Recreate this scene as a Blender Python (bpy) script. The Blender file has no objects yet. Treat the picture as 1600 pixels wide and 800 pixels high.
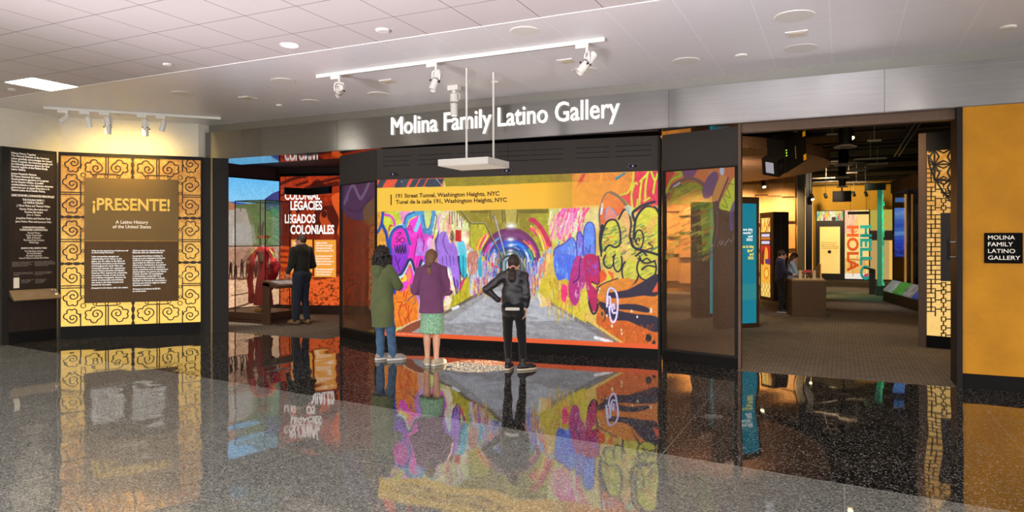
import bpy, bmesh, math, random
import numpy as np
from mathutils import Vector, Matrix, Euler

C = bpy.context.scene.collection
scene = bpy.context.scene
R = math.radians
PI = math.pi

# ------------------------------------------------------------------ camera
YAW, FPX, EYE, CX, HZ = R(25.3), 1088.0, 1.68, 800.0, 378.0
cam = bpy.data.cameras.new('camera')
cam.sensor_width = 36.0
cam.lens = FPX / 1600 * 36
cam.shift_y = (HZ - 400) / 1600
cam.clip_start, cam.clip_end = 0.05, 200
cam_ob = bpy.data.objects.new('camera', cam)
C.objects.link(cam_ob)
cam_ob.location = (0, 0, EYE)
cam_ob.rotation_euler = (PI / 2, 0, YAW)
scene.camera = cam_ob

# ------------------------------------------------------------------ colour management, world
scene.view_settings.view_transform = 'Standard'
scene.view_settings.look = 'None'
scene.view_settings.gamma = 1.0
scene.view_settings.exposure = 0.0
scene.view_settings.use_curve_mapping = False
cy = scene.cycles
cy.use_denoising = True
cy.max_bounces = 8
cy.diffuse_bounces = 3
cy.glossy_bounces = 4
cy.transmission_bounces = 6
cy.transparent_max_bounces = 8
cy.caustics_reflective = True
cy.caustics_refractive = False
cy.sample_clamp_indirect = 4.0
cy.blur_glossy = 0.2
world = bpy.data.worlds.new('world')
scene.world = world
world.use_nodes = True
wbg = world.node_tree.nodes['Background']
wbg.inputs['Color'].default_value = (0.90, 0.86, 0.86, 1)
WORLD = 2.7
wbg.inputs['Strength'].default_value = WORLD

# added fills behind the viewer, aimed up to brighten the ceiling
_l = bpy.data.lights.new('ceiling_fill', 'AREA'); _l.shape = 'RECTANGLE'; _l.size, _l.size_y = 9.0, 3.0; _l.energy = 1080; _l.spread = R(66); _l.color = (1.0, 0.93, 0.93)
_o = bpy.data.objects.new('ceiling_fill', _l); C.objects.link(_o); _o.location = (-2.5, -3.9, 0.3)
_o.rotation_euler = Vector((-0.04, 0.70, 0.72)).to_track_quat('-Z', 'Y').to_euler()
_l2 = bpy.data.lights.new('ceiling_fill', 'AREA'); _l2.shape = 'RECTANGLE'; _l2.size, _l2.size_y = 8.0, 1.6; _l2.energy = 100; _l2.color = (0.98, 0.90, 1.0); _l2.spread = R(22)
_o2 = bpy.data.objects.new('ceiling_fill', _l2); C.objects.link(_o2); _o2.location = (-3.2, -2.6, 0.3)
_o2.rotation_euler = Vector((-0.02, 0.918, 0.396)).to_track_quat('-Z', 'Y').to_euler()
# strengths of the lamps
PANEL_E = 24.0          # ceiling light panels of the concourse
TRACK_W = 32.0         # white spots on the left track
GALLERY_W = 2.6        # scale of the warm spots inside the gallery

# ------------------------------------------------------------------ where things stand
def ray(px, py):
    a, b = (px - CX) / FPX, (HZ - py) / FPX
    return Vector((-math.sin(YAW) + a * math.cos(YAW), math.cos(YAW) + a * math.sin(YAW), b))

def on_z(px, py, z=0.0):
    d = ray(px, py)
    t = (z - EYE) / d.z
    return Vector((d.x * t, d.y * t, z))

def on_y(px, py, Y):
    d = ray(px, py)
    t = Y / d.y
    return Vector((d.x * t, Y, EYE + d.z * t))

def on_wall(px, py, P0, P1):
    """distance along the wall P0-P1 and height of the sight line's point on it"""
    d = ray(px, py)
    ux, uy = P1[0] - P0[0], P1[1] - P0[1]
    L = math.hypot(ux, uy)
    ux, uy = ux / L, uy / L
    nx, ny = -uy, ux
    t = (P0[0] * nx + P0[1] * ny) / (d.x * nx + d.y * ny)
    x, y = d.x * t, d.y * t
    return (x - P0[0]) * ux + (y - P0[1]) * uy, EYE + d.z * t

# ------------------------------------------------------------------ objects and tags
def srgb(c):
    if isinstance(c, str):
        c = c.lstrip('#')
        c = [int(c[i:i + 2], 16) for i in (0, 2, 4)]
    return [((v / 255) / 12.92 if v / 255 <= 0.04045 else ((v / 255 + 0.055) / 1.055) ** 2.4) for v in c]

def tag(o, label=None, cat=None, group=None, kind=None):
    if label: o['label'] = label
    if cat: o['category'] = cat
    if group: o['group'] = group
    if kind: o['kind'] = kind
    return o

def root(name, loc, rz=0.0, label=None, cat=None, group=None):
    o = bpy.data.objects.new(name, None)
    o.empty_display_size = 0.1
    C.objects.link(o)
    o.location = loc
    o.rotation_euler = (0, 0, rz)
    return tag(o, label, cat, group)

def wall_root(name, P0, P1, label=None, cat=None, group=None, z=0.0):
    """origin at P0, +x runs to P1, -y faces the viewer"""
    return root(name, (P0[0], P0[1], z), math.atan2(P1[1] - P0[1], P1[0] - P0[0]), label, cat, group)

def copy_tree(o, parent=None):
    c = o.copy()
    C.objects.link(c)
    if parent is not None: c.parent = parent
    for ch in list(o.children):
        copy_tree(ch, c)
    return c

def link_mesh(name, me, mat, parent=None, smooth=False):
    o = bpy.data.objects.new(name, me)
    C.objects.link(o)
    if mat is not None:
        me.materials.append(mat)
    if parent is not None: o.parent = parent
    if smooth:
        me.polygons.foreach_set('use_smooth', [True] * len(me.polygons))
    return o

class MB:
    def __init__(s): s.v, s.f = [], []
    def add(s, vs, fs):
        n = len(s.v)
        s.v += [tuple(v) for v in vs]
        s.f += [tuple(i + n for i in f) for f in fs]
        return s
    def box(s, x0, x1, y0, y1, z0, z1):
        v = [(x, y, z) for z in (z0, z1) for y in (y0, y1) for x in (x0, x1)]
        return s.add(v, [(0, 2, 3, 1), (4, 5, 7, 6), (0, 1, 5, 4), (2, 6, 7, 3), (0, 4, 6, 2), (1, 3, 7, 5)])
    def obox(s, M, sx, sy, sz):
        b = MB().box(-sx / 2, sx / 2, -sy / 2, sy / 2, -sz / 2, sz / 2)
        return s.add([M @ Vector(v) for v in b.v], b.f)
    def quad(s, a, b, c, d): return s.add([a, b, c, d], [(0, 1, 2, 3)])
    def prism(s, pts, z0, z1):
        """polygon in plan (x, y), counter-clockwise, raised from z0 to z1"""
        n = len(pts)
        v = [(p[0], p[1], z0) for p in pts] + [(p[0], p[1], z1) for p in pts]
        f = [tuple(reversed(range(n))), tuple(range(n, 2 * n))]
        f += [(i, (i + 1) % n, n + (i + 1) % n, n + i) for i in range(n)]
        return s.add(v, f)
    def plate(s, pts, y0, y1):
        """polygon standing in x-z, thick from y0 (front) to y1"""
        n = len(pts)
        v = [(p[0], y0, p[1]) for p in pts] + [(p[0], y1, p[1]) for p in pts]
        f = [tuple(range(n)), tuple(reversed(range(n, 2 * n)))]
        f += [((i + 1) % n, i, n + i, n + (i + 1) % n) for i in range(n)]
        return s.add(v, f)
    def tube(s, pts, r, n=8, r1=None):
        pts = [Vector(p) for p in pts]
        k = len(pts)
        rings, up = [], None
        for i, p in enumerate(pts):
            t = (pts[min(i + 1, k - 1)] - pts[max(i - 1, 0)]).normalized()
            if up is None:
                up = Vector((0, 0, 1)) if abs(t.z) < 0.9 else Vector((1, 0, 0))
            a = t.cross(up)
            if a.length < 1e-5: a = t.orthogonal()
            a.normalize()
            b = a.cross(t).normalized()
            up = b
            rr = r if r1 is None else r + (r1 - r) * i / (k - 1)
            rings.append([p + (a * math.cos(2 * PI * j / n) + b * math.sin(2 * PI * j / n)) * rr for j in range(n)])
        v = [q for g in rings for q in g]
        f = [(i * n + j, i * n + (j + 1) % n, (i + 1) * n + (j + 1) % n, (i + 1) * n + j) for i in range(k - 1) for j in range(n)]
        f += [tuple(reversed(range(n))), tuple((k - 1) * n + j for j in range(n))]
        return s.add(v, f)
    def lathe(s, prof, M=None, n=24):
        """profile of (radius, height) about z, closed at both ends"""
        M = M or Matrix()
        v, f = [], []
        for r, z in prof:
            v += [M @ Vector((r * math.cos(2 * PI * j / n), r * math.sin(2 * PI * j / n), z)) for j in range(n)]
        for i in range(len(prof) - 1):
            f += [(i * n + j, i * n + (j + 1) % n, (i + 1) * n + (j + 1) % n, (i + 1) * n + j) for j in range(n)]
        f += [tuple(reversed(range(n))), tuple((len(prof) - 1) * n + j for j in range(n))]
        return s.add(v, f)
    def ribbon(s, pts, w, y0, y1):
        """flat bar of width w following a line drawn in x-z"""
        k = len(pts)
        L, Rr = [], []
        for i in range(k):
            a, b = pts[max(i - 1, 0)], pts[min(i + 1, k - 1)]
            tx, tz = b[0] - a[0], b[1] - a[1]
            l = math.hypot(tx, tz) or 1
            nx, nz = -tz / l * w / 2, tx / l * w / 2
            L.append((pts[i][0] + nx, pts[i][1] + nz)); Rr.append((pts[i][0] - nx, pts[i][1] - nz))
        v = []
        for l, r in zip(L, Rr):
            v += [(l[0], y0, l[1]), (r[0], y0, r[1]), (r[0], y1, r[1]), (l[0], y1, l[1])]
        f = []
        for i in range(k - 1):
            a, b = 4 * i, 4 * i + 4
            for j in range(4):
                f.append((a + j, b + j, b + (j + 1) % 4, a + (j + 1) % 4))
        f += [(3, 2, 1, 0), (4 * k - 4, 4 * k - 3, 4 * k - 2, 4 * k - 1)]
        return s.add(v, f)
    def build(s, name, mat, parent=None, smooth=False, bevel=0, loc=None, fix=True):
        me = bpy.data.meshes.new(name)
        me.from_pydata(s.v, [], s.f)
        if fix:
            bm = bmesh.new(); bm.from_mesh(me)
            bmesh.ops.recalc_face_normals(bm, faces=bm.faces)
            bm.to_mesh(me); bm.free()
        me.update()
        o = link_mesh(name, me, mat, parent, smooth)
        if loc is not None: o.location = loc
        if bevel:
            m = o.modifiers.new('bevel', 'BEVEL'); m.width = bevel; m.segments = 2; m.limit_method = 'ANGLE'
        return o

def origin_to(o, p):
    """move a mesh's own origin to p without moving the mesh"""
    o.data.transform(Matrix.Translation(-Vector(p)))
    o.location = Vector(o.location) + Vector(p)
    return o

def frame_from(p, d, up=(0, 0, 1)):
    """matrix whose z axis points along d"""
    d = Vector(d).normalized()
    q = d.to_track_quat('Z', 'Y')
    return Matrix.Translation(Vector(p)) @ q.to_matrix().to_4x4()

# ------------------------------------------------------------------ lettering
def text_mesh(body, bold=0.0, align='LEFT', space=1.0, line=1.0):
    cu = bpy.data.curves.new('lettering', 'FONT')
    cu.body = body
    cu.align_x = align
    cu.size = 1.0
    thick = bold if 'M' in body else 0.0        # this face's M cannot be offset: thicken it by shifted copies
    cu.offset = 0.0 if thick else bold
    cu.space_character = space
    cu.space_line = line
    cu.resolution_u = 3
    ob = bpy.data.objects.new('lettering', cu)
    C.objects.link(ob)
    dg = bpy.context.evaluated_depsgraph_get()
    dg.update()
    me = bpy.data.meshes.new_from_object(ob.evaluated_get(dg))
    bpy.data.objects.remove(ob)
    bpy.data.curves.remove(cu)
    if thick:
        bm = bmesh.new()
        for i, (dx, dy) in enumerate(((0, 0), (-1, 0), (1, 0), (0, -1), (0, 1))):
            t = me.copy(); t.transform(Matrix.Translation((dx * thick, dy * thick, i * 0.0002))); bm.from_mesh(t); bpy.data.meshes.remove(t)
        bm.to_mesh(me); bm.free(); me.update()
    return me

def text(name, body, parent, mat, x0, x1, z0, z1, y, bold=0.0, align='LEFT', depth=0.0, space=1.0, line=1.0, flip=False, taper=None):
    """lettering fitted into the box x0..x1, z0..z1 of the parent's x-z plane; x1 None keeps the letters' own proportions"""
    me = text_mesh(body, bold, align, space, line)
    n = len(me.vertices)
    co = np.empty(n * 3); me.vertices.foreach_get('co', co); co = co.reshape(n, 3)
    a, b = co.min(0), co.max(0)
    sz = (z1 - z0) / (b[1] - a[1])
    if x1 is None:
        sx = sz
        xo = {'LEFT': x0 - a[0] * sx, 'CENTER': x0 - (a[0] + b[0]) / 2 * sx, 'RIGHT': x0 - b[0] * sx}[align]
    else:
        sx = (x1 - x0) / (b[0] - a[0]); xo = x0 - a[0] * sx
    new = np.empty_like(co)
    new[:, 0] = co[:, 0] * sx + xo
    new[:, 1] = y - co[:, 2]
    new[:, 2] = (co[:, 1] - a[1]) * sz + z0
    if flip: new[:, 0] = x0 + (x1 if x1 is not None else x0) - new[:, 0]
    me.vertices.foreach_set('co', new.ravel())
    me.materials.clear()
    me.update()
    o = link_mesh(name, me, mat, parent)
    if depth:
        m = o.modifiers.new('solid', 'SOLIDIFY'); m.thickness = depth; m.offset = 1.0
    return o

# ------------------------------------------------------------------ materials
MATS = {}
def principled(name):
    m = bpy.data.materials.new(name); m.use_nodes = True
    return m, m.node_tree, m.node_tree.nodes['Principled BSDF']

def node(nt, t, **kw):
    n = nt.nodes.new(t)
    for k, v in kw.items():
        setattr(n, k, v)
    return n

def noise_node(nt, scale, detail=3, rough=0.55, coord='Object', stretch=None):
    tc = node(nt, 'ShaderNodeTexCoord')
    src = tc.outputs[coord]
    if stretch:
        mp = node(nt, 'ShaderNodeMapping'); mp.inputs['Scale'].default_value = stretch
        nt.links.new(src, mp.inputs['Vector']); src = mp.outputs['Vector']
    n = node(nt, 'ShaderNodeTexNoise')
    n.inputs['Scale'].default_value = scale; n.inputs['Detail'].default_value = detail; n.inputs['Roughness'].default_value = rough
    nt.links.new(src, n.inputs['Vector'])
    return n

def mat(name, col, rough=0.5, metal=0.0, var=0.0, vscale=8.0, bump=0.0, bscale=60.0, emit=0.0, spec=0.5, stretch=None, coat=0.0, sheen=0.0, col2=None):
    """solid colour with procedural variation and grain"""
    if name in MATS: return MATS[name]
    m, nt, p = principled(name)
    c = srgb(col) if not isinstance(col, tuple) or max(col) > 1 else list(col)
    p.inputs['Roughness'].default_value = rough
    p.inputs['Metallic'].default_value = metal
    p.inputs['Specular IOR Level'].default_value = spec
    p.inputs['Coat Weight'].default_value = coat
    p.inputs['Sheen Weight'].default_value = sheen
    c2 = srgb(col2) if col2 is not None else [x * (1 - var) for x in c]
    if var or col2 is not None:
        n = noise_node(nt, vscale, 4, 0.6, stretch=stretch)
        r = node(nt, 'ShaderNodeMapRange'); r.inputs['From Min'].default_value = 0.3; r.inputs['From Max'].default_value = 0.7
        mx = node(nt, 'ShaderNodeMix', data_type='RGBA')
        nt.links.new(n.outputs['Fac'], r.inputs['Value'])
        nt.links.new(r.outputs['Result'], mx.inputs['Factor'])
        mx.inputs['A'].default_value = (*c2, 1); mx.inputs['B'].default_value = (*[min(1, x * (1 + (var if col2 is None else 0))) for x in c], 1)
        nt.links.new(mx.outputs['Result'], p.inputs['Base Color'])
        if emit: nt.links.new(mx.outputs['Result'], p.inputs['Emission Color'])
    else:
        p.inputs['Base Color'].default_value = (*c, 1)
        if emit: p.inputs['Emission Color'].default_value = (*c, 1)
    p.inputs['Emission Strength'].default_value = emit
    if bump:
        n = noise_node(nt, bscale, 3, stretch=stretch)
        b = node(nt, 'ShaderNodeBump'); b.inputs['Strength'].default_value = bump; b.inputs['Distance'].default_value = 0.01
        nt.links.new(n.outputs['Fac'], b.inputs['Height'])
        nt.links.new(b.outputs['Normal'], p.inputs['Normal'])
    MATS[name] = m
    return m

def glow(name, col, strength=1.0):
    """something that gives off light"""
    if name in MATS: return MATS[name]
    m, nt, p = principled(name)
    c = srgb(col)
    p.inputs['Base Color'].default_value = (0.02, 0.02, 0.02, 1)
    p.inputs['Roughness'].default_value = 0.4
    p.inputs['Emission Color'].default_value = (*c, 1)
    p.inputs['Emission Strength'].default_value = strength
    MATS[name] = m
    return m

def screen_mat(name, strength=1.0, gloss=0.25):
    """lit picture surface: its picture lives in the mesh's own colours"""
    m, nt, p = principled(name)
    a = node(nt, 'ShaderNodeVertexColor', layer_name='picture')
    p.inputs['Base Color'].default_value = (0.01, 0.01, 0.01, 1)
    p.inputs['Roughness'].default_value = gloss
    p.inputs['Specular IOR Level'].default_value = 0.2
    nt.links.new(a.outputs['Color'], p.inputs['Emission Color'])
    p.inputs['Emission Strength'].default_value = strength
    return m

def printed_mat(name, rough=0.5):
    """printed picture lit by the room"""
    m, nt, p = principled(name)
    a = node(nt, 'ShaderNodeVertexColor', layer_name='picture')
    p.inputs['Roughness'].default_value = rough
    nt.links.new(a.outputs['Color'], p.inputs['Base Color'])
    return m

def film_mat(name, emit=0.25):
    """translucent printed film on glass"""
    m, nt, p = principled(name)
    a = node(nt, 'ShaderNodeVertexColor', layer_name='picture')
    nt.links.new(a.outputs['Color'], p.inputs['Base Color'])
    nt.links.new(a.outputs['Alpha'], p.inputs['Alpha'])
    p.inputs['Roughness'].default_value = 0.4
    return m

def glass_mat(name, tint=(0.9, 0.95, 0.93), alpha=0.12, rough=0.03):
    m = bpy.data.materials.new(name); m.use_nodes = True
    nt = m.node_tree; nt.nodes.clear()
    out = node(nt, 'ShaderNodeOutputMaterial')
    tr = node(nt, 'ShaderNodeBsdfTransparent'); tr.inputs['Color'].default_value = (*tint, 1)
    gl = node(nt, 'ShaderNodeBsdfGlossy'); gl.inputs['Roughness'].default_value = rough; gl.inputs['Color'].default_value = (0.9, 0.9, 0.9, 1)
    lw = node(nt, 'ShaderNodeLayerWeight')
    pw = node(nt, 'ShaderNodeMath', operation='POWER'); pw.inputs[1].default_value = 4.0
    ad = node(nt, 'ShaderNodeMath', operation='ADD', use_clamp=True); ad.inputs[1].default_value = alpha
    mx = node(nt, 'ShaderNodeMixShader')
    nt.links.new(lw.outputs['Facing'], pw.inputs[0]); nt.links.new(pw.outputs[0], ad.inputs[0]); nt.links.new(ad.outputs[0], mx.inputs['Fac'])
    nt.links.new(tr.outputs[0], mx.inputs[1]); nt.links.new(gl.outputs[0], mx.inputs[2])
    nt.links.new(mx.outputs[0], out.inputs['Surface'])
    return m

def lamp(kind, name, loc, power, col=(1, 1, 1), target=None, size=0.1, angle=60, blend=0.6, parent=None):
    l = bpy.data.lights.new(name, kind)
    l.energy = power
    l.color = col
    if kind == 'SPOT':
        l.spot_size = R(angle); l.spot_blend = blend; l.shadow_soft_size = size
    elif kind == 'AREA':
        l.shape = 'SQUARE'; l.size = size
    else:
        l.shadow_soft_size = size
    o = bpy.data.objects.new(name, l)
    C.objects.link(o)
    o.location = loc
    if target is not None:
        d = Vector(target) - Vector(loc)
        o.rotation_euler = d.to_track_quat('-Z', 'Y').to_euler()
    if parent is not None: o.parent = parent
    return o

# ------------------------------------------------------------------ pictures for the lit screens and murals
rng = np.random.default_rng(7)
def smooth_line(pts, n=8, closed=False):
    P = [np.array(p, float) for p in pts]
    if len(P) < 3: return P
    out = []
    m = len(P)
    for i in range(m if closed else m - 1):
        p0 = P[(i - 1) % m] if closed or i > 0 else P[0]
        p1, p2 = P[i], P[(i + 1) % m]
        p3 = P[(i + 2) % m] if closed or i + 2 < m else P[-1]
        for k in range(n):
            t = k / n
            out.append(0.5 * ((2 * p1) + (-p0 + p2) * t + (2 * p0 - 5 * p1 + 4 * p2 - p3) * t * t + (-p0 + 3 * p1 - 3 * p2 + p3) * t ** 3))
    if not closed: out.append(P[-1])
    return out

def fnoise(h, w, cell, octaves=3):
    tot = np.zeros((h, w)); amp = 1.0; s = 0
    for o in range(octaves):
        c = max(1.5, cell / 2 ** o)
        gh, gw = int(h / c) + 3, int(w / c) + 3
        g = rng.random((gh, gw))
        yy, xx = np.arange(h) / c, np.arange(w) / c
        yi, xi = yy.astype(int), xx.astype(int)
        fy, fx = (yy - yi)[:, None], (xx - xi)[None, :]
        fy, fx = fy * fy * (3 - 2 * fy), fx * fx * (3 - 2 * fx)
        a = g[np.ix_(yi, xi)]; b = g[np.ix_(yi, xi + 1)]; c_ = g[np.ix_(yi + 1, xi)]; d = g[np.ix_(yi + 1, xi + 1)]
        tot += amp * ((a * (1 - fx) + b * fx) * (1 - fy) + (c_ * (1 - fx) + d * fx) * fy)
        s += amp; amp *= 0.55
    return tot / s

class Canvas:
    """a small painter; to_uv turns a point of the drawing into 0..1 across and down the panel"""
    def __init__(s, w, h, to_uv, base=(0, 0, 0), alpha=None):
        s.ss = 2
        s.w, s.h = w, h
        s.W, s.H = w * 2, h * 2
        s.a = np.empty((s.H, s.W, 3)); s.a[:] = base
        s.al = None if alpha is None else np.full((s.H, s.W), float(alpha))
        s.to_uv = to_uv
        u0 = np.array(to_uv(0, 0)); u1 = np.array(to_uv(1, 0))
        s.T = (0, 0, 1.0)
    def at(s, x0, y0, k): s.T = (x0, y0, k); return s
    def px(s, pts):
        x0, y0, k = s.T
        out = []
        for p in pts:
            u, v = s.to_uv(x0 + p[0] / k, y0 + p[1] / k)
            out.append((u * s.W, v * s.H))
        return np.array(out)
    def unit(s):
        x0, y0, k = s.T
        a = s.to_uv(x0, y0); b = s.to_uv(x0 + 1 / k, y0); c = s.to_uv(x0, y0 + 1 / k)
        return 0.5 * (abs(b[0] - a[0]) * s.W + abs(c[1] - a[1]) * s.H)
    def _blend(s, y0, y1, x0, x1, m, col, a):
        m = (m * a)[..., None]
        s.a[y0:y1, x0:x1] = s.a[y0:y1, x0:x1] * (1 - m) + np.array(col, float) * m
        if s.al is not None:
            m = m[..., 0]
            s.al[y0:y1, x0:x1] = s.al[y0:y1, x0:x1] * (1 - m) + m * s.pen
    pen = 1.0
    def poly(s, pts, col, a=1.0, smooth=False, soft=0):
        if smooth: pts = smooth_line(pts, 8, True)
        P = s.px(pts)
        x0, x1 = max(0, int(P[:, 0].min())), min(s.W, int(P[:, 0].max()) + 2)
        y0, y1 = max(0, int(P[:, 1].min())), min(s.H, int(P[:, 1].max()) + 2)
        if x1 <= x0 or y1 <= y0: return s
        Y, X = np.mgrid[y0:y1, x0:x1] + 0.5
        m = np.zeros(X.shape, bool)
        n = len(P)
        for i in range(n):
            ax, ay = P[i]; bx, by = P[(i + 1) % n]
            if ay == by: continue
            cnd = (ay > Y) != (by > Y)
            m ^= cnd & (X < (bx - ax) * (Y - ay) / (by - ay) + ax)
        s._blend(y0, y1, x0, x1, m.astype(float), col, a)
        return s
    def line(s, pts, wd, col, a=1.0, smooth=True, soft=0.7, taper=False):
        if smooth: pts = smooth_line(pts, 8)
        P = s.px(pts)
        r = max(0.6, wd * s.unit() / 2)
        sf = max(1.0, soft * 1.0)
        pad = r + sf + 1
        x0, x1 = max(0, int(P[:, 0].min() - pad)), min(s.W, int(P[:, 0].max() + pad) + 1)
        y0, y1 = max(0, int(P[:, 1].min() - pad)), min(s.H, int(P[:, 1].max() + pad) + 1)
        if x1 <= x0 or y1 <= y0: return s
        D = np.full((y1 - y0, x1 - x0), 1e9)
        for i in range(len(P) - 1):
            ax, ay = P[i]; bx, by = P[i + 1]
            rr = r * (1 - 0.8 * abs(2 * (i / max(1, len(P) - 2)) - 1)) if taper else r
            qx0, qx1 = max(x0, int(min(ax, bx) - pad)), min(x1, int(max(ax, bx) + pad) + 1)
            qy0, qy1 = max(y0, int(min(ay, by) - pad)), min(y1, int(max(ay, by) + pad) + 1)
            if qx1 <= qx0 or qy1 <= qy0: continue
            Y, X = np.mgrid[qy0:qy1, qx0:qx1] + 0.5
            dx, dy = bx - ax, by - ay
            l2 = dx * dx + dy * dy or 1e-9
            t = np.clip(((X - ax) * dx + (Y - ay) * dy) / l2, 0, 1)
            d = np.hypot(X - ax - t * dx, Y - ay - t * dy) + (r - rr)
            sub = D[qy0 - y0:qy1 - y0, qx0 - x0:qx1 - x0]
            np.minimum(sub, d, out=sub)
        s._blend(y0, y1, x0, x1, np.clip((r - D) / sf + 0.5, 0, 1), col, a)
        return s
    def ell(s, cx, cy, rx, ry, col, a=1.0, rot=0.0):
        c, q = math.cos(R(rot)), math.sin(R(rot))
        pts = [(cx + rx * math.cos(t) * c - ry * math.sin(t) * q, cy + rx * math.cos(t) * q + ry * math.sin(t) * c)
               for t in np.linspace(0, 2 * PI, 28, endpoint=False)]
        return s.poly(pts, col, a)
    def grain(s, cell, amt, octaves=3, region=None):
        n = fnoise(s.H, s.W, cell, octaves) - 0.5
        s.a *= (1 + amt * 2 * n)[..., None]
        return s
    def streaks(s, box, cols, n, wd, lo, hi, a=0.9, slant=0.0):
        """n brush strokes inside the box (x0, y0, x1, y1), lengths lo..hi"""
        for i in range(n):
            x = rng.uniform(box[0], box[2]); y = rng.uniform(box[1], box[3])
            L = rng.uniform(lo, hi)
            j = rng.uniform(-0.15, 0.15) * L
            s.line([(x, y), (x + slant * L / 2 + j, y + L / 2), (x + slant * L, y + L)], wd * rng.uniform(0.5, 1.4), cols[rng.integers(len(cols))], a)
        return s
    def result(s):
        a = np.clip(s.a, 0, 255).reshape(s.h, 2, s.w, 2, 3).mean((1, 3)) / 255
        lin = np.where(a <= 0.04045, a / 12.92, ((a + 0.055) / 1.055) ** 2.4)
        al = np.ones((s.h, s.w)) if s.al is None else np.clip(s.al, 0, 1).reshape(s.h, 2, s.w, 2).mean((1, 3))
        return np.dstack([lin, al])

def picture(name, cv, parent, material, x0, x1, z0, z1, y):
    """a flat picture, real size, in the parent's x-z plane facing -y"""
    px = cv.result()
    h, w = px.shape[:2]
    X, Z = np.meshgrid(np.linspace(x0, x1, w), np.linspace(z1, z0, h))
    co = np.stack([X.ravel(), np.full(w * h, y), Z.ravel()], 1).astype(np.float32)
    idx = np.arange(w * h).reshape(h, w)
    q = np.stack([idx[1:, :-1], idx[1:, 1:], idx[:-1, 1:], idx[:-1, :-1]], -1).reshape(-1, 4)
    me = bpy.data.meshes.new(name)
    me.vertices.add(len(co)); me.vertices.foreach_set('co', co.ravel())
    me.loops.add(q.size); me.loops.foreach_set('vertex_index', q.ravel().astype(np.int32))
    me.polygons.add(len(q)); me.polygons.foreach_set('loop_start', np.arange(0, q.size, 4, dtype=np.int32))
    me.update(calc_edges=True)
    at = me.color_attributes.new('picture', 'FLOAT_COLOR', 'POINT')
    at.data.foreach_set('color', px.reshape(-1, 4).astype(np.float32).ravel())
    return link_mesh(name, me, material, parent)
# ================================================================== THE SHELL
CEIL, HEAD0, HEAD1, HY = 3.9, 3.23, 3.75, 9.46

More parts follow.
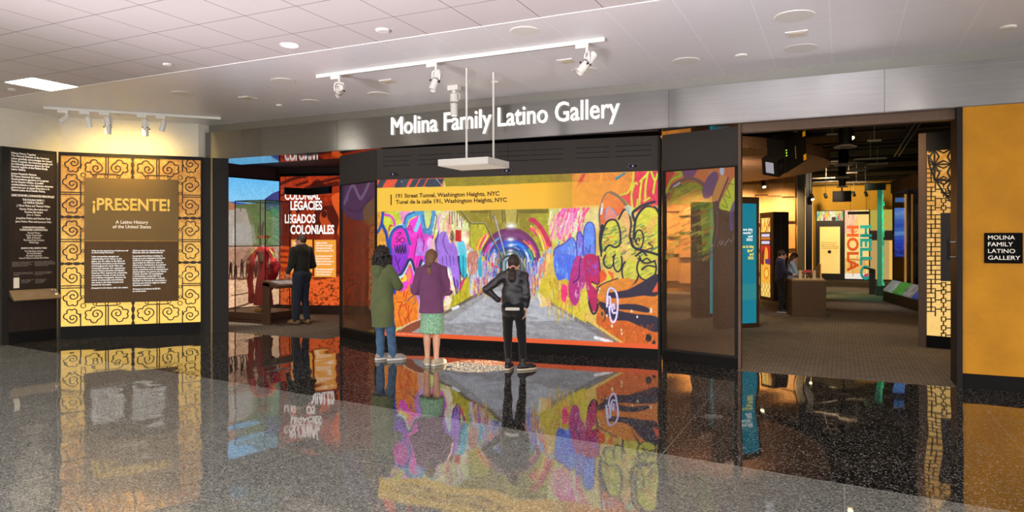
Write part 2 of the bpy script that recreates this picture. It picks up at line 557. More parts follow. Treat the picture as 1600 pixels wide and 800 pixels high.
def terrazzo():
    m, nt, p = principled('terrazzo')
    L = nt.links
    def M(op, a, b=None, c=None):
        n = node(nt, 'ShaderNodeMath', operation=op)
        for i, v in enumerate((a, b, c)):
            if v is None: continue
            if hasattr(v, 'is_output'): L.new(v, n.inputs[i])
            else: n.inputs[i].default_value = v
        return n.outputs[0]
    tc = node(nt, 'ShaderNodeTexCoord')
    sp = node(nt, 'ShaderNodeSeparateXYZ'); L.new(tc.outputs['Object'], sp.inputs[0])
    X, Y = sp.outputs['X'], sp.outputs['Y']
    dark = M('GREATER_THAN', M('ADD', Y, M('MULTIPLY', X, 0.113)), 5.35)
    jy = M('LESS_THAN', M('ABSOLUTE', M('WRAP', M('SUBTRACT', Y, 4.33), 0.795, -0.795)), 0.005)
    jx = M('LESS_THAN', M('ABSOLUTE', M('WRAP', M('ADD', X, 1.28), 0.65, -0.65)), 0.005)
    jd = M('LESS_THAN', M('ABSOLUTE', M('SUBTRACT', M('ADD', Y, M('MULTIPLY', X, 0.113)), 5.35)), 0.006)
    jxb = M('LESS_THAN', M('ABSOLUTE', M('WRAP', M('ADD', X, 1.28), 1.3, -1.3)), 0.004)
    joint = M('MAXIMUM', M('MAXIMUM', M('MULTIPLY', M('MAXIMUM', jx, jy), M('SUBTRACT', 1.0, dark)), jd), M('MULTIPLY', jxb, dark))
    vo = node(nt, 'ShaderNodeTexVoronoi'); vo.inputs['Scale'].default_value = 115
    L.new(tc.outputs['Object'], vo.inputs['Vector'])
    sc = node(nt, 'ShaderNodeSeparateColor'); L.new(vo.outputs['Color'], sc.inputs[0])
    vo2 = node(nt, 'ShaderNodeTexVoronoi'); vo2.inputs['Scale'].default_value = 34
    L.new(tc.outputs['Object'], vo2.inputs['Vector'])
    sc2 = node(nt, 'ShaderNodeSeparateColor'); L.new(vo2.outputs['Color'], sc2.inputs[0])
    big = M('MULTIPLY', M('GREATER_THAN', sc2.outputs[1], 0.9), M('LESS_THAN', vo2.outputs['Distance'], 0.32))
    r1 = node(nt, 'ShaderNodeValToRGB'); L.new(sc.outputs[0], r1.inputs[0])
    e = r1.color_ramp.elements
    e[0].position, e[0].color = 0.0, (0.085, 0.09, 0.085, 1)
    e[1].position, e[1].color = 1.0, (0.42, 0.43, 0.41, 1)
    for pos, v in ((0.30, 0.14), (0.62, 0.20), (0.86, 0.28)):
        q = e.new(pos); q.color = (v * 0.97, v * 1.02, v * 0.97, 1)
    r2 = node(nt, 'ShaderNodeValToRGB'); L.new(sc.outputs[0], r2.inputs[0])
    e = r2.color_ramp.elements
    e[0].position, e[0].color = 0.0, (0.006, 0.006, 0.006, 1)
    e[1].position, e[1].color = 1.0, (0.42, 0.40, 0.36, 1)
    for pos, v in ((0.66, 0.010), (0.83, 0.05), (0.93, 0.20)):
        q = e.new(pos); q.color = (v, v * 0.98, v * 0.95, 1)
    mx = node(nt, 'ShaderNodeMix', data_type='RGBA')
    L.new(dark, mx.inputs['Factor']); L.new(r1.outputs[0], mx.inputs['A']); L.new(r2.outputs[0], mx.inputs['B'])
    mb = node(nt, 'ShaderNodeMix', data_type='RGBA')
    L.new(M('MULTIPLY', big, 0.35), mb.inputs['Factor']); L.new(mx.outputs['Result'], mb.inputs['A'])
    mb.inputs['B'].default_value = (0.42, 0.41, 0.38, 1)
    mj = node(nt, 'ShaderNodeMix', data_type='RGBA')
    L.new(M('MULTIPLY', joint, 0.42), mj.inputs['Factor']); L.new(mb.outputs['Result'], mj.inputs['A'])
    mj.inputs['B'].default_value = (0.42, 0.41, 0.38, 1)
    L.new(mj.outputs['Result'], p.inputs['Base Color'])
    p.inputs['Roughness'].default_value = 0.03
    p.inputs['IOR'].default_value = 2.5
    wv = noise_node(nt, 1.3, 0.3, 0.3, stretch=(1.8, 0.7, 1))
    b = node(nt, 'ShaderNodeBump'); b.inputs['Strength'].default_value = 0.30; b.inputs['Distance'].default_value = 0.02
    L.new(wv.outputs['Fac'], b.inputs['Height']); L.new(b.outputs['Normal'], p.inputs['Normal'])
    return m

def carpet():
    m, nt, p = principled('carpet')
    tc = node(nt, 'ShaderNodeTexCoord')
    br = node(nt, 'ShaderNodeTexBrick')
    br.inputs['Scale'].default_value = 1.0
    br.inputs['Brick Width'].default_value = 0.11; br.inputs['Row Height'].default_value = 0.05
    br.inputs['Mortar Size'].default_value = 0.006; br.inputs['Bias'].default_value = -0.2
    br.inputs['Color1'].default_value = (0.17, 0.145, 0.115, 1)
    br.inputs['Color2'].default_value = (0.115, 0.098, 0.077, 1)
    br.inputs['Mortar'].default_value = (0.065, 0.056, 0.045, 1)
    nt.links.new(tc.outputs['Object'], br.inputs['Vector'])
    n = noise_node(nt, 180, 2)
    mx = node(nt, 'ShaderNodeMix', data_type='RGBA', blend_type='MULTIPLY'); mx.inputs['Factor'].default_value = 0.6
    nt.links.new(br.outputs['Color'], mx.inputs['A']); nt.links.new(n.outputs['Fac'], mx.inputs['B'])
    g = node(nt, 'ShaderNodeMix', data_type='RGBA', blend_type='MULTIPLY'); g.inputs['Factor'].default_value = 1.0
    nt.links.new(mx.outputs['Result'], g.inputs['A']); g.inputs['B'].default_value = (2.2, 2.2, 2.2, 1)
    nt.links.new(g.outputs['Result'], p.inputs['Base Color'])
    p.inputs['Roughness'].default_value = 0.95; p.inputs['Specular IOR Level'].default_value = 0.1
    b = node(nt, 'ShaderNodeBump'); b.inputs['Strength'].default_value = 0.4; b.inputs['Distance'].default_value = 0.01
    nt.links.new(n.outputs['Fac'], b.inputs['Height']); nt.links.new(b.outputs['Normal'], p.inputs['Normal'])
    return m

def grid_ceiling(name, base, line, w, x0, y0, rough, bump=0.0, holes=False, every2=False, metal=0.0):
    m, nt, p = principled(name)
    L = nt.links
    def M(op, a, b=None, c=None):
        n = node(nt, 'ShaderNodeMath', operation=op)
        for i, v in enumerate((a, b, c)):
            if v is None: continue
            if hasattr(v, 'is_output'): L.new(v, n.inputs[i])
            else: n.inputs[i].default_value = v
        return n.outputs[0]
    tc = node(nt, 'ShaderNodeTexCoord')
    sp = node(nt, 'ShaderNodeSeparateXYZ'); L.new(tc.outputs['Object'], sp.inputs[0])
    X, Y = sp.outputs['X'], sp.outputs['Y']
    jx = M('LESS_THAN', M('ABSOLUTE', M('WRAP', M('SUBTRACT', X, x0), w / 2, -w / 2)), 0.0055)
    jy = M('LESS_THAN', M('ABSOLUTE', M('WRAP', M('SUBTRACT', Y, y0), w * (1 if every2 else 0.5), -w * (1 if every2 else 0.5))), 0.0055)
    j = M('MAXIMUM', jx, jy)
    mx = node(nt, 'ShaderNodeMix', data_type='RGBA')
    mx.inputs['A'].default_value = (*srgb(base), 1); mx.inputs['B'].default_value = (*srgb(line), 1)
    L.new(j, mx.inputs['Factor'])
    col = mx.outputs['Result']
    if holes:
        k = 2 * PI / 0.028
        h = M('GREATER_THAN', M('MULTIPLY', M('SINE', M('MULTIPLY', X, k)), M('SINE', M('MULTIPLY', Y, k))), 0.45)
        mh = node(nt, 'ShaderNodeMix', data_type='RGBA')
        L.new(M('MULTIPLY', h, 0.28), mh.inputs['Factor']); L.new(col, mh.inputs['A']); mh.inputs['B'].default_value = (0.12, 0.12, 0.13, 1)
        col = mh.outputs['Result']
    L.new(col, p.inputs['Base Color'])
    p.inputs['Roughness'].default_value = rough
    p.inputs['Metallic'].default_value = metal
    if bump:
        n = noise_node(nt, 120, 3)
        b = node(nt, 'ShaderNodeBump'); b.inputs['Strength'].default_value = bump; b.inputs['Distance'].default_value = 0.005
        L.new(n.outputs['Fac'], b.inputs['Height']); L.new(b.outputs['Normal'], p.inputs['Normal'])
    return m

def brushed_steel(name, rough=0.19, aniso=0.9):
    m, nt, p = principled(name)
    p.inputs['Metallic'].default_value = 1.0
    n = noise_node(nt, 3.0, 5, 0.7, stretch=(0.6, 1, 90))
    r = node(nt, 'ShaderNodeValToRGB'); nt.links.new(n.outputs['Fac'], r.inputs[0])
    r.color_ramp.elements[0].color = (0.23, 0.227, 0.222, 1); r.color_ramp.elements[0].position = 0.3
    r.color_ramp.elements[1].color = (0.30, 0.296, 0.29, 1); r.color_ramp.elements[1].position = 0.7
    nt.links.new(r.outputs[0], p.inputs['Base Color'])
    p.inputs['Roughness'].default_value = rough
    p.inputs['Anisotropic'].default_value = aniso
    p.inputs['Anisotropic Rotation'].default_value = 0.25
    if aniso:
        t = node(nt, 'ShaderNodeTangent', direction_type='RADIAL', axis='Z')
        nt.links.new(t.outputs[0], p.inputs['Tangent'])
    return m

def plaster(name, col, col2, bump, scale):
    return mat(name, col, 0.6, var=0, col2=col2, vscale=2.2, bump=bump, bscale=scale, spec=0.3)

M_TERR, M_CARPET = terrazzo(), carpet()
M_TILE = grid_ceiling('ceiling_tile', '#d4cbc9', '#857e7b', 0.65, -3.34, 6.36, 0.9, bump=0.3)
M_PERF = grid_ceiling('perforated_metal', '#f3f1f3', '#ffffff', 0.65, -1.40, 6.36, 0.30, holes=True, every2=True)
M_STEEL = brushed_steel('brushed_steel')
M_SOFFIT = brushed_steel('polished_soffit', 0.06, 0.0)
M_CREAM = mat('cream_paint', '#e2dcca', 0.6, var=0.03, bump=0.05)
M_BLACK = mat('matt_black', '#0b0a09', 0.6, var=0.1, spec=0.15)
M_BRONZE = mat('dark_bronze', '#16120f', 0.45, spec=0.2, var=0.12, stretch=(1, 1, 0.1))
M_CHAR = mat('charcoal_metal', '#1d1a18', 0.6, spec=0.2, var=0.06)
M_BROWN = mat('warm_bronze', '#5a4330', 0.45, metal=0.3, var=0.1, stretch=(1, 1, 0.1))
M_DARKWALL = mat('dark_gallery_paint', '#17120f', 0.8, var=0.1)
M_WHITE = mat('white_paint_metal', '#e6e4dc', 0.4, var=0.02)
M_TRIMW = mat('white_trim', '#efecec', 0.5)
M_YELLOW = plaster('yellow_plaster', '#cf8f10', '#b97e0c', 0.55, 9.0)
M_WALLNUT = mat('walnut_laminate', '#2e221b', 0.5, spec=0.2, col2='#211813', vscale=5, stretch=(9, 9, 0.4))
M_CHROME = mat('chrome', '#cfcfcf', 0.15, metal=1.0)
M_KNOB = mat('black_plastic', '#0d0d0d', 0.4)
M_LIT = glow('light_diffuser', '#fff6e6', PANEL_E)
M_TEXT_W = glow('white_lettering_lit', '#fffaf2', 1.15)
M_TEXT_P = mat('white_lettering_print', '#f4f0ea', 0.5)

def structure(o): return tag(o, kind='structure')

# floors
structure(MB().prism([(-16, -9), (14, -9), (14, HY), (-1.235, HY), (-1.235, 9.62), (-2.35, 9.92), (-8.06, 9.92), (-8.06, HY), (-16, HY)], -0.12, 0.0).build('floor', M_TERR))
structure(MB().box(-14, 4, HY, 38, -0.13, -0.001).build('floor', M_CARPET))
# ceilings
structure(MB().box(-16, 14, -2.2, 6.36, CEIL, CEIL + 0.1).build('ceiling', M_TILE))
structure(MB().box(-16, 14, 6.36, 9.58, CEIL, CEIL + 0.1).build('ceiling', M_PERF))
structure(MB().box(-16, 14, 6.345, 6.375, CEIL - 0.006, CEIL + 0.01).build('trim_1', M_TRIMW))
structure(MB().box(-14, 4, 9.58, 38, 4.30, 4.4).build('ceiling', M_DARKWALL))
# header: recess band, brushed steel front, polished underside
structure(MB().box(-11.3, 14, 9.56, 9.70, 3.70, 4.4).build('trim_2', mat('recess_band', '#8d8b83', 0.4, metal=0.6)))
hd = MB().box(-10.9, 7.4, HY, 10.30, HEAD0 + 0.012, HEAD1).build('wall_header', M_STEEL)
structure(hd)
for i, x in enumerate((-7.35, -1.6, 2.85)):
    pass
structure(MB().box(-10.88, 7.4, HY + 0.003, 10.30, HEAD0, HEAD0 + 0.012).build('trim_3', M_SOFFIT))
# upright joints between the steel sheets
for px in (378, 527, 1045, 1382):
    x = on_y(px, 200, HY).x
    structure(MB().box(x - 0.003, x + 0.003, HY - 0.0015, HY + 0.01, HEAD0, HEAD1).build('trim_4', mat('steel_joint', '#4c4b49', 0.5)))
# left wall of the concourse above and beside the panels
DON0, DON1, LAT0, LAT1 = (-12.30, 6.77), (-12.22, 7.53), (-12.22, 7.53), (-10.60, 9.13)
structure(MB().prism([(-12.53, -9), (-12.53, 7.77), (-10.93, 9.32), (-10.93, 9.6), (-13.2, 9.6), (-13.2, -9)], 0, CEIL).build('wall_left', M_CREAM))
# bronze column between the lattice panel and the left opening
col = MB().prism([(-10.60, 9.13), (-10.49, 9.245), (-10.53, 9.31), (-10.80, 9.6), (-10.93, 9.6), (-10.93, 9.33), (-10.75, 9.10)], 0, HEAD0).build('wall_pier', M_BRONZE)
structure(col)
structure(MB().prism([(-10.488, 9.25), (-10.29, 9.44), (-10.33, 9.485), (-10.53, 9.295)], 0, HEAD0).build('wall_pier', M_BRONZE))
structure(MB().prism([(-10.50, 9.225), (-10.478, 9.247), (-10.478, 9.27), (-10.50, 9.25)], 0, HEAD0).build('trim_5', mat('brass_edge', '#6b5a3c', 0.35, metal=0.8)))
# yellow plaster wall right of the entrance, with black plinth
structure(MB().box(1.26, 7.4, HY, 10.2, 0.17, HEAD0).build('wall_right', M_YELLOW))
structure(MB().box(1.26, 7.4, HY - 0.004, 10.1, 0, 0.17).build('baseboard_right', M_BLACK))
# entrance jambs and beam
structure(MB().box(1.205, 1.26, HY - 0.03, 9.95, 0, HEAD0).build('trim_6', M_BRONZE))
structure(MB().box(-1.225, -1.192, 9.555, 9.72, 0, HEAD0).build('trim_7', M_BROWN))
structure(MB().box(-1.192, 1.205, 9.60, 9.72, 3.12, HEAD0).build('trim_8', M_BROWN))
# gallery shell
structure(MB().box(-13.6, -13.4, 9.6, 38, 0, 4.3).build('wall_west', M_DARKWALL))
structure(MB().box(-7.5, -7.35, 10.35, 24, 0, 4.3).build('wall_divider', M_DARKWALL))
structure(MB().box(2.75, 2.9, 9.7, 38, 0, 4.3).build('wall_east', M_DARKWALL))
structure(MB().box(-13.6, 4, 37.0, 37.2, 0, 4.3).build('wall_north', M_DARKWALL))
structure(MB().box(-10.9, 7.4, 10.2, 10.3, HEAD1 - 0.05, 4.4).build('wall_transom', M_DARKWALL))

# ------------------------------------------------------------------ ceiling fixtures
def light_panel(x, y, label, group=None):
    r = root('ceiling_light', (x, y, CEIL), 0, label, 'ceiling light', group)
    w = 0.315
    MB().box(-w, w, -w, w, -0.004, 0.03).build('diffuser', M_LIT, r)
    f = MB()
    for a, b, c, d in ((-0.325, 0.325, -0.325, -w), (-0.325, 0.325, w, 0.325), (-0.325, -w, -w, w), (w, 0.325, -w, w)):
        f.box(a, b, c, d, -0.008, 0.02)
    f.build('frame', M_WHITE, r)
    return r
first_panel = light_panel(-10.165, 6.035, 'square white ceiling light panel glowing above the left side of the hall')
for j, y in enumerate((2.78, -0.47)):
    for i in range(5):
        x = -10.165 + (3.9 * i if j % 2 else 3.9 * i - 1.95) + (0.0 if j else 1.6)
        light_panel(x, y, 'square white ceiling light panel behind the viewer over the hall', 'ceiling light panels over the hall behind')

p = on_z(452.5, 70.5, CEIL)
dl = root('downlight', p, 0, 'small round recessed downlight glowing white in the tiled ceiling', 'downlight')
MB().lathe([(0.001, -0.004), (0.092, -0.004), (0.092, 0.02)], n=32).build('lens', glow('downlight_lens', '#fff4e2', 6.0), dl)
MB().lathe([(0.092, -0.002), (0.108, -0.006), (0.112, 0.0), (0.112, 0.02), (0.092, 0.02)], n=32).build('rim', M_WHITE, dl)

far_lens = glow('far_downlight_lens', '#fff1dc', 190.0)
for x in (-8.7, -6.3, -4.1, -0.6, 1.45, 3.4):
    r = root('downlight', (x, 1.5, CEIL), 0, 'small round recessed downlight in the ceiling over the hall behind the viewer', 'downlight', 'downlights over the hall behind')
    MB().lathe([(0.001, -0.004), (0.085, -0.004), (0.085, 0.02)], n=24).build('lens', far_lens, r)
    MB().lathe([(0.085, -0.002), (0.108, -0.006), (0.112, 0.0), (0.112, 0.02), (0.085, 0.02)], n=24).build('rim', M_WHITE, r)

def disc(px, py, rad, label, name='ceiling_speaker', group='round speaker covers in the metal ceiling'):
    r = root(name, on_z(px, py, CEIL), 0, label, 'ceiling speaker', group)
    MB().lathe([(0.001, -0.006), (rad - 0.02, -0.006), (rad - 0.02, 0.0)], n=40).build('grille', mat('speaker_grille', '#e4e1de', 0.6, bump=0.3, bscale=300), r)
    MB().lathe([(rad - 0.02, -0.009), (rad - 0.012, -0.009), (rad, -0.004), (rad, 0.003), (rad - 0.02, 0.003)], n=40).build('rim', M_WHITE, r)
for px, py, rad, lab in (
    (819.5, 48, 0.155, 'round speaker cover beside the tile edge above the right half of the track'),
    (1241, 25, 0.19, 'round speaker cover nearest the top right of the metal ceiling'),
    (1072, 95, 0.165, 'round speaker cover alone between the right track spotlight and the header'),
    (1251, 75.5, 0.19, 'round speaker cover behind the small square ceiling fixture on the right'),
    (443, 126, 0.165, 'round speaker cover left of the ceiling track end'),
    (285, 146, 0.165, 'round speaker cover farthest left in the metal ceiling'),
    (485, 158, 0.14, 'round speaker cover left below the first spotlight near the header'),
    (591, 147, 0.16, 'round speaker cover left of the hanging cylinder projector'),
    (914, 110, 0.17, 'round speaker cover right under the rightmost track spotlight')):
    disc(px, py, rad, lab)
for px, py, s, lab in ((608, 126.5, 0.10, 'small square ceiling fixture between the first two track spotlights'),
                       (886, 95, 0.10, 'small square ceiling fixture left of the rightmost track spotlight'),
                       (1245, 52.5, 0.11, 'small square ceiling fixture between two round speaker covers'),
                       (387, 152.5, 0.10, 'small square ceiling fixture farthest left in the metal ceiling')):
    r = root('ceiling_fixture', on_z(px, py, CEIL), 0, lab, 'ceiling fixture', 'small square fixtures in the metal ceiling')
    MB().box(-s, s, -s, s, -0.012, 0.0).build('frame', M_WHITE, r, bevel=0.003)
    MB().box(-s * 0.68, s * 0.68, -s * 0.68, s * 0.68, -0.016, -0.011).build('lens', mat('fixture_lens', '#d5c8a8', 0.3), r)
for px, py, rad, lab in ((598, 46.5, 0.075, 'white round sensor disc in a ceiling tile'),
                         (262, 100, 0.055, 'thin round sprinkler cap in the tiled ceiling'),
                         (1158, 86, 0.07, 'small round sensor on the metal ceiling left of the square fixture'),
                         (1575, 42, 0.075, 'small round sensor at the far right of the metal ceiling'),
                         (436, 164, 0.05, 'small round sprinkler cap near the header at left'),
                         (773.5, 127.5, 0.05, 'small round sprinkler cap behind the right hanging rod'),
                         (19, 139, 0.055, 'thin round sprinkler cap beside the glowing ceiling panel')):
    o = MB().lathe([(0.001, -0.022), (rad * 0.8, -0.022), (rad, -0.014), (rad, 0.0)], n=28).build('ceiling_sensor', M_WHITE, loc=on_z(px, py, CEIL))
    tag(o, lab, 'ceiling sensor')

# ------------------------------------------------------------------ lighting tracks
def spot_head(r, kind, aim):
    """adapter box, stem, yoke and barrel of one track spotlight; local z = 0 at the track's underside"""
    MB().box(-0.13, 0.02, -0.02, 0.02, -0.045, 0.0).build('adapter', M_WHITE, r, bevel=0.004)
    MB().tube([(0, 0, -0.03), (0, 0, -0.10)], 0.014, 10).build('stem', M_WHITE, r)
    d = Vector(aim).normalized()
    side = d.cross(Vector((0, 0, 1)))
    if side.length < 0.05: side = Vector((1, 0, 0))
    side.normalize()
    if kind == 'small':
        c = Vector((0, 0, -0.11))
        M = frame_from(c - d * 0.02, d)
        b = MB().lathe([(0.03, -0.01), (0.043, 0.0), (0.045, 0.17), (0.038, 0.17), (0.034, 0.12)], M, 24).build('barrel', M_WHITE, r, smooth=False)
    else:
        c = Vector((0, 0, -0.21))
        y = MB()
        for sgn in (-1, 1):
            y.tube([(0, 0, -0.09), tuple(side * sgn * 0.05 + Vector((0, 0, -0.10))), tuple(side * sgn * 0.062 + Vector((0, 0, -0.15))), tuple(c + side * sgn * 0.055)], 0.011, 8)
        y.build('yoke', M_WHITE, r)
        M = frame_from(c, d)
        MB().lathe([(0.028, -0.15), (0.048, -0.13), (0.05, -0.02), (0.043, 0.0), (0.046, 0.02), (0.046, 0.15), (0.039, 0.15), (0.035, 0.11)], M, 24).build('barrel', M_WHITE, r)
        MB().lathe([(0.050, -0.012), (0.054, -0.008), (0.054, 0.008), (0.050, 0.012)], M, 24).build('clamp_ring', M_CHROME, r)
        for a in (0, 2.2):
            q = M @ Vector((0.062 * math.cos(a), 0.062 * math.sin(a), 0.03))
            MB().lathe([(0.010, -0.01), (0.013, 0.0), (0.010, 0.012)], frame_from(q, M.to_3x3() @ Vector((math.cos(a), math.sin(a), 0))), 12).build('knob', M_KNOB, r)
    return c, d

tr = root('lighting_track', (on_y(495, 121, 7.26).x, 7.26, CEIL), 0, 'long white lighting track across the metal ceiling over the hanging frame', 'lighting track')
LT = on_y(945, 66, 7.26).x - tr.location.x
MB().box(0, LT, -0.018, 0.018, -0.045, 0.0).build('rail', M_WHITE, tr, bevel=0.003)
MB().box(0.35, LT - 0.15, -0.006, 0.006, -0.0462, -0.044).build('slot', M_KNOB, tr)
for px, py, aim, lab in ((530, 120, (0.75, -0.9, 0.16), 'white spotlight lying nearly level on the left end of the long track'),
                         (681, 103, (-0.10, -0.5, -1.0), 'white spotlight pointing steeply down on the middle of the long track'),
                         (917, 74, (-0.45, -0.4, -0.75), 'white spotlight tilted left on the right end of the long track')):
    x = on_y(px, py, 7.26).x
    r = root('track_spotlight', (x, 7.26, CEIL - 0.045), 0, lab, 'spotlight', 'spotlights on the long ceiling track')
    spot_head(r, 'projector', aim)

A = on_z(68, 166.5, CEIL); B = on_z(345, 183.5, CEIL)
tl = root('lighting_track', A, math.atan2(B.y - A.y, B.x - A.x), 'white lighting track slanting along the left wall above the yellow panel', 'lighting track')
MB().box(0, (B - A).length, -0.018, 0.018, -0.04, 0.0).build('rail', M_WHITE, tl, bevel=0.003)
ux = (B - A).normalized()
wn = Vector((ux.y, -ux.x, 0))               # out of the wall, towards the hall
for px, kind, aimw, lab in ((104, 'small', (-0.55, -0.5, -0.75), 'leftmost small white spotlight on the left slanting track, tilted left'),
                            (138, 'small', (0.1, 0.3, -1.0), 'second small white spotlight on the left slanting track'),
                            (169, 'projector', (0.0, 0.05, -1.0), 'left one of the two long gold-lit barrel spotlights over the yellow panel'),
                            (227, 'projector', (0.05, 0.05, -1.0), 'right one of the two long gold-lit barrel spotlights over the yellow panel'),
                            (256, 'small', (-0.25, 0.2, -1.0), 'rightmost small white spotlight on the left slanting track')):
    d = ray(px, 175)
    t = (A.x * wn.x + A.y * wn.y) / (d.x * wn.x + d.y * wn.y)
    pos = Vector((d.x * t, d.y * t, CEIL - 0.04))
    r = root('track_spotlight', pos, tl.rotation_euler.z, lab, 'spotlight', 'spotlights on the left slanting track')
    spot_head(r, kind, aimw)

# the hanging white frame and the cylinder projector
fx0, fx1, fy0, fy1 = -4.665, -3.945, 7.65, 8.26
hf = root('hanging_light_box', ((fx0 + fx1) / 2, (fy0 + fy1) / 2, 2.65), 0, 'shallow square white box hanging from the ceiling on two thin rods', 'hanging light')
w, d_ = (fx1 - fx0) / 2, (fy1 - fy0) / 2
bx = MB().box(-w, w, -d_, d_, 0, 0.085).build('housing', M_WHITE, hf, bevel=0.003)
MB().box(-w + 0.015, w - 0.015, -d_ + 0.015, d_ - 0.015, -0.003, 0.0).build('underside', mat('pale_panel', '#efe7da', 0.5, emit=0.28), hf)
for px, py in ((729, 106.5), (771, 113.5)):
    q = on_z(px, py, CEIL)
    rx, ry = q.x - hf.location.x, q.y - hf.location.y
    rx, ry = max(-w + .05, min(w - .05, rx)), max(-d_ + .05, min(d_ - .05, ry))
    MB().tube([(rx, ry, 0.06), (rx, ry, CEIL - 2.65)], 0.013, 10).build('rod', M_WHITE, hf)

q = on_z(709.5, 134, CEIL)
cp = root('cylinder_projector', q, 0, 'white cylinder projector hanging straight down from a ceiling box beside the rods', 'projector')
MB().box(-0.085, 0.085, -0.05, 0.05, -0.07, 0).build('mounting_box', M_WHITE, cp, bevel=0.005)
MB().tube([(0, 0, -0.06), (0, 0, -0.13)], 0.03, 12).build('stem', M_WHITE, cp)
MB().lathe([(0.045, -0.11), (0.058, -0.12), (0.058, -0.26), (0.05, -0.27), (0.05, -0.43), (0.042, -0.43), (0.040, -0.415)], n=28).build('barrel', M_WHITE, cp)
MB().lathe([(0.001, -0.42), (0.042, -0.42), (0.042, -0.41)], n=24).build('lens', glow('projector_lens', '#fff0d8', 4.0), cp)
MB().tube([(0.05, 0, -0.10), (0.09, 0, -0.13), (0.09, 0, -0.2), (0.055, 0, -0.22)], 0.006, 8).build('cable', M_WHITE, cp)
MB().lathe([(0.058, -0.255), (0.066, -0.25), (0.066, -0.235), (0.058, -0.23)], n=24).build('collar', M_CHROME, cp)
gob = lamp('SPOT', 'gobo_light', (q.x, q.y, CEIL - 0.45), 9000, (1, 0.72, 0.42), target=on_z(745, 571.5), size=0.008, angle=15.5, blend=0.06)
gl = gob.data; gl.use_nodes = True
gnt = gl.node_tree
em = gnt.nodes['Emission']
gtc = gnt.nodes.new('ShaderNodeTexCoord')
gmp = gnt.nodes.new('ShaderNodeMapping'); gmp.inputs['Scale'].default_value = (1, 1, 0); gmp.inputs['Location'].default_value = (0.35, 0.2, 0)
gvo = gnt.nodes.new('ShaderNodeTexVoronoi'); gvo.feature = 'DISTANCE_TO_EDGE'; gvo.inputs['Scale'].default_value = 7.0
gmr = gnt.nodes.new('ShaderNodeMapRange'); gmr.inputs['From Min'].default_value = 0.006; gmr.inputs['From Max'].default_value = 0.014
gnt.links.new(gtc.outputs['Normal'], gmp.inputs['Vector']); gnt.links.new(gmp.outputs[0], gvo.inputs['Vector'])
gnt.links.new(gvo.outputs['Distance'], gmr.inputs['Value']); gnt.links.new(gmr.outputs[0], em.inputs['Strength'])

# lettering on the steel header
sign = root('header_lettering', (0, HY, 0), 0, 'white raised letters mounted on the long brushed steel header', 'sign lettering')
words = [('Molina', 612, 691, 211), ('Family', 695, 775, 206), ('Latino', 780, 862, 199.5), ('Gallery', 868, 969, 194)]
x0s = on_y(612.5, 200, HY).x
x1s = on_y(968.5, 175, HY).x
z_base = on_y(613, 211, HY).z
z_cap = on_y(613, 184, HY).z
me_all = text_mesh('Molina Family Latino Gallery', 0.008)
co = np.array([v.co[:] for v in me_all.vertices]); fw = co[:, 0].max() - co[:, 0].min(); fx = co[:, 0].min()
me_cap = text_mesh('M', 0.008); cc = np.array([v.co[:] for v in me_cap.vertices]); caph, capb = cc[:, 1].max() - cc[:, 1].min(), cc[:, 1].min()
sxs, szs = (x1s - x0s) / fw, (z_cap - z_base) / caph
def word_start(txt):
    """where the next word begins in the run of text"""
    m = text_mesh(txt + 'l', 0.008); c = np.array([v.co[:] for v in m.vertices]); m2 = text_mesh('l', 0.008); c2 = np.array([v.co[:] for v in m2.vertices])
    return c[:, 0].max() - (c2[:, 0].max())
run = ''
for wd in ('Molina', 'Family', 'Latino', 'Gallery'):
    st = 0.0 if not run else word_start(run)
    me = text_mesh(wd, 0.008)
    n = len(me.vertices); c = np.empty(n * 3); me.vertices.foreach_get('co', c); c = c.reshape(n, 3)
    nc = np.stack([(c[:, 0] + st - fx) * sxs + x0s, -0.035 - c[:, 2], (c[:, 1] - capb) * szs + z_base], 1)
    me.vertices.foreach_set('co', nc.ravel()); me.materials.clear(); me.update()
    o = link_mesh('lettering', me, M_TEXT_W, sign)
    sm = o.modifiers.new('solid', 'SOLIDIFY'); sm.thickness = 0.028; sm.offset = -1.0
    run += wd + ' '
# ================================================================== DONOR PANEL
def W(P0, P1): return lambda px, py: on_wall(px, py, P0, P1)
D_ = W(DON0, DON1)
M_GREYTXT = mat('grey_print', '#9a948c', 0.6)
don = wall_root('text_panel', DON0, DON1, 'tall dark wood panel with rows of small white text and a slanted shelf', 'text panel')
DL = math.dist(DON0, DON1) - 0.03
MB().box(0.0, DL - 0.02, 0.0, 0.10, 0.20, 3.19).build('panel_board', M_WALLNUT, don)
MB().box(-0.10, 0.0, -0.012, 0.2, 0, 3.235).box(DL - 0.02, DL - 0.005, -0.006, 0.1, 0, 3.235).box(0, DL - 0.02, -0.006, 0.10, 3.19, 3.235).build('frame', M_CHAR, don)
MB().box(0, DL - 0.02, -0.004, 0.10, 0, 0.20).build('plinth', M_BLACK, don)

def block(parent, Wf, pxl, pxr, pyt, pyb, body, mt, bold=0.0, align='LEFT', y=-0.003, line=1.0, name='lettering', refx=None):
    """text block whose outline in the photograph is pxl..pxr at height pyt..pyb (read at refx)"""
    rx = refx if refx is not None else pxl
    s0, _ = Wf(pxl, pyt); s1, _ = Wf(pxr, pyt)
    _, zt = Wf(rx, pyt); _, zb = Wf(rx, pyb)
    return text(name, body, parent, mt, s0, s1, zb, zt, y, bold, align, line=line)

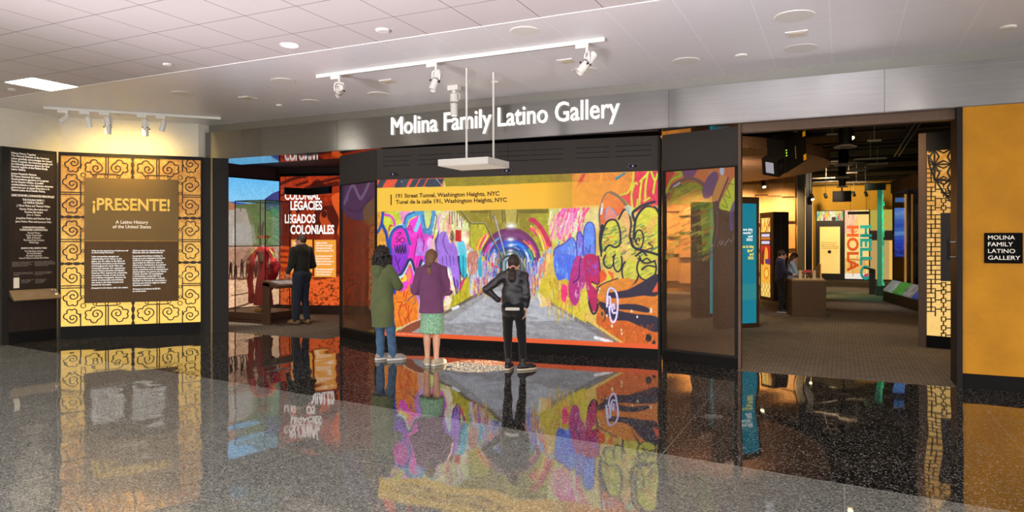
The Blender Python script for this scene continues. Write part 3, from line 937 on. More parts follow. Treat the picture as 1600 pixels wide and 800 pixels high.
block(don, D_, 17.2, 81.6, 237, 266.5, 'Making History Together\nThe National Museum of the American\nLatino gratefully acknowledges the United\nStates Congress, the American people and\nthe following generous donors for their\nfinancial support of the Molina Family\nLatino Gallery.', M_TEXT_P, 0.02)
block(don, D_, 17.2, 82.8, 269, 298, 'Juntos Haciendo Historia\nEl Museo Nacional del Latino\nEstadounidense agradece al Congreso\nde los Estados Unidos, el pueblo\nestadounidense y a los siguientes donantes\ngenerosos por su apoyo financiero a la\nGalería Latina de la Familia Molina.', M_TEXT_P, 0.02)
for l, r_, t, b, s, bo in (
    (18, 84.5, 304.5, 309, 'LEAD DONORS | DONANTES PRINCIPALES', 0.02),
    (35, 69, 311, 318.5, 'THE MOLINA FAMILY |\nLA FAMILIA MOLINA', 0.02),
    (26, 78, 320, 324.5, 'J. Mario Molina and Therese Molina', 0.01),
    (30.5, 74, 325.5, 333, 'Martha Molina Bernadett and\nFaustino Bernadett', 0.01),
    (41.5, 63.5, 334.5, 338, 'John C. Molina', 0.01),
    (25, 79, 339.5, 343.8, 'Josephine Molina and Heather Rudy', 0.01),
    (24, 80, 345, 348.8, 'Janet Molina Watt and Laurence Watt', 0.01),
    (31, 74, 354, 360.6, 'CORPORATE FOUNDERS |\nFUNDADORES CORPORATIVOS', 0.02),
    (36.5, 69, 362.5, 381, 'General Motors\nTarget Corporation\nBank of America\nThe Coca-Cola Company\nWells Fargo', 0.0),
    (33, 73, 386.5, 389.6, 'BENEFACTORS | BENEFACTORES', 0.02),
    (30, 76, 391, 405, 'The Walt Disney Company\nThe Ford Foundation\nMicrosoft Corporation\nHenry R. Muñoz III and Kyle Ferari-Muñoz', 0.0)):
    block(don, D_, l, r_, t, b, s, M_TEXT_P, bo, 'CENTER', refx=50)
small_en = 'This exhibition received federal support from the\nLatino Initiatives Pool, administered by the\nNational Museum of the American Latino, and\ngenerous support from many others.'
small_es = 'Esta exposición recibió apoyo federal del\nFondo de Iniciativas Latinas, administrado por\nel Museo Nacional del Latino Estadounidense,\ny el generoso apoyo de otros.'
for l, r_, t, b, s in ((19, 52, 409, 417, small_en), (54, 86.5, 408, 416, small_es),
                       (21, 52, 425.5, 431.5, 'Visit the gallery website to see the\nlist of donors and learn more about\nthe gallery.'), (54.5, 81, 424.5, 430, 'Visite el sitio web de la galería\npara ver la lista de donantes y\nconocer más.'),
                       (33, 52, 437, 443, 'Audio description and\ntext are available\nat this panel.'), (55, 72.5, 436, 443, 'Audio descripción y\ntexto disponibles\nen este panel.')):
    block(don, D_, l, r_, t, b, s, M_GREYTXT, 0.0)
s0, zt = D_(21, 434); s1, zb = D_(30, 450)
MB().box(s0, s1, -0.004, 0, zb, zt).build('white_card', mat('card', '#d8d2c2', 0.6), don)
# the slanted shelf
zs = D_(13, 454)[1]
sh = MB().plate([(0, 0)], 0, 0) if False else MB()
a0, b0 = (0.0, zs), (-0.185, zs - 0.155)
sh.add([(0.005, a0[0], a0[1]), (DL - 0.01, a0[0], a0[1]), (DL - 0.01, b0[0], b0[1]), (0.005, b0[0], b0[1]),
        (0.005, a0[0], a0[1] - 0.10), (DL - 0.01, a0[0], a0[1] - 0.10), (DL - 0.01, b0[0] + 0.01, b0[1] - 0.02), (0.005, b0[0] + 0.01, b0[1] - 0.02)],
       [(0, 1, 2, 3), (4, 5, 6, 7), (0, 1, 5, 4), (2, 3, 7, 6), (0, 3, 7, 4), (1, 2, 6, 5)])
shelf = sh.build('reading_shelf', mat('bronze_shelf', '#7c6a58', 0.38, metal=0.5, var=0.06), don, bevel=0.003)
def on_shelf(body, s0, s1, u0, u1, mt, name='lettering'):
    """text laid on the sloping shelf; u runs 0 at the wall to 1 at the front edge"""
    me = text_mesh(body, 0.0)
    n = len(me.vertices); c = np.empty(n * 3); me.vertices.foreach_get('co', c); c = c.reshape(n, 3)
    a, b = c.min(0), c.max(0)
    x = (c[:, 0] - a[0]) / (b[0] - a[0]) * (s1 - s0) + s0
    u = u1 + (c[:, 1] - a[1]) / (b[1] - a[1]) * (u0 - u1)
    nc = np.stack([x, b0[0] * u - 0.002, a0[1] + (b0[1] - a0[1]) * u + 0.003], 1)
    me.vertices.foreach_set('co', nc.ravel()); me.materials.clear(); me.update()
    link_mesh(name, me, mt, shelf)
on_shelf('Use the buttons to hear\nan introduction to the gallery\nand a description of the\nspaces around you', 0.20, 0.38, 0.25, 0.75, M_GREYTXT)
on_shelf('Use los botones para oír\nuna introducción a la galería\ny una descripción de los\nespacios a su alrededor', 0.41, 0.58, 0.25, 0.75, M_GREYTXT)
for s, u, c, r in ((0.655, 0.30, '#3a3ad0', 0.014), (0.67, 0.62, '#f4efe4', 0.02), (0.645, 0.14, '#f4efe4', 0.009), (0.69, 0.2, '#f4efe4', 0.009)):
    MB().lathe([(r, 0), (r, 0.006), (0.001, 0.008)], Matrix.Translation((s, b0[0] * u, a0[1] + (b0[1] - a0[1]) * u)) @ Matrix.Rotation(R(40), 4, 'X'), 16).build('button', mat('button_' + c[1:], c, 0.4), shelf)

# ================================================================== BACKLIT LATTICE PANEL
def backlit(name, lo, hi, strength, z0, z1):
    """backlit cloudy resin: emission painted brighter towards its foot"""
    m, nt, p = principled(name)
    n1 = noise_node(nt, 5.0, 6, 0.7); n2 = noise_node(nt, 24.0, 4, 0.6)
    ad = node(nt, 'ShaderNodeMath', operation='ADD'); nt.links.new(n1.outputs['Fac'], ad.inputs[0]); nt.links.new(n2.outputs['Fac'], ad.inputs[1])
    mr = node(nt, 'ShaderNodeMapRange'); mr.inputs['From Min'].default_value = 0.68; mr.inputs['From Max'].default_value = 1.3
    nt.links.new(ad.outputs[0], mr.inputs['Value'])
    tc = node(nt, 'ShaderNodeTexCoord'); sp = node(nt, 'ShaderNodeSeparateXYZ'); nt.links.new(tc.outputs['Object'], sp.inputs[0])
    g = node(nt, 'ShaderNodeMapRange'); g.inputs['From Min'].default_value = z0; g.inputs['From Max'].default_value = z1
    g.inputs['To Min'].default_value = 0.65; g.inputs['To Max'].default_value = -0.42
    nt.links.new(sp.outputs['Z'], g.inputs['Value'])
    a2 = node(nt, 'ShaderNodeMath', operation='ADD', use_clamp=True); nt.links.new(mr.outputs[0], a2.inputs[0]); nt.links.new(g.outputs[0], a2.inputs[1])
    mx = node(nt, 'ShaderNodeMix', data_type='RGBA'); nt.links.new(a2.outputs[0], mx.inputs['Factor'])
    mx.inputs['A'].default_value = (*srgb(lo), 1); mx.inputs['B'].default_value = (*srgb(hi), 1)
    nt.links.new(mx.outputs['Result'], p.inputs['Emission Color']); p.inputs['Emission Strength'].default_value = strength
    p.inputs['Base Color'].default_value = (0.25, 0.14, 0.03, 1); p.inputs['Roughness'].default_value = 0.45
    b = node(nt, 'ShaderNodeBump'); b.inputs['Strength'].default_value = 0.5; b.inputs['Distance'].default_value = 0.01
    nt.links.new(n2.outputs['Fac'], b.inputs['Height']); nt.links.new(b.outputs['Normal'], p.inputs['Normal'])
    return m
L_ = W(LAT0, LAT1)
LL = math.dist(LAT0, LAT1)
lat = wall_root('backlit_lattice_panel', LAT0, LAT1, 'wide glowing golden panel with black cloud-scroll ironwork around a brown title board', 'lit panel')
ls0, ls1 = L_(95.2, 300)[0], L_(313.6, 300)[0]
lz0, lz1 = 0.215, 3.175
MB().box(0.16, LL, 0.0, 0.10, 0.16, 3.235).build('housing', M_CHAR, lat)
MB().box(0, ls0, -0.03, 0, 0.0, 3.235).box(ls1, LL, -0.03, 0, 0.0, 3.235).box(ls0, ls1, -0.03, 0, lz1, 3.235).build('frame', M_CHAR, lat)
MB().box(ls0, ls1, -0.03, 0.0, 0.0, lz0).build('plinth', M_BLACK, lat)
MB().box(ls0, ls1, -0.006, 0.0, lz0, lz1).build('backlit_sheet', backlit('gold_backlight', '#a8620c', '#ffd25c', 0.92, 0.1, 2.3), lat)

# scrollwork motif, traced once; x to the right, z up, about 0.28 m across
zm = [(u / 8 + 88, v / 8 + 238) for u, v in ((222, 396), (214, 414), (192, 416), (170, 400), (172, 376), (196, 360), (232, 364), (262, 392), (256, 432), (224, 460), (184, 462), (146, 440), (120, 408))]
lobes = [[(120, 408), (90, 395), (82, 366), (98, 338), (130, 330)], [(130, 330), (128, 298), (150, 278), (180, 280), (196, 292)],
         [(196, 292), (218, 276), (246, 282), (262, 308), (256, 336)], [(256, 336), (284, 344), (304, 362), (306, 390)]]
cs, cz = L_(88 + 185 / 8, 238 + 370 / 8)
def trace(pts, k=6):
    return [(a - cs, b - cz) for a, b in (L_(x, y) for x, y in pts)]
motif = [smooth_line(trace(zm), 6)] + [smooth_line(trace([(u / 8 + 88, v / 8 + 238) for u, v in lb]), 5) for lb in lobes]
motif = [[(float(p[0]), float(p[1])) for p in ln] for ln in motif]
BAR = 0.017
iron = MB()
def put(px, py, mode, sc=1.0):
    x, z = L_(px, py)
    for ln in motif:
        q = []
        for a, b in ln:
            if 'T' in mode: a, b = -b, -a
            if 'x' in mode: a = -a
            if 'z' in mode: b = -b
            q.append((x + a * sc, z + b * sc))
        iron.ribbon(q, BAR, -0.022, -0.006)
put(113.5, 257.5, 'z', 0.92); put(111, 284, ''); put(111, 321, 'z'); put(111, 357, ''); put(111.5, 394, 'z'); put(111, 430, ''); put(112, 466, 'z'); put(111.5, 494, '', 0.92)
put(299.5, 259.5, 'xz', 0.92); put(299, 288, 'x'); put(299, 324, 'xz'); put(299, 357, 'x'); put(299, 392.5, 'xz'); put(299, 427.5, 'x'); put(299, 463.5, 'xz'); put(299.5, 489.5, 'x', 0.92)
for px, py, m in ((147, 260.5, 'T'), (187, 261, 'Tx'), (227.5, 262, 'T'), (267, 263.5, 'Tx'), (147, 493, 'Tz'), (187.5, 491.5, 'Txz'), (228, 490, 'Tz'), (267, 489, 'Txz')):
    put(px, py, m)
bs0, bz1 = L_(132.6, 277.5); bs1 = L_(279.2, 300)[0]; bz0 = L_(133, 473.5)[1]
def hbar(x0, x1, z): iron.box(x0, x1, -0.022, -0.006, z - BAR / 2, z + BAR / 2)
def vbar(x, z0, z1): iron.box(x - BAR / 2, x + BAR / 2, -0.022, -0.006, z0, z1)
il, ir = L_(126.3, 300)[0], L_(285.3, 300)[0]           # long bars beside the motifs
iz1, iz0 = L_(133, 271.2)[1], L_(133, 478.2)[1]
for x, sgn, ys in ((il, -1, ((300.5, 303.8), (374, 377.5), (446.5, 450))), (ir, 1, ((305, 308), (374.5, 377.5), (443, 446)))):
    edge = ls0 if sgn < 0 else ls1
    ref = 112 if sgn < 0 else 299
    for a, b in ys:
        for v in (a, b):
            z = L_(ref, v)[1]
            hbar(min(edge, x), max(edge, x), z)
    zz = [L_(ref, v)[1] for v in ((287, 318), (361, 391), (433, 463))[0]]
    for a, b in ((287, 318), (361, 391), (433, 463)):
        vbar(x, L_(ref, b)[1], L_(ref, a)[1])
    vbar(x, lz1 - 0.22, lz1); vbar(x, lz0, lz0 + 0.22)
for z, edge, xs in ((iz1, lz1, ((165.8, 169.6), (245, 248.6))), (iz0, lz0, ((165.5, 169.5), (245.5, 249.2)))):
    for a, b in xs:
        for v in (a, b):
            x = L_(v, 270)[0]
            vbar(x, min(edge, z), max(edge, z))
    for a, b in ((150, 184), (230, 264)):
        hbar(L_(a, 270)[0], L_(b, 270)[0], z)
def ring(x, z, r):
    iron.ribbon([(x + r * math.cos(t), z + r * math.sin(t)) for t in np.linspace(0, 2 * PI, 17)], 0.011, -0.022, -0.006)
for px, z in ((148.5, iz1), (166.8, iz1), (185.5, iz1), (229.5, iz1), (247, iz1), (264.5, iz1), (148.5, iz0), (167, iz0), (185.5, iz0), (229.5, iz0), (247.5, iz0), (264.5, iz0)):
    ring(L_(px, 270)[0], z + (0.035 if z == iz0 else -0.035), 0.026)
for x, s in ((il, 1), (ir, -1)):
    ref = 129 if s > 0 else 282
    for py in (286, 302.5, 319.5, 359, 375.5, 392, 432, 448, 464):
        ring(x + s * 0.035, L_(ref, py)[1], 0.023)
    for z in (bz1 + 0.045, bz0 - 0.045): ring(x + s * 0.04, z, 0.038)
def twist(p0, p1):
    """bar hammered into a twisted link"""
    n = 24
    top, bot = [], []
    for i in range(n + 1):
        t = i / n
        w = 0.028 * (0.35 + 0.65 * abs(math.cos(t * PI * 3)))
        x, z = p0[0] + (p1[0] - p0[0]) * t, p0[1] + (p1[1] - p0[1]) * t
        dx, dz = p1[0] - p0[0], p1[1] - p0[1]; l = math.hypot(dx, dz)
        top.append((x - dz / l * w, z + dx / l * w)); bot.append((x + dz / l * w, z - dx / l * w))
    for i in range(n):
        iron.plate([top[i], top[i + 1], bot[i + 1], bot[i]], -0.026, -0.006)
for v in (339, 412): z = L_(112, v)[1]; twist((ls0, z), (bs0, z))
for v in (341, 410): z = L_(299, v)[1]; twist((bs1, z), (ls1, z))
x = L_(207.4, 260)[0]; twist((x, bz1), (x, lz1)); x = L_(208.2, 490)[0]; twist((x, lz0), (x, bz0))
iron.build('scrollwork', mat('black_iron', '#2a1d10', 0.5, metal=0.3), lat)

M_BOARD = mat('bronze_board', '#6a5428', 0.5, var=0.04, vscale=30, spec=0.3)
M_BOARD2 = mat('brown_wood_board', '#5a4222', 0.55, spec=0.2, col2='#49351c', vscale=6, stretch=(10, 10, 0.5))
bs = L_(133, 376.3)[1]
tb = MB().box(bs0, bs1, -0.05, -0.006, bs, bz1).build('title_board', M_BOARD, lat, bevel=0.002)
lb = MB().box(bs0, bs1, -0.05, -0.006, bz0, bs - 0.006).build('text_board', M_BOARD2, lat, bevel=0.002)
M_GOLD = glow('gold_letters', '#f5c050', 0.95)
GOLD_L, GOLD_R = L_(145.6, 322)[0], L_(266.2, 322)[0]
gz0, gz1 = L_(206, 334.6)[1], L_(206, 310.2)[1]
text('title_lettering', '¡PRESENTE!', tb, M_GOLD, GOLD_L, GOLD_R, gz0, gz1, -0.056, 0.028, depth=0.004)
text('lettering', 'A Latino History\nof the United States', tb, M_TEXT_P, L_(177, 350)[0], L_(236.7, 350)[0], L_(206, 356.8)[1], L_(206, 344.6)[1], -0.054, 0.012, 'CENTER', line=1.0)
B1 = 'Latino perspectives energize our\nunderstanding of U.S. history. In this\ngallery, you can reflect on the effects of\ncolonization and slavery in the Americas\nand throughout the world. Make new\nconnections between U.S. expansionism\nand the Mexican-American and Spanish-\nAmerican Wars. Examine the complexities\nand common threads of Latin American\nand Caribbean immigration. Discover the\nstories of communities and individuals\nwho acted on the ideals of justice and\ninclusion for the nation.'
B2 = 'Las perspectivas latinas revitalizan la\nforma en la que entendemos la historia\nde EE.UU. En esta galería, tendrá la\noportunidad de reflexionar sobre los\nefectos de la colonización y la esclavitud\nen las Américas y el mundo. Establecer\nnuevas conexiones entre el expansionismo\nestadounidense y las guerras con México\ny España. Examinar las complejidades\ny características compartidas de la\ninmigración latinoamericana y caribeña.\nDescubrir las historias de comunidades y\npersonas que actuaron según los ideales\nde justicia e inclusión.'
for l, r_, t, b, s, bo in ((144, 201, 390.4, 396, 'What do the experiences of Latinos/as tell\nus about being American?', 0.025), (144, 199.5, 399, 445, B1, 0.018), (144, 201, 447.5, 450.5, '¡Presente! is U.S. history still in the making.', 0.02),
                           (208, 258, 390.2, 395.8, '¿Qué nos dicen las experiencias de los\nlatinos/as sobre ser estadounidense?', 0.025), (208, 263, 398.6, 447.5, B2, 0.018), (208.3, 251.5, 450.2, 456, '¡Presente! es la historia de EE.UU.\nen construcción.', 0.02)):
    block(lb, L_, l, r_, t, b, s, M_TEXT_W, bo, y=-0.0525, refx=205)
# light of the left track on the wall, the boards and the donor text
wn_ = Vector((0.703, -0.711, 0))
for px, e, colr, ty in ((169, 26, (1, 0.68, 0.20), 2.6), (227, 26, (1, 0.68, 0.20), 2.6)):
    s, z = L_(px, 330)
    base = Vector((LAT0[0], LAT0[1], 0)) + Vector((0.711, 0.703, 0)) * s
    lamp('SPOT', 'track_beam', base + wn_ * 0.60 + Vector((0, 0, 3.60)), e * 3.4, colr, target=base + Vector((0, 0, 2.85)), size=0.03, angle=150, blend=1.0)
lamp('SPOT', 'track_beam', (-11.55, 7.15, 3.62), 42, (1, 0.92, 0.8), target=(-12.28, 7.15, 2.3), size=0.03, angle=62, blend=0.9)

# ================================================================== LEFT GALLERY ROOM
OW0, OW1 = (-11.95, 12.50), (-7.45, 13.80)
O_ = W(OW0, OW1)
structure(MB().prism([(-12.4, 12.37), (-11.95, 12.50), (-7.45, 13.80), (-7.45, 14.0), (-12.4, 12.6)], 0, 4.3).build('wall_orange', mat('brown_gallery_wall', '#3a2319', 0.7)))
LW0, LW1 = (-12.36, 9.90), (-11.95, 12.50)
V_ = W(LW0, LW1)
structure(MB().prism([(-12.44, 9.85), (-12.03, 12.45), (-12.2, 12.6), (-13.3, 12.6), (-13.3, 9.85)], 0, 4.3).build('wall_landscape', mat('mauve_gallery_wall', '#4a3436', 0.7)))
structure(MB().box(-12.9, -7.5, 10.32, 14, 3.42, 3.5).build('ceiling', mat('left_room_ceiling', '#241a18', 0.7)))

# orange mural
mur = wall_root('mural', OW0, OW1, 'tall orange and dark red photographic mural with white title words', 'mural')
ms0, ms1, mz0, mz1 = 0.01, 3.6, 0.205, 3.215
def o_uv(px, py):
    s, z = O_(px, py)
    return (s - ms0) / (ms1 - ms0), (mz1 - z) / (mz1 - mz0)
cv = Canvas(300, 250, o_uv, (150, 42, 16))
Z = (435, 270, 3.478)
cv.at(*Z)
cv.grain(10, 0.35, 4)
cv.poly([(0, 0), (345, 0), (345, 120), (200, 130), (0, 160)], (178, 56, 24), 0.8)
cv.grain(6, 0.3, 3)
for pts, wd in (([(0, 70), (80, 35), (150, 20)], 16), ([(90, 120), (210, 60), (345, 25)], 15), ([(160, 100), (230, 80), (320, 60)], 26), ([(0, 130), (60, 110)], 10), ([(0, 330), (60, 300), (90, 280)], 26), ([(40, 240), (150, 190), (230, 160)], 20), ([(100, 70), (160, 50)], 12)):
    cv.line(pts, wd, (52, 14, 8), 0.75)
cv.ell(215, 80, 38, 40, (58, 16, 9), 0.8)
cv.poly([(200, 190), (345, 170), (345, 330), (180, 340)], (66, 18, 10), 0.8)
cv.poly([(0, 160), (70, 150), (80, 400), (0, 420)], (92, 26, 12), 0.8)
cv.poly([(290, 130), (325, 110), (345, 120), (345, 330), (320, 330), (330, 250), (300, 180)], (238, 98, 38), 0.9, smooth=True)
cv.poly([(235, 215), (262, 205), (270, 250), (300, 300), (300, 360), (230, 360), (240, 300), (225, 250)], (230, 92, 36), 0.75, smooth=True)
cv.ell(250, 225, 15, 20, (60, 16, 9), 0.9)
cv.poly([(75, 215), (95, 205), (100, 250), (85, 290), (70, 260)], (225, 86, 32), 0.8, smooth=True)
for y0 in (395, 430, 460, 492):
    cv.poly([(0, y0), (78, y0 + 6), (70, y0 + 24), (0, y0 + 18)], (235, 88, 30), 0.9)
cv.poly([(80, 300), (330, 330), (345, 590), (150, 560), (80, 480)], (96, 26, 12), 0.55)
cv.poly([(0, 540), (60, 535), (180, 560), (345, 545), (345, 725), (0, 725)], (236, 98, 40), 1.0)
cv.poly([(345, 535), (230, 548), (180, 570), (200, 585), (345, 560)], (60, 18, 10), 0.6)
g = fnoise(cv.H, cv.W, 7, 3)
vv = np.linspace(0, 1, cv.H)[:, None]
m = np.clip((g - 0.55) * 6, 0, 1) * (vv > 0.755)
cv.a *= (1 - 0.55 * m)[..., None]
cv.streaks((0, 560, 345, 720), [(120, 40, 18), (250, 130, 70)], 90, 2, 4, 14, 0.6, slant=2.0)
picture('mural_print', cv, mur, screen_mat('mural_glow', 0.95), ms0, ms1, mz0, mz1, -0.012)  # the print's colours are put out as emission
MB().box(0, 4.6, -0.05, 0.0, 0, 0.2).build('plinth', mat('brown_plinth', '#3b2a20', 0.6), mur)
MB().box(0, 4.6, -0.04, 0.0, mz1, mz1 + 0.06).build('top_rail', M_BLACK, mur)
for s, l, r_, t, b in (('COLONIAL', 445.6, 500.5, 299, 312.3), ('LEGACIES', 454.5, 504, 313.8, 328.4), ('LEGADOS', 445.6, 493.4, 334.6, 349), ('COLONIALES', 454.5, 522.7, 351.4, 366)):
    block(mur, O_, l, r_, t, b, s, M_TEXT_W, 0.03, y=-0.02, refx=480, name='title_lettering')
M_AMBER = glow('amber_text_board', '#f9a53a', 0.95)
EN = 'Colonial Legacies\nLatino history in the United\nStates begins with colonial\nencounters long before 1776.\n\nSpanish explorers arrived in\nlands that were home to\nIndigenous nations and set up\nmissions, forts and towns.'
for l, r_, t, b, body in ((456, 488.3, 374.5, 426, EN), (492, 525.3, 374.8, 433, EN.replace('Colonial Legacies', 'Legados coloniales') + '\n\nTheir descendants shaped the\nlife of the borderlands and\nof the Caribbean islands.')):
    s0, zt = O_(l, t); s1, zb = O_(r_, b)
    bd = MB().box(s0, s1, -0.03, -0.012, zb, zt).build('text_board', M_AMBER, mur)
    block(bd, O_, l + 2.5, r_ - 3, t + 3, b - 3, body, M_TEXT_W, 0.015, y=-0.032, refx=480)

# landscape screen above, sepia photograph below
scn = wall_root('landscape_screen', LW0, LW1, 'large bright screen with a dirt road, green hillside and pale blue sky', 'screen')
vz0, vz1, vs0, vs1 = 1.595, 3.10, 0.05, math.dist(LW0, LW1) - 0.04
def v_uv(z0, z1):
    def f(px, py):
        s, z = V_(px, py)
        return (s - vs0) / (vs1 - vs0), (z1 - z) / (z1 - z0)
    return f
cv = Canvas(260, 170, v_uv(vz0, vz1), (135, 205, 240)).at(350, 240, 5.714)
sky = np.linspace(0, 1, cv.H)[:, None, None]
cv.a[:] = np.array((104, 186, 238)) * (1 - sky) + np.array((190, 228, 245)) * sky
cv.grain(60, 0.06)
cv.poly([(-200, 420), (100, 430), (250, 455), (300, 430), (300, 480), (-200, 480)], (60, 100, 190))
cv.poly([(360, 405), (430, 355), (505, 325), (560, 310), (560, 520), (350, 480)], (58, 62, 122))
cv.poly([(-300, 470), (60, 480), (120, 458), (300, 440), (400, 480), (560, 480), (560, 900), (-300, 900)], (96, 118, 62))
cv.poly([(60, 480), (120, 455), (250, 470), (330, 425), (400, 460), (480, 505), (505, 700), (420, 560), (250, 520)], (96, 118, 66), 0.9, smooth=True)
cv.poly([(350, 440), (505, 430), (505, 520), (420, 540), (360, 500)], (48, 66, 84), 0.8)
cv.ell(445, 520, 45, 30, (64, 138, 52), 0.9); cv.ell(300, 575, 38, 14, (88, 140, 62), 0.8); cv.ell(360, 640, 30, 20, (92, 140, 64), 0.8); cv.ell(480, 700, 22, 26, (96, 136, 70), 0.8)
[cv.ell(rng.uniform(250, 500), rng.uniform(470, 760), rng.uniform(8, 22), rng.uniform(5, 11), [(70, 126, 52), (110, 128, 76), (128, 128, 92), (60, 92, 52)][i % 4], 0.7) for i in range(60)]
cv.poly([(-260, 480), (190, 490), (230, 600), (250, 700), (290, 900), (-300, 900)], (178, 164, 150))
cv.poly([(40, 425), (100, 455), (100, 500), (-200, 520), (-200, 380)], (176, 118, 84))
cv.poly([(190, 490), (220, 500), (300, 700), (320, 900), (260, 900), (235, 640)], (116, 122, 74), 0.9)
cv.streaks((380, 560, 505, 800), [(170, 165, 120), (90, 98, 62), (140, 140, 96), (90, 150, 60)], 80, 7, 10, 40, 0.7, slant=2.0)
cv.streaks((220, 540, 400, 780), [(80, 150, 60), (150, 150, 90), (70, 100, 50)], 60, 7, 6, 20, 0.7, slant=0.5)
cv.streaks((-200, 520, 240, 800), [(195, 184, 172), (160, 146, 132), (206, 196, 186)], 60, 14, 20, 80, 0.4, slant=-0.3)
cv.poly([(95, 620), (260, 640), (290, 800), (60, 800)], (200, 196, 194), 0.4)
cv.line([(145, 490), (146, 515)], 6, (60, 44, 34)); cv.line([(318, 632), (306, 660), (300, 700)], 10, (70, 60, 46))
cv.grain(4, 0.12, 2)
picture('display', cv, scn, screen_mat('landscape_light', 1.0), vs0, vs1, vz0, vz1, -0.012)
MB().box(0, vs1 + 0.03, -0.011, 0.02, vz0 - 0.02, vz1 + 0.03).build('screen_frame', M_BLACK, scn)
ph = wall_root('sepia_photograph', LW0, LW1, 'sepia photograph of marching men on sand below the landscape screen', 'photograph')
cv = Canvas(260, 150, v_uv(0.22, 1.575), (206, 160, 128)).at(355, 380, 4.83)
cv.poly([(0, 0), (490, 0), (490, 170), (0, 190)], (190, 145, 118))
cv.poly([(0, 50), (110, 40), (180, 60), (220, 90), (220, 180), (0, 190)], (168, 124, 100), 0.8)
cv.poly([(380, 60), (420, 55), (430, 170), (380, 170)], (120, 84, 70), 0.8)
cv.poly([(15, 230), (500, 240), (500, 640), (15, 640)], (226, 176, 138))
cv.grain(8, 0.16, 3)
for k in range(5): cv.line([(80 + 22 * k, 130 - 22 * k + 60), (170 + 14 * k, 40 + 10 * k)], 5, (90, 62, 52), 0.7)
for x, h_ in ((24, 70), (60, 50), (108, 95), (150, 85), (200, 88), (225, 80)):
    y = 215
    cv.poly([(x - 9, y - h_ * 0.78), (x + 9, y - h_ * 0.78), (x + 12, y - h_ * 0.3), (x + 14, y + 40), (x + 4, y + 42), (x, y), (x - 6, y + 42), (x - 14, y + 38), (x - 12, y - h_ * 0.3)], (44, 28, 24))
    cv.ell(x, y - h_ * 0.88, 8, 9, (44, 28, 24))
    cv.line([(x + 6, y - h_ * 0.6), (x + 24, y - h_ * 0.95)], 4, (44, 28, 24))
    cv.line([(x - 10, y + 42), (x - 70, y + 52), (x - 120, y + 60)], 9, (96, 62, 50), 0.8)
cv.line([(190, 360), (120, 380), (30, 395)], 9, (92, 60, 50), 0.9); cv.line([(190, 440), (110, 470), (10, 495)], 14, (86, 56, 46), 0.9)
cv.poly([(470, 60), (500, 40), (500, 160), (460, 150)], (40, 26, 22), 0.9)
cv.poly([(420, 440), (500, 420), (500, 600), (430, 590)], (150, 120, 108), 0.7)
cv.streaks((0, 260, 500, 600), [(190, 142, 110), (245, 205, 170), (130, 92, 72)], 140, 3, 4, 14, 0.5, slant=2.0)
cv.grain(5, 0.2, 3)
picture('print', cv, ph, screen_mat('sepia_glow', 1.15), vs0, vs1, 0.22, 1.575, -0.012)  # print given its own emission in place of light falling on it
MB().box(0, vs1 - 0.02, -0.02, 0.02, 0.0, 0.20).build('plinth', mat('brown_plinth', '#3b2a20', 0.6), ph)

# plinth, glass case, dress, stand
M_PLINTH = mat('brown_display_plinth', '#5b4232', 0.5, var=0.08)
pl = root('display_plinth', (-11.36, 11.23, 0), 0, 'low brown display plinth under the glass case with the red dress', 'plinth')
MB().box(-0.62, 0.71, -0.51, 0.50, 0.0, 0.215).build('body', M_PLINTH, pl, bevel=0.004)
MB().box(-0.625, 0.72, -0.52, 0.51, 0.065, 0.072).build('groove', M_BLACK, pl)
gc = root('glass_case', (-11.08, 11.08, 0.216), 0, 'tall clear glass display case with dark edges around the red dress', 'display case')
gx, gy, gh = 0.42, 0.35, 2.32
M_GLASS = glass_mat('case_glass', (0.97, 0.985, 0.98), 0.05)
for nm, b in (('pane', (-gx, gx, -gy, -gy + 0.006)), ('pane', (-gx, gx, gy - 0.006, gy)), ('pane', (-gx, -gx + 0.006, -gy + 0.007, gy - 0.007)), ('pane', (gx - 0.006, gx, -gy + 0.007, gy - 0.007))):
    MB().box(*b, 0.004, gh).build(nm, M_GLASS, gc)
MB().box(-gx, gx, -gy, gy, gh, gh + 0.008).build('top_pane', M_GLASS, gc)
ed = MB()
for x in (-gx, gx):
    for y in (-gy, gy): ed.box(x - 0.008, x + 0.008, y - 0.008, y + 0.008, 0, gh)
for x in (-gx, gx): ed.box(x - 0.008, x + 0.008, -gy, gy, gh - 0.008, gh + 0.010)
for y in (-gy, gy): ed.box(-gx, gx, y - 0.008, y + 0.008, gh - 0.008, gh + 0.010)
ed.build('edge_strips', mat('dark_glass_edge', '#16211f', 0.3), gc)

st = root('reading_stand', (-10.45, 11.04, 0), 0, 'brown bronze reading stand with sloping top in front of the glass case', 'reading stand')
M_STAND = mat('stand_bronze', '#6b5340', 0.45, metal=0.3, var=0.08)
MB().box(-0.17, 0.02, -0.43, -0.385, 0, 0.85).build('leg', M_STAND, st, bevel=0.004)
MB().box(-0.17, 0.02, 0.385, 0.43, 0, 0.85).build('leg', M_STAND, st, bevel=0.004)
MB().box(-0.17, 0.02, -0.385, 0.385, 0.0, 0.03).build('foot_bar', M_STAND, st, bevel=0.004)
t_ = MB().add([(-0.17, -0.43, 0.80), (-0.17, 0.43, 0.80), (0.20, 0.43, 0.735), (0.20, -0.43, 0.735), (-0.17, -0.43, 0.90), (-0.17, 0.43, 0.90), (0.20, 0.43, 0.79), (0.20, -0.43, 0.79)],
              [(0, 3, 2, 1), (4, 5, 6, 7), (0, 1, 5, 4), (1, 2, 6, 5), (2, 3, 7, 6), (3, 0, 4, 7)]).build('top', M_STAND, st, bevel=0.004)
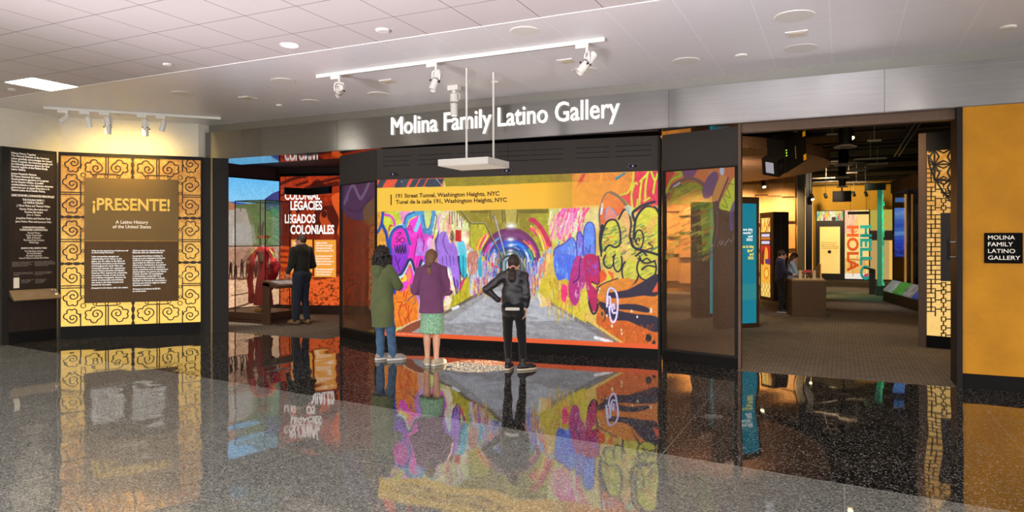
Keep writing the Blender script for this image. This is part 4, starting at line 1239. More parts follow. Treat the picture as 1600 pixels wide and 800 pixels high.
MB().add([(-0.10, -0.30, 0.8825), (-0.10, 0.32, 0.8825), (0.14, 0.32, 0.811), (0.14, -0.30, 0.811)], [(0, 3, 2, 1)]).build('graphic_plate', mat('pale_graphic', '#b9bcc4', 0.3, col2='#6a6d78', vscale=9), t_)

# hanging black chevron bar and grey ceiling slab
hb = root('hanging_bar', on_y(483, 300, 12.1), 0, 'black angular bar hanging on thin wires in front of the orange mural', 'hanging bar')
P1_, P2_, P3_ = on_y(444.5, 301.5, 11.6) - hb.location, Vector((0, 0, 0)), on_y(516.5, 303.5, 11.75) - hb.location
z_ = 0.0
def beam(mb, a, b, w, h):
    d = Vector((b[0] - a[0], b[1] - a[1])); n = Vector((-d.y, d.x)).normalized() * w / 2
    pts = [(a[0] - n.x, a[1] - n.y), (b[0] - n.x, b[1] - n.y), (b[0] + n.x, b[1] + n.y), (a[0] + n.x, a[1] + n.y)]
    return mb.prism(pts, z_ - h / 2, z_ + h / 2)
b_ = MB(); beam(b_, P1_, P2_, 0.07, 0.15); beam(b_, P2_, P3_, 0.07, 0.15)
b_.build('bar', M_BLACK, hb)
for t, q in ((0.4, P1_), (0.3, P3_), (0.95, P1_), (0.95, P3_)):
    MB().tube([(q.x * t, q.y * t, 0.04), (q.x * t, q.y * t, 3.42 - hb.location.z)], 0.003, 6).build('wire', M_CHAR, hb)
p = on_y(441, 257.5, 10.9)
o = MB().box(-0.36, 0.36, -0.25, 0.25, 0, 0.02).build('ceiling_slab', mat('grey_slab', '#8f8a90', 0.5), loc=(p.x, p.y, 3.40))
tag(o, 'thin grey slab fixed under the dark ceiling of the orange room', 'ceiling panel')
lamp('SPOT', 'case_light', (-10.75, 10.6, 3.35), 420, (1, 0.86, 0.72), target=(-11.1, 11.1, 1.0), size=0.05, angle=38, blend=0.6)
lamp('SPOT', 'room_light', (-9.6, 10.8, 3.35), 90, (1, 0.8, 0.6), target=(-10.2, 11.0, 0.0), size=0.05, angle=75, blend=0.8)
# ================================================================== THE BIG SCREEN BETWEEN THE TWO OPENINGS
S0, S1 = (-6.89, 9.38), (-2.35, 9.88)
S_ = W(S0, S1)
SL = math.dist(S0, S1)
vw = wall_root('video_wall', S0, S1, 'wide bright screen showing a graffiti tunnel in a black cabinet under the steel header', 'video screen')
MB().box(0.01, SL - 0.01, 0.03, 0.42, 0.0, 3.20).build('cabinet', M_BLACK, vw)
sx0, sx1, sz0, sz1 = 0.012, S_(1028.3, 400)[0], 0.15, 2.695
MB().box(0, SL, 0.0, 0.03, 0, sz0).build('plinth', M_BLACK, vw)
MB().box(sx1, SL + 0.02, -0.03, 0.03, 0, 3.20).build('mullion', M_CHAR, vw, bevel=0.004)
fa = MB().box(0, sx1, 0.0, 0.03, sz1, 3.20).build('fascia', mat('fascia_grey', '#3a3633', 0.6, var=0.05, spec=0.25), vw)
MB().box(2.28, 2.286, -0.001, 0.0, sz1, 3.20).build('joint', M_BLACK, fa)
slots = MB()
for a, b in ((598, 641), (652, 706), (715, 770), (777, 827), (830, 880), (900, 952), (962, 1018)):
    for dz in (0, 0.075, 0.15):
        s0, s1 = S_(a, 245)[0], S_(b, 245)[0]
        slots.box(s0, s1, -0.001, 0.01, 2.915 + dz, 2.927 + dz)
slots.build('vent_slots', mat('vent_black', '#050505', 0.8), fa)
for px, py in ((615.5, 272.5), (793, 267), (990, 259.5)):
    s, z = S_(px, py)
    b = MB()
    pts = [(s + 0.05 * sg + 0.03 * math.cos(t), z + 0.03 * math.sin(t)) for sg, lo in ((1, -PI / 2), (-1, PI / 2)) for t in np.linspace(lo, lo + PI, 9)]
    b.plate(pts, -0.016, 0.0)
    sn = b.build('sensor', mat('sensor_black', '#15151a', 0.2), fa)
    b = MB().plate([(s + 0.045 * sg + 0.024 * math.cos(t), z + 0.024 * math.sin(t)) for sg, lo in ((1, -PI / 2), (-1, PI / 2)) for t in np.linspace(lo, lo + PI, 9)], -0.018, -0.015)
    b.build('window', M_CHAR, sn)
    MB().lathe([(0.011, 0), (0.009, 0.005), (0.001, 0.006)], frame_from((s - 0.01, -0.017, z), (0, -1, 0)), 12).build('indicator', glow('blue_indicator', '#b8a8ff', 1.2), sn)

def s_uv(px, py):
    s, z = S_(px, py)
    return (s - sx0) / (sx1 - sx0), (sz1 - z) / (sz1 - sz0)

def paint_tunnel():
    cv = Canvas(560, 315, s_uv, (196, 190, 90))
    cv.grain(30, 0.10, 4)
    F = lambda: cv.at(0, 0, 1)
    blk = (26, 24, 40); mag = (244, 40, 196); pur = (148, 58, 214); lil = (168, 118, 224)
    # ---- left wall underpainting
    F().poly([(560, 300), (736, 300), (736, 470), (560, 560)], (206, 212, 120))
    cv.streaks((600, 325, 735, 400), [(222, 226, 140), (250, 190, 210), (190, 220, 220), (230, 150, 190), (200, 205, 90), (245, 235, 200)], 90, 7, 12, 50, 0.7)
    cv.streaks((690, 330, 736, 450), [(246, 190, 170), (250, 225, 200), (200, 230, 235), (225, 235, 150), (240, 160, 140)], 90, 5, 14, 50, 0.8)
    cv.poly([(560, 330), (606, 328), (612, 420), (604, 520), (560, 530)], (224, 156, 48))
    cv.poly([(600, 395), (664, 380), (664, 500), (604, 516)], (240, 128, 28))
    cv.grain(9, 0.16, 3)
    A = lambda: cv.at(585, 265, 5.927)     # upper left detail
    B = lambda: cv.at(585, 400, 5.927)     # lower left detail
    A()
    cv.poly([(0, 90), (640, 75), (640, 170), (0, 180)], (224, 82, 52))
    for a in (60, 220, 270, 360, 430, 500, 540, 590): cv.poly([(a, 90), (a + 62, 85), (a + 10, 175), (a - 42, 175)], (52, 62, 76))
    cv.line([(565, 85), (630, 160)], 10, (40, 40, 60)); cv.line([(570, 85), (636, 160)], 4, (210, 220, 240))
    cv.line([(250, 110), (320, 165)], 6, (130, 160, 150)); cv.poly([(270, 85), (330, 85), (290, 175), (250, 175)], (60, 70, 84))
    cv.poly([(90, 410), (230, 400), (240, 540), (120, 560)], (206, 214, 60), smooth=True)
    cv.line([(90, 420), (150, 430), (185, 480), (190, 540)], 22, (226, 74, 196))
    cv.poly([(240, 390), (330, 390), (300, 540), (250, 500)], (244, 140, 200), 0.9)
    # big magenta letter
    cv.poly([(160, 800), (150, 640), (200, 540), (300, 520), (330, 450), (400, 420), (460, 520), (480, 640), (470, 760), (520, 800)], mag, smooth=True)
    cv.poly([(330, 470), (380, 430), (410, 430), (400, 600), (330, 620)], (255, 60, 210), smooth=True)
    cv.poly([(380, 800), (420, 620), (480, 560), (560, 640), (540, 800)], (236, 60, 200), smooth=True)
    cv.poly([(470, 680), (530, 660), (560, 700), (545, 800), (460, 800)], pur, smooth=True)
    cv.poly([(165, 740), (230, 700), (300, 670), (312, 800), (160, 800)], pur, smooth=True)
    # blue outline arches
    cv.line([(148, 640), (170, 560), (240, 515), (290, 540)], 16, (190, 232, 250))
    cv.line([(155, 800), (150, 640), (185, 560), (245, 530), (290, 560), (330, 690)], 28, (34, 88, 168))
    cv.line([(285, 520), (310, 460), (380, 410), (440, 395)], 46, (78, 166, 214)); cv.line([(280, 500), (300, 430), (370, 395)], 16, (40, 100, 176))
    cv.line([(310, 530), (330, 470), (390, 435)], 10, (250, 210, 60))
    cv.line([(385, 560), (420, 470), (440, 400)], 36, (130, 206, 238)); cv.line([(440, 400), (460, 520), (480, 570), (510, 570), (535, 480), (548, 395)], 44, (84, 154, 208))
    cv.line([(450, 420), (475, 540), (510, 545), (530, 440)], 8, (40, 92, 160))
    cv.line([(455, 560), (490, 610), (530, 580)], 26, (70, 130, 190))
    cv.poly([(470, 390), (530, 390), (510, 530), (480, 530)], (206, 214, 120), smooth=True)
    for a, b in (((410, 600), (370, 800)), ((440, 590), (410, 800)), ((460, 640), (440, 800)), ((500, 620), (470, 700))): cv.line([a, b], 8, (120, 24, 120))
    F().streaks((655, 370, 692, 450), [(168, 60, 214), (236, 70, 200), (190, 130, 230), (240, 180, 236), (90, 50, 170), (250, 110, 210)], 90, 6, 14, 40, 0.85); A()
    # lilac shapes
    cv.poly([(590, 800), (575, 680), (600, 600), (640, 570), (670, 590), (700, 680), (740, 680), (770, 800)], lil, smooth=True)
    cv.line([(585, 790), (572, 690), (590, 610), (600, 560)], 12, (66, 70, 130)); cv.line([(660, 580), (640, 680), (690, 800)], 7, (80, 70, 150))
    cv.line([(560, 800), (548, 690), (570, 590)], 12, (250, 226, 60)); cv.line([(540, 640), (560, 560), (580, 440), (560, 420)], 6, (60, 60, 90))
    cv.line([(600, 560), (590, 480), (610, 420)], 20, (238, 150, 214), 0.8); cv.line([(640, 560), (650, 470), (700, 410)], 16, (196, 200, 90), 0.8)
    for a in range(700, 880, 22): cv.line([(a, 395), (a + rng.uniform(-6, 6), 395 + rng.uniform(60, 150))], 7, (34, 34, 44), 0.75)
    cv.poly([(775, 680), (800, 650), (840, 690), (850, 800), (790, 800)], (100, 206, 228), smooth=True)
    cv.ell(722, 620, 20, 58, (150, 120, 70)); cv.line([(712, 590), (730, 630), (712, 650)], 6, (60, 30, 70))
    cv.poly([(750, 560), (806, 562), (806, 672), (750, 662)], (206, 26, 30)); cv.line([(765, 575), (790, 640)], 6, (160, 14, 20))
    cv.line([(800, 385), (890, 480)], 12, (40, 42, 24)); cv.line([(806, 380), (896, 474)], 5, (170, 165, 90))
    # ochre corner with blue bands
    cv.line([(82, 395), (70, 500), (40, 570), (18, 590)], 26, (30, 76, 168)); cv.line([(70, 500), (110, 590), (130, 700), (150, 800)], 28, (24, 66, 166))
    cv.line([(140, 560), (145, 525), (165, 520)], 14, (220, 40, 60))
    # scribbles
    cv.line([(215, 590), (250, 585), (205, 640), (250, 650), (200, 672)], 7, (60, 20, 70)); cv.ell(262, 655, 26, 24, (60, 20, 70)); cv.ell(262, 655, 19, 17, mag)
    for i in range(4): cv.line([(190 + 24 * i, 700), (205 + 24 * i, 770), (215 + 24 * i, 700), (222 + 24 * i, 780)], 9, (40, 16, 60))
    cv.ell(330, 540, 18, 24, (160, 30, 130)); cv.ell(330, 540, 12, 17, mag); cv.line([(340, 560), (370, 580)], 6, (160, 30, 130)); cv.line([(350, 540), (345, 590)], 6, (160, 30, 130))
    # ---- lower left
    B()
    cv.poly([(100, 0), (250, 0), (220, 120), (200, 360), (130, 300)], (24, 58, 176))
    cv.poly([(160, 0), (310, 0), (290, 110), (240, 160), (190, 120)], (140, 46, 208), smooth=True)
    cv.line([(195, 0), (240, 140)], 8, (50, 16, 90)); cv.line([(240, 20), (225, 60)], 8, (50, 16, 90))
    cv.poly([(310, 0), (460, 0), (440, 130), (400, 180), (330, 60)], (240, 44, 196))
    for a in (370, 410, 430): cv.line([(a, 0), (a - 20, 110)], 9, (190, 24, 150))
    cv.poly([(460, 0), (530, 0), (510, 90), (450, 130)], (152, 74, 210))
    cv.poly([(225, 215), (300, 130), (360, 110), (420, 160), (410, 230), (330, 260), (250, 330), (240, 280)], (250, 56, 196), smooth=True)
    cv.ell(262, 205, 42, 48, (250, 214, 40)); cv.ell(258, 204, 12, 18, (210, 110, 30))
    cv.poly([(245, 260), (290, 235), (310, 280), (270, 325)], (244, 66, 206), smooth=True)
    cv.line([(215, 195), (250, 190), (290, 130), (320, 60), (350, 70), (375, 150), (390, 180), (425, 120), (455, 70)], 26, (196, 222, 250))
    cv.line([(210, 175), (250, 165), (290, 100), (322, 38), (350, 45), (380, 140), (400, 160), (420, 100), (440, 40)], 24, (46, 42, 92))
    cv.poly([(300, 160), (330, 110), (345, 180), (320, 260)], (250, 160, 40), 0.7)
    # lilac and cyan over the bottom edge
    cv.poly([(590, 0), (770, 0), (790, 200), (775, 345), (740, 280), (700, 110), (620, 90)], lil, smooth=True)
    for a in (630, 665, 700, 730): cv.line([(a, 0), (a + 8, 80)], 7, (96, 74, 170))
    cv.line([(775, 0), (798, 200), (785, 350), (765, 350), (735, 200)], 9, (40, 34, 70)); cv.line([(760, 220), (775, 260), (765, 300)], 7, (60, 40, 110))
    cv.poly([(790, 0), (850, 0), (855, 190), (830, 215), (790, 110)], (56, 190, 214), smooth=True)
    cv.line([(822, 0), (826, 190)], 6, (30, 90, 120)); cv.line([(785, 0), (795, 130), (835, 215), (862, 170)], 7, (30, 40, 60))
    cv.poly([(800, 250), (840, 200), (820, 290), (790, 330)], (214, 60, 120), smooth=True)
    cv.poly([(690, 480), (735, 370), (790, 340), (850, 200), (900, 180), (900, 395), (780, 460)], (198, 186, 36))
    cv.streaks((700, 280, 890, 420), [(224, 206, 60), (160, 150, 40), (120, 110, 50), (236, 190, 60)], 60, 7, 20, 70, 0.7)
    # red scribbles on orange
    for pts in ([(215, 425), (260, 430), (235, 470), (290, 450), (300, 500)], [(240, 480), (230, 540), (260, 650)], [(320, 460), (315, 560), (345, 640)], [(300, 580), (350, 490)], [(280, 570), (310, 640)], [(310, 330), (290, 400)], [(285, 330), (270, 380)]):
        cv.line(pts, 10, (206, 62, 24))
    cv.line([(310, 410), (390, 340)], 8, (80, 60, 130)); cv.ell(340, 280, 8, 24, (130, 60, 160)); cv.line([(350, 285), (385, 290)], 5, (130, 100, 120))
    cv.line([(350, 330), (380, 430), (350, 440)], 4, (150, 110, 90))
    cv.poly([(420, 380), (455, 440), (455, 600), (405, 590)], (214, 176, 176), 0.8, smooth=True)
    cv.poly([(100, 780), (240, 670), (455, 575), (470, 640), (380, 720), (380, 790)], (140, 72, 46))
    cv.line([(240, 680), (330, 620), (455, 575)], 12, (240, 214, 190), 0.7, soft=2)
    cv.poly([(100, 650), (180, 650), (180, 740), (60, 740)], (226, 92, 34))
    # ---- floor
    F().poly([(628, 528), (664, 507), (735, 466), (787, 441), (829, 438), (862, 466), (984, 541), (1040, 560), (560, 540)], (150, 148, 152))
    cv.poly([(628, 528), (664, 507), (735, 466), (787, 441), (800, 440), (742, 478), (690, 520), (680, 530)], (176, 172, 170), 0.4)
    cv.poly([(770, 455), (850, 455), (900, 500), (700, 505)], (198, 200, 212), 0.6)
    cv.poly([(829, 438), (862, 466), (984, 541), (960, 541), (840, 462)], (122, 118, 116), 0.8)
    cv.line([(664, 507), (735, 466), (787, 441)], 3, (96, 84, 66), 0.8, smooth=False); cv.line([(835, 444), (862, 467), (984, 541)], 2.5, (74, 64, 52), 0.9, smooth=False)
    cv.streaks((680, 470, 940, 540), [(126, 124, 128), (178, 178, 182), (206, 206, 210), (112, 110, 110)], 160, 2.2, 1, 5, 0.22, slant=6)
    cv.ell(903, 495, 4, 1.6, (110, 108, 110)); cv.line([(921, 494), (940, 501)], 2, (240, 240, 246)); cv.line([(930, 527), (955, 534)], 3, (240, 240, 246)); cv.line([(708, 482), (716, 479)], 3, (235, 235, 235))
    # ---- ceiling block and arch (middle)
    Cc = lambda: cv.at(700, 310, 5.333)
    Cc()
    cv.poly([(-60, -230), (900, -230), (870, 90), (870, 440), (180, 430), (180, 220), (60, 100)], (150, 134, 26))
    cv.poly([(190, 200), (190, 430), (330, 430), (330, 215)], (186, 178, 34)); cv.poly([(860, 120), (870, 430), (700, 430), (690, 130)], (176, 170, 36), 0.8)
    cv.poly([(190, 100), (870, 95), (862, 125), (190, 122)], (110, 96, 14), 0.8)
    cv.poly([(340, 100), (590, 100), (575, 210), (460, 215), (350, 205)], (158, 140, 46), 0.9); cv.poly([(470, 95), (580, 95), (560, 210), (490, 210)], (196, 180, 90), 0.7)
    for a in (350, 450, 470, 580): cv.line([(a, 95), (a + (10 if a < 500 else -6), 205)], 7, (84, 70, 12), 0.8)
    g0 = cv.a.copy()
    cv.streaks((190, 120, 860, 400), [(200, 190, 50), (130, 116, 20), (216, 206, 80), (96, 84, 16)], 80, 9, 10, 40, 0.5)
    # sprayed curves outside the arch
    for i, c in enumerate([(250, 120, 40), (246, 220, 60), (246, 80, 60), (226, 60, 180), (250, 240, 120), (240, 140, 30)]):
        cv.line([(230 + 14 * i, 440 - 10 * i), (260 + 16 * i, 350 - 6 * i), (330, 290)], 11, c, 0.9)
    for i, c in enumerate([(250, 230, 60), (248, 240, 120), (240, 60, 110), (250, 220, 50), (236, 50, 120), (250, 160, 60)]):
        cv.line([(690 + 8 * i, 230 + 6 * i), (760 + 8 * i, 300), (800 + 9 * i, 430)], 15, c, 0.9)
    cv.line([(690, 180), (730, 200), (790, 270), (850, 390)], 34, (206, 40, 84)); cv.line([(685, 255), (720, 275), (735, 310)], 18, (244, 70, 110)); cv.ell(712, 180, 34, 16, (200, 40, 80), rot=25)
    # arch rings
    cx, cy = 522, 545
    def arch(rx, ry, col, a=1.0): cv.poly([(cx + rx * math.cos(t), cy - ry * math.sin(t)) for t in np.linspace(0, PI, 50)] + [(cx - rx, cy + 160), (cx + rx, cy + 160)], col, a)
    arch(255, 300, (112, 42, 94)); arch(232, 262, (124, 56, 118)); arch(214, 232, (104, 44, 100)); arch(196, 200, (40, 70, 190)); arch(168, 176, (24, 96, 206)); arch(150, 142, (36, 60, 130)); arch(128, 112, (60, 90, 84)); arch(104, 92, (96, 116, 112)); arch(86, 76, (52, 70, 76)); arch(66, 60, (150, 176, 182)); arch(48, 46, (80, 110, 120)); arch(34, 34, (200, 220, 228))
    for t0, r0, c in ((150, 1.0, (240, 60, 190)), (140, .92, (246, 110, 200)), (128, .95, (70, 180, 240)), (35, 1.0, (244, 50, 160)), (45, .9, (250, 120, 60)), (28, .93, (250, 220, 70)), (22, .82, (60, 200, 110)), (40, .72, (90, 210, 240)), (155, .75, (230, 240, 250)), (165, .82, (60, 90, 230)), (20, .68, (236, 240, 250)), (118, .7, (90, 60, 200)), (60, .72, (40, 140, 250))):
        pts = [(cx + 225 * r0 * math.cos(R(t)), cy - 250 * r0 * math.sin(R(t))) for t in np.linspace(t0 - 13, t0 + 13, 6)]
        cv.line(pts, 15, c, 0.85)
    for k in range(26):
        t0 = rng.uniform(5, 175); r0 = rng.uniform(.3, .8)
        pts = [(cx + 225 * r0 * math.cos(R(t)), cy - 240 * r0 * math.sin(R(t))) for t in np.linspace(t0 - 9, t0 + 9, 5)]
        cv.line(pts, 6, [(230, 240, 250), (60, 130, 240), (30, 60, 130), (150, 220, 235), (240, 90, 200), (20, 40, 70)][k % 6], 0.7)
    # tunnel side walls beside the arch
    cv.poly([(180, 400), (300, 520), (330, 640), (440, 660), (300, 730), (230, 800), (180, 800)], (206, 196, 214))
    cv.poly([(860, 400), (760, 500), (720, 600), (620, 640), (700, 730), (860, 870)], (196, 190, 214))
    cols = [(120, 190, 222), (236, 226, 240), (190, 150, 220), (110, 130, 220), (236, 150, 170), (240, 220, 120), (226, 120, 90), (90, 180, 180), (150, 110, 200)]
    cv.streaks((185, 430, 430, 640), cols, 150, 9, 30, 110, 0.8); cv.streaks((640, 500, 860, 700), cols + [(60, 90, 200)], 140, 9, 30, 110, 0.8)
    cv.streaks((200, 650, 330, 780), [(224, 200, 60), (236, 150, 70), (196, 90, 150), (150, 80, 160), (230, 220, 110)], 60, 9, 20, 60, 0.8)
    cv.streaks((700, 640, 860, 780), [(216, 190, 60), (226, 110, 60), (196, 90, 130), (90, 110, 210), (226, 210, 100)], 80, 9, 20, 70, 0.8)
    cv.poly([(165, 470), (240, 440), (255, 560), (210, 640), (170, 600)], (200, 128, 108), smooth=True); cv.poly([(255, 510), (280, 500), (285, 640), (255, 640)], (50, 170, 200), smooth=True)
    cv.streaks((175, 480, 250, 620), [(236, 214, 226), (170, 90, 80)], 24, 5, 20, 60, 0.8)
    cv.poly([(790, 470), (830, 450), (835, 640), (790, 660)], (206, 76, 50)); cv.poly([(840, 430), (890, 420), (890, 640), (850, 640)], (150, 196, 200))
    cv.streaks((790, 450, 890, 650), [(226, 150, 80), (120, 180, 220), (230, 210, 130), (226, 90, 60)], 30, 8, 30, 80, 0.8)
    cv.poly([(440, 640), (520, 620), (600, 640), (620, 700), (430, 700)], (214, 222, 232), 0.7)
    cv.ell(295, 503, 12, 24, (224, 190, 40))
    for x, y, r_ in ((372, 552, 10), (406, 570, 6), (430, 582, 5), (446, 592, 4)): cv.poly([(x - r_, y - r_ * 1.6), (x + r_, y - r_ * 1.6), (x + r_, y + r_ * 1.6), (x - r_, y + r_ * 1.6)], (224, 60, 60))
    # pipes and lamps
    cv.line([(105, 100), (195, 210), (310, 210), (455, 500)], 12, (70, 62, 20), smooth=False); cv.line([(108, 98), (197, 206), (313, 206), (458, 498)], 4, (208, 200, 150), smooth=False)
    cv.line([(388, 150), (475, 470)], 12, (120, 110, 130), smooth=False); cv.line([(390, 150), (478, 470)], 4, (246, 240, 246), smooth=False)
    for x, y, r_ in ((525, 230, 30), (522, 342, 22), (524, 392, 18), (522, 436, 14), (520, 462, 12)):
        for k, a in ((2.6, .16), (1.7, .28), (1.1, .6), (.6, 1)): cv.ell(x, y, r_ * k, r_ * k * 0.55, (244, 248, 255), a)
    F().streaks((845, 395, 872, 455), [(236, 120, 90), (250, 210, 120), (120, 170, 230), (226, 80, 120), (150, 210, 190), (240, 236, 210)], 60, 4, 12, 30, 0.8)
    # ---- right wall
    F().poly([(863, 290), (1040, 260), (1040, 560), (978, 541), (862, 466), (845, 440), (862, 400)], (226, 190, 90))
    cv.at(860, 265, 5.926)
    cv.poly([(-20, 330), (330, 360), (330, 620), (30, 700), (0, 560)], (208, 216, 90))
    cv.poly([(0, 360), (470, 350), (440, 560), (300, 600), (200, 600)], (226, 214, 150), 0.7, smooth=True)
    for a, l in ((90, 640), (120, 660), (150, 600), (165, 690), (210, 560), (180, 660), (300, 480), (260, 560), (70, 520)):
        cv.line([(a + 50, 360), (a + 10, (360 + l) / 2), (a, l)], 24, [(246, 60, 140), (250, 130, 200), (240, 90, 190), (238, 60, 110)][a % 4], 0.9)
    cv.line([(80, 400), (65, 520), (80, 640), (110, 560), (110, 420)], 14, (240, 60, 130)); cv.ell(118, 530, 9, 13, (60, 120, 120))
    cv.poly([(-10, 40), (240, 40), (310, 200), (200, 360), (-10, 360)], (150, 126, 30)); cv.poly([(200, 40), (770, 20), (760, 180), (640, 240), (470, 330), (200, 340)], (234, 136, 44), 0.95)
    cv.poly([(300, 40), (330, 40), (290, 120), (240, 180), (260, 100)], (206, 60, 60), 0.8); cv.line([(245, 60), (225, 120)], 10, (180, 160, 40)); cv.line([(470, 30), (465, 110)], 8, (240, 180, 40))
    cv.poly([(470, 800), (450, 520), (460, 380), (520, 240), (640, 280), (700, 340), (640, 420), (560, 480)], (236, 110, 50), smooth=True)
    cv.poly([(600, 75), (690, 25), (695, 40), (605, 105)], (60, 150, 160)); cv.line([(600, 100), (692, 40)], 3, (20, 30, 40))
    # crimson panel with yellow letters
    cv.poly([(770, 20), (1000, 15), (1000, 340), (900, 320), (790, 400), (700, 300), (650, 245), (740, 180)], (224, 44, 74))
    cv.streaks((720, 180, 980, 320), [(236, 96, 120), (206, 30, 60), (240, 80, 100)], 40, 10, 10, 40, 0.5, slant=0.6)
    for pts in ([(768, 25), (760, 120), (720, 210), (645, 245), (690, 300), (760, 380)], [(800, 135), (780, 130), (750, 220), (755, 330), (775, 370), (800, 340), (805, 280)], [(845, 100), (830, 200), (822, 325)], [(830, 110), (880, 60), (905, 25)], [(900, 30), (880, 150), (875, 265)], [(870, 290), (915, 265)], [(930, 20), (965, 100), (990, 40)], [(968, 100), (958, 160), (950, 220)]):
        cv.line(pts, 17, (208, 220, 50))
    # orange bulb with outline
    cv.line([(460, 540), (452, 400), (490, 260), (540, 212), (600, 230), (680, 310), (720, 360)], 12, (84, 70, 96)); cv.line([(560, 215), (640, 260), (700, 330)], 30, (96, 78, 84), 0.8)
    cv.line([(470, 410), (480, 320)], 20, (226, 226, 240)); cv.poly([(505, 460), (520, 370), (560, 360), (600, 420), (610, 460), (560, 480)], (236, 140, 120), smooth=True); cv.line([(505, 460), (520, 370), (560, 358), (612, 425)], 11, (140, 150, 200))
    # green-yellow monster letters with black outlines
    ye = (214, 206, 60)
    cv.poly([(490, 800), (480, 640), (520, 500), (570, 470), (630, 520), (645, 650), (640, 800)], ye, smooth=True)
    cv.poly([(640, 460), (690, 370), (730, 440), (740, 600), (730, 800), (640, 800), (650, 600)], (226, 190, 100), smooth=True)
    cv.poly([(770, 600), (790, 440), (860, 360), (960, 370), (1000, 440), (1000, 800), (760, 800)], ye, smooth=True)
    cv.streaks((490, 500, 1000, 790), [(90, 130, 90), (150, 180, 70), (226, 150, 60), (60, 84, 90), (236, 226, 110), (196, 206, 60), (226, 120, 60)], 230, 9, 6, 26, 0.75, slant=-2.2)
    cv.poly([(890, 520), (985, 420), (960, 530), (915, 620)], (232, 186, 80), smooth=True); cv.poly([(660, 430), (700, 390), (735, 520), (730, 600)], (240, 180, 110), smooth=True)
    for pts, w in (([(470, 800), (470, 640), (520, 490), (600, 470), (640, 560), (645, 680), (600, 720), (540, 700), (500, 750)], 16), ([(630, 460), (680, 375), (720, 390), (745, 500), (735, 640), (790, 740)], 16), ([(770, 640), (790, 460), (870, 350), (960, 350), (1000, 400)], 20), ([(780, 480), (760, 420), (780, 380), (860, 330), (960, 300)], 22), ([(800, 690), (780, 640), (800, 570), (840, 570), (860, 640), (840, 720), (800, 740)], 13), ([(815, 700), (795, 680), (800, 640), (820, 640), (822, 660)], 11), ([(745, 640), (770, 720), (900, 760), (1000, 790)], 22), ([(905, 680), (945, 720), (900, 740)], 10), ([(790, 800), (850, 760), (890, 800)], 16), ([(480, 520), (460, 640), (470, 760)], 26)):
        cv.line(pts, w, (30, 28, 44))
    cv.poly([(700, 330), (760, 340), (740, 440), (680, 350)], (196, 220, 206), 0.8); cv.poly([(920, 330), (960, 320), (950, 350)], (236, 96, 60))
    cv.streaks((10, 380, 330, 560), [(250, 150, 210), (248, 90, 170), (250, 240, 225), (236, 226, 150), (240, 120, 190)], 70, 12, 60, 150, 0.75, slant=-0.25)
    # blue and violet letters
    cv.poly([(50, 800), (40, 740), (110, 690), (200, 640), (235, 700), (240, 800)], (96, 130, 236), smooth=True)
    cv.poly([(240, 800), (245, 620), (270, 570), (300, 620), (300, 800)], (130, 110, 226), smooth=True)
    cv.poly([(305, 800), (310, 580), (350, 490), (400, 520), (412, 620), (410, 800)], (100, 140, 240), smooth=True)
    cv.streaks((50, 640, 410, 790), [(150, 170, 246), (76, 96, 220), (170, 120, 220), (120, 190, 240)], 60, 8, 20, 60, 0.7)
    for pts in ([(305, 800), (308, 580), (345, 492), (400, 515), (415, 640), (412, 800)], [(245, 800), (245, 620), (270, 575), (300, 630)], [(30, 800), (45, 730), (120, 690), (200, 630), (236, 690)]): cv.line(pts, 11, (70, 70, 170))
    cv.line([(320, 800), (330, 720), (350, 770), (370, 700)], 6, (50, 50, 160))
    # ---- lower right
    cv.at(860, 400, 5.333)
    cv.poly([(-80, 200), (60, 150), (280, 250), (300, 560), (0, 380), (-100, 300)], (214, 190, 50))
    cv.streaks((-20, 170, 290, 480), [(226, 206, 70), (206, 150, 50), (180, 170, 60), (236, 196, 90), (170, 140, 60), (240, 130, 90), (230, 226, 150)], 150, 9, 30, 90, 0.7)
    cv.poly([(380, 240), (740, 180), (892, 160), (892, 790), (720, 740), (400, 560)], (222, 122, 34)); cv.poly([(385, 470), (892, 620), (892, 745), (630, 735), (380, 560)], (212, 98, 24))
    cv.poly([(35, 0), (200, 0), (240, 90), (230, 190), (180, 230), (130, 190), (55, 190)], (86, 118, 236), smooth=True)
    cv.streaks((40, 0, 230, 170), [(130, 160, 250), (60, 84, 220), (110, 200, 250)], 40, 8, 20, 60, 0.7)
    cv.poly([(200, 30), (240, 0), (300, 60), (290, 220), (220, 400), (170, 380), (150, 240)], (186, 54, 130), smooth=True)
    cv.poly([(280, 0), (390, 0), (412, 120), (400, 220), (340, 230), (390, 300), (385, 440), (345, 450), (310, 330), (290, 180)], (190, 28, 92), smooth=True)
    cv.line([(400, 0), (415, 120), (400, 230), (345, 215)], 10, (40, 16, 50)); cv.line([(390, 260), (395, 400), (375, 470), (345, 465), (305, 330)], 16, (36, 16, 46))
    cv.streaks((290, 20, 390, 130), [(150, 110, 236), (110, 80, 210)], 20, 6, 10, 40, 0.8, slant=0.7)
    cv.line([(250, 20), (240, 90), (235, 180), (190, 220)], 8, (40, 40, 120)); cv.poly([(95, 240), (140, 260), (125, 380), (90, 350)], (248, 60, 130), smooth=True); cv.line([(130, 270), (148, 340)], 9, (250, 80, 100))
    cv.streaks((200, 210, 320, 340), [(236, 206, 236), (226, 150, 220), (250, 240, 250)], 26, 5, 14, 50, 0.8); cv.poly([(250, 300), (300, 280), (310, 430), (260, 480)], (222, 206, 60), 0.9, smooth=True)
    cv.poly([(410, 130), (440, 110), (470, 160), (460, 200), (410, 230)], (238, 90, 40)); cv.poly([(480, 120), (520, 140), (530, 190), (480, 200)], (240, 100, 40)); cv.poly([(485, 145), (505, 180), (492, 240), (468, 190)], (224, 214, 50))
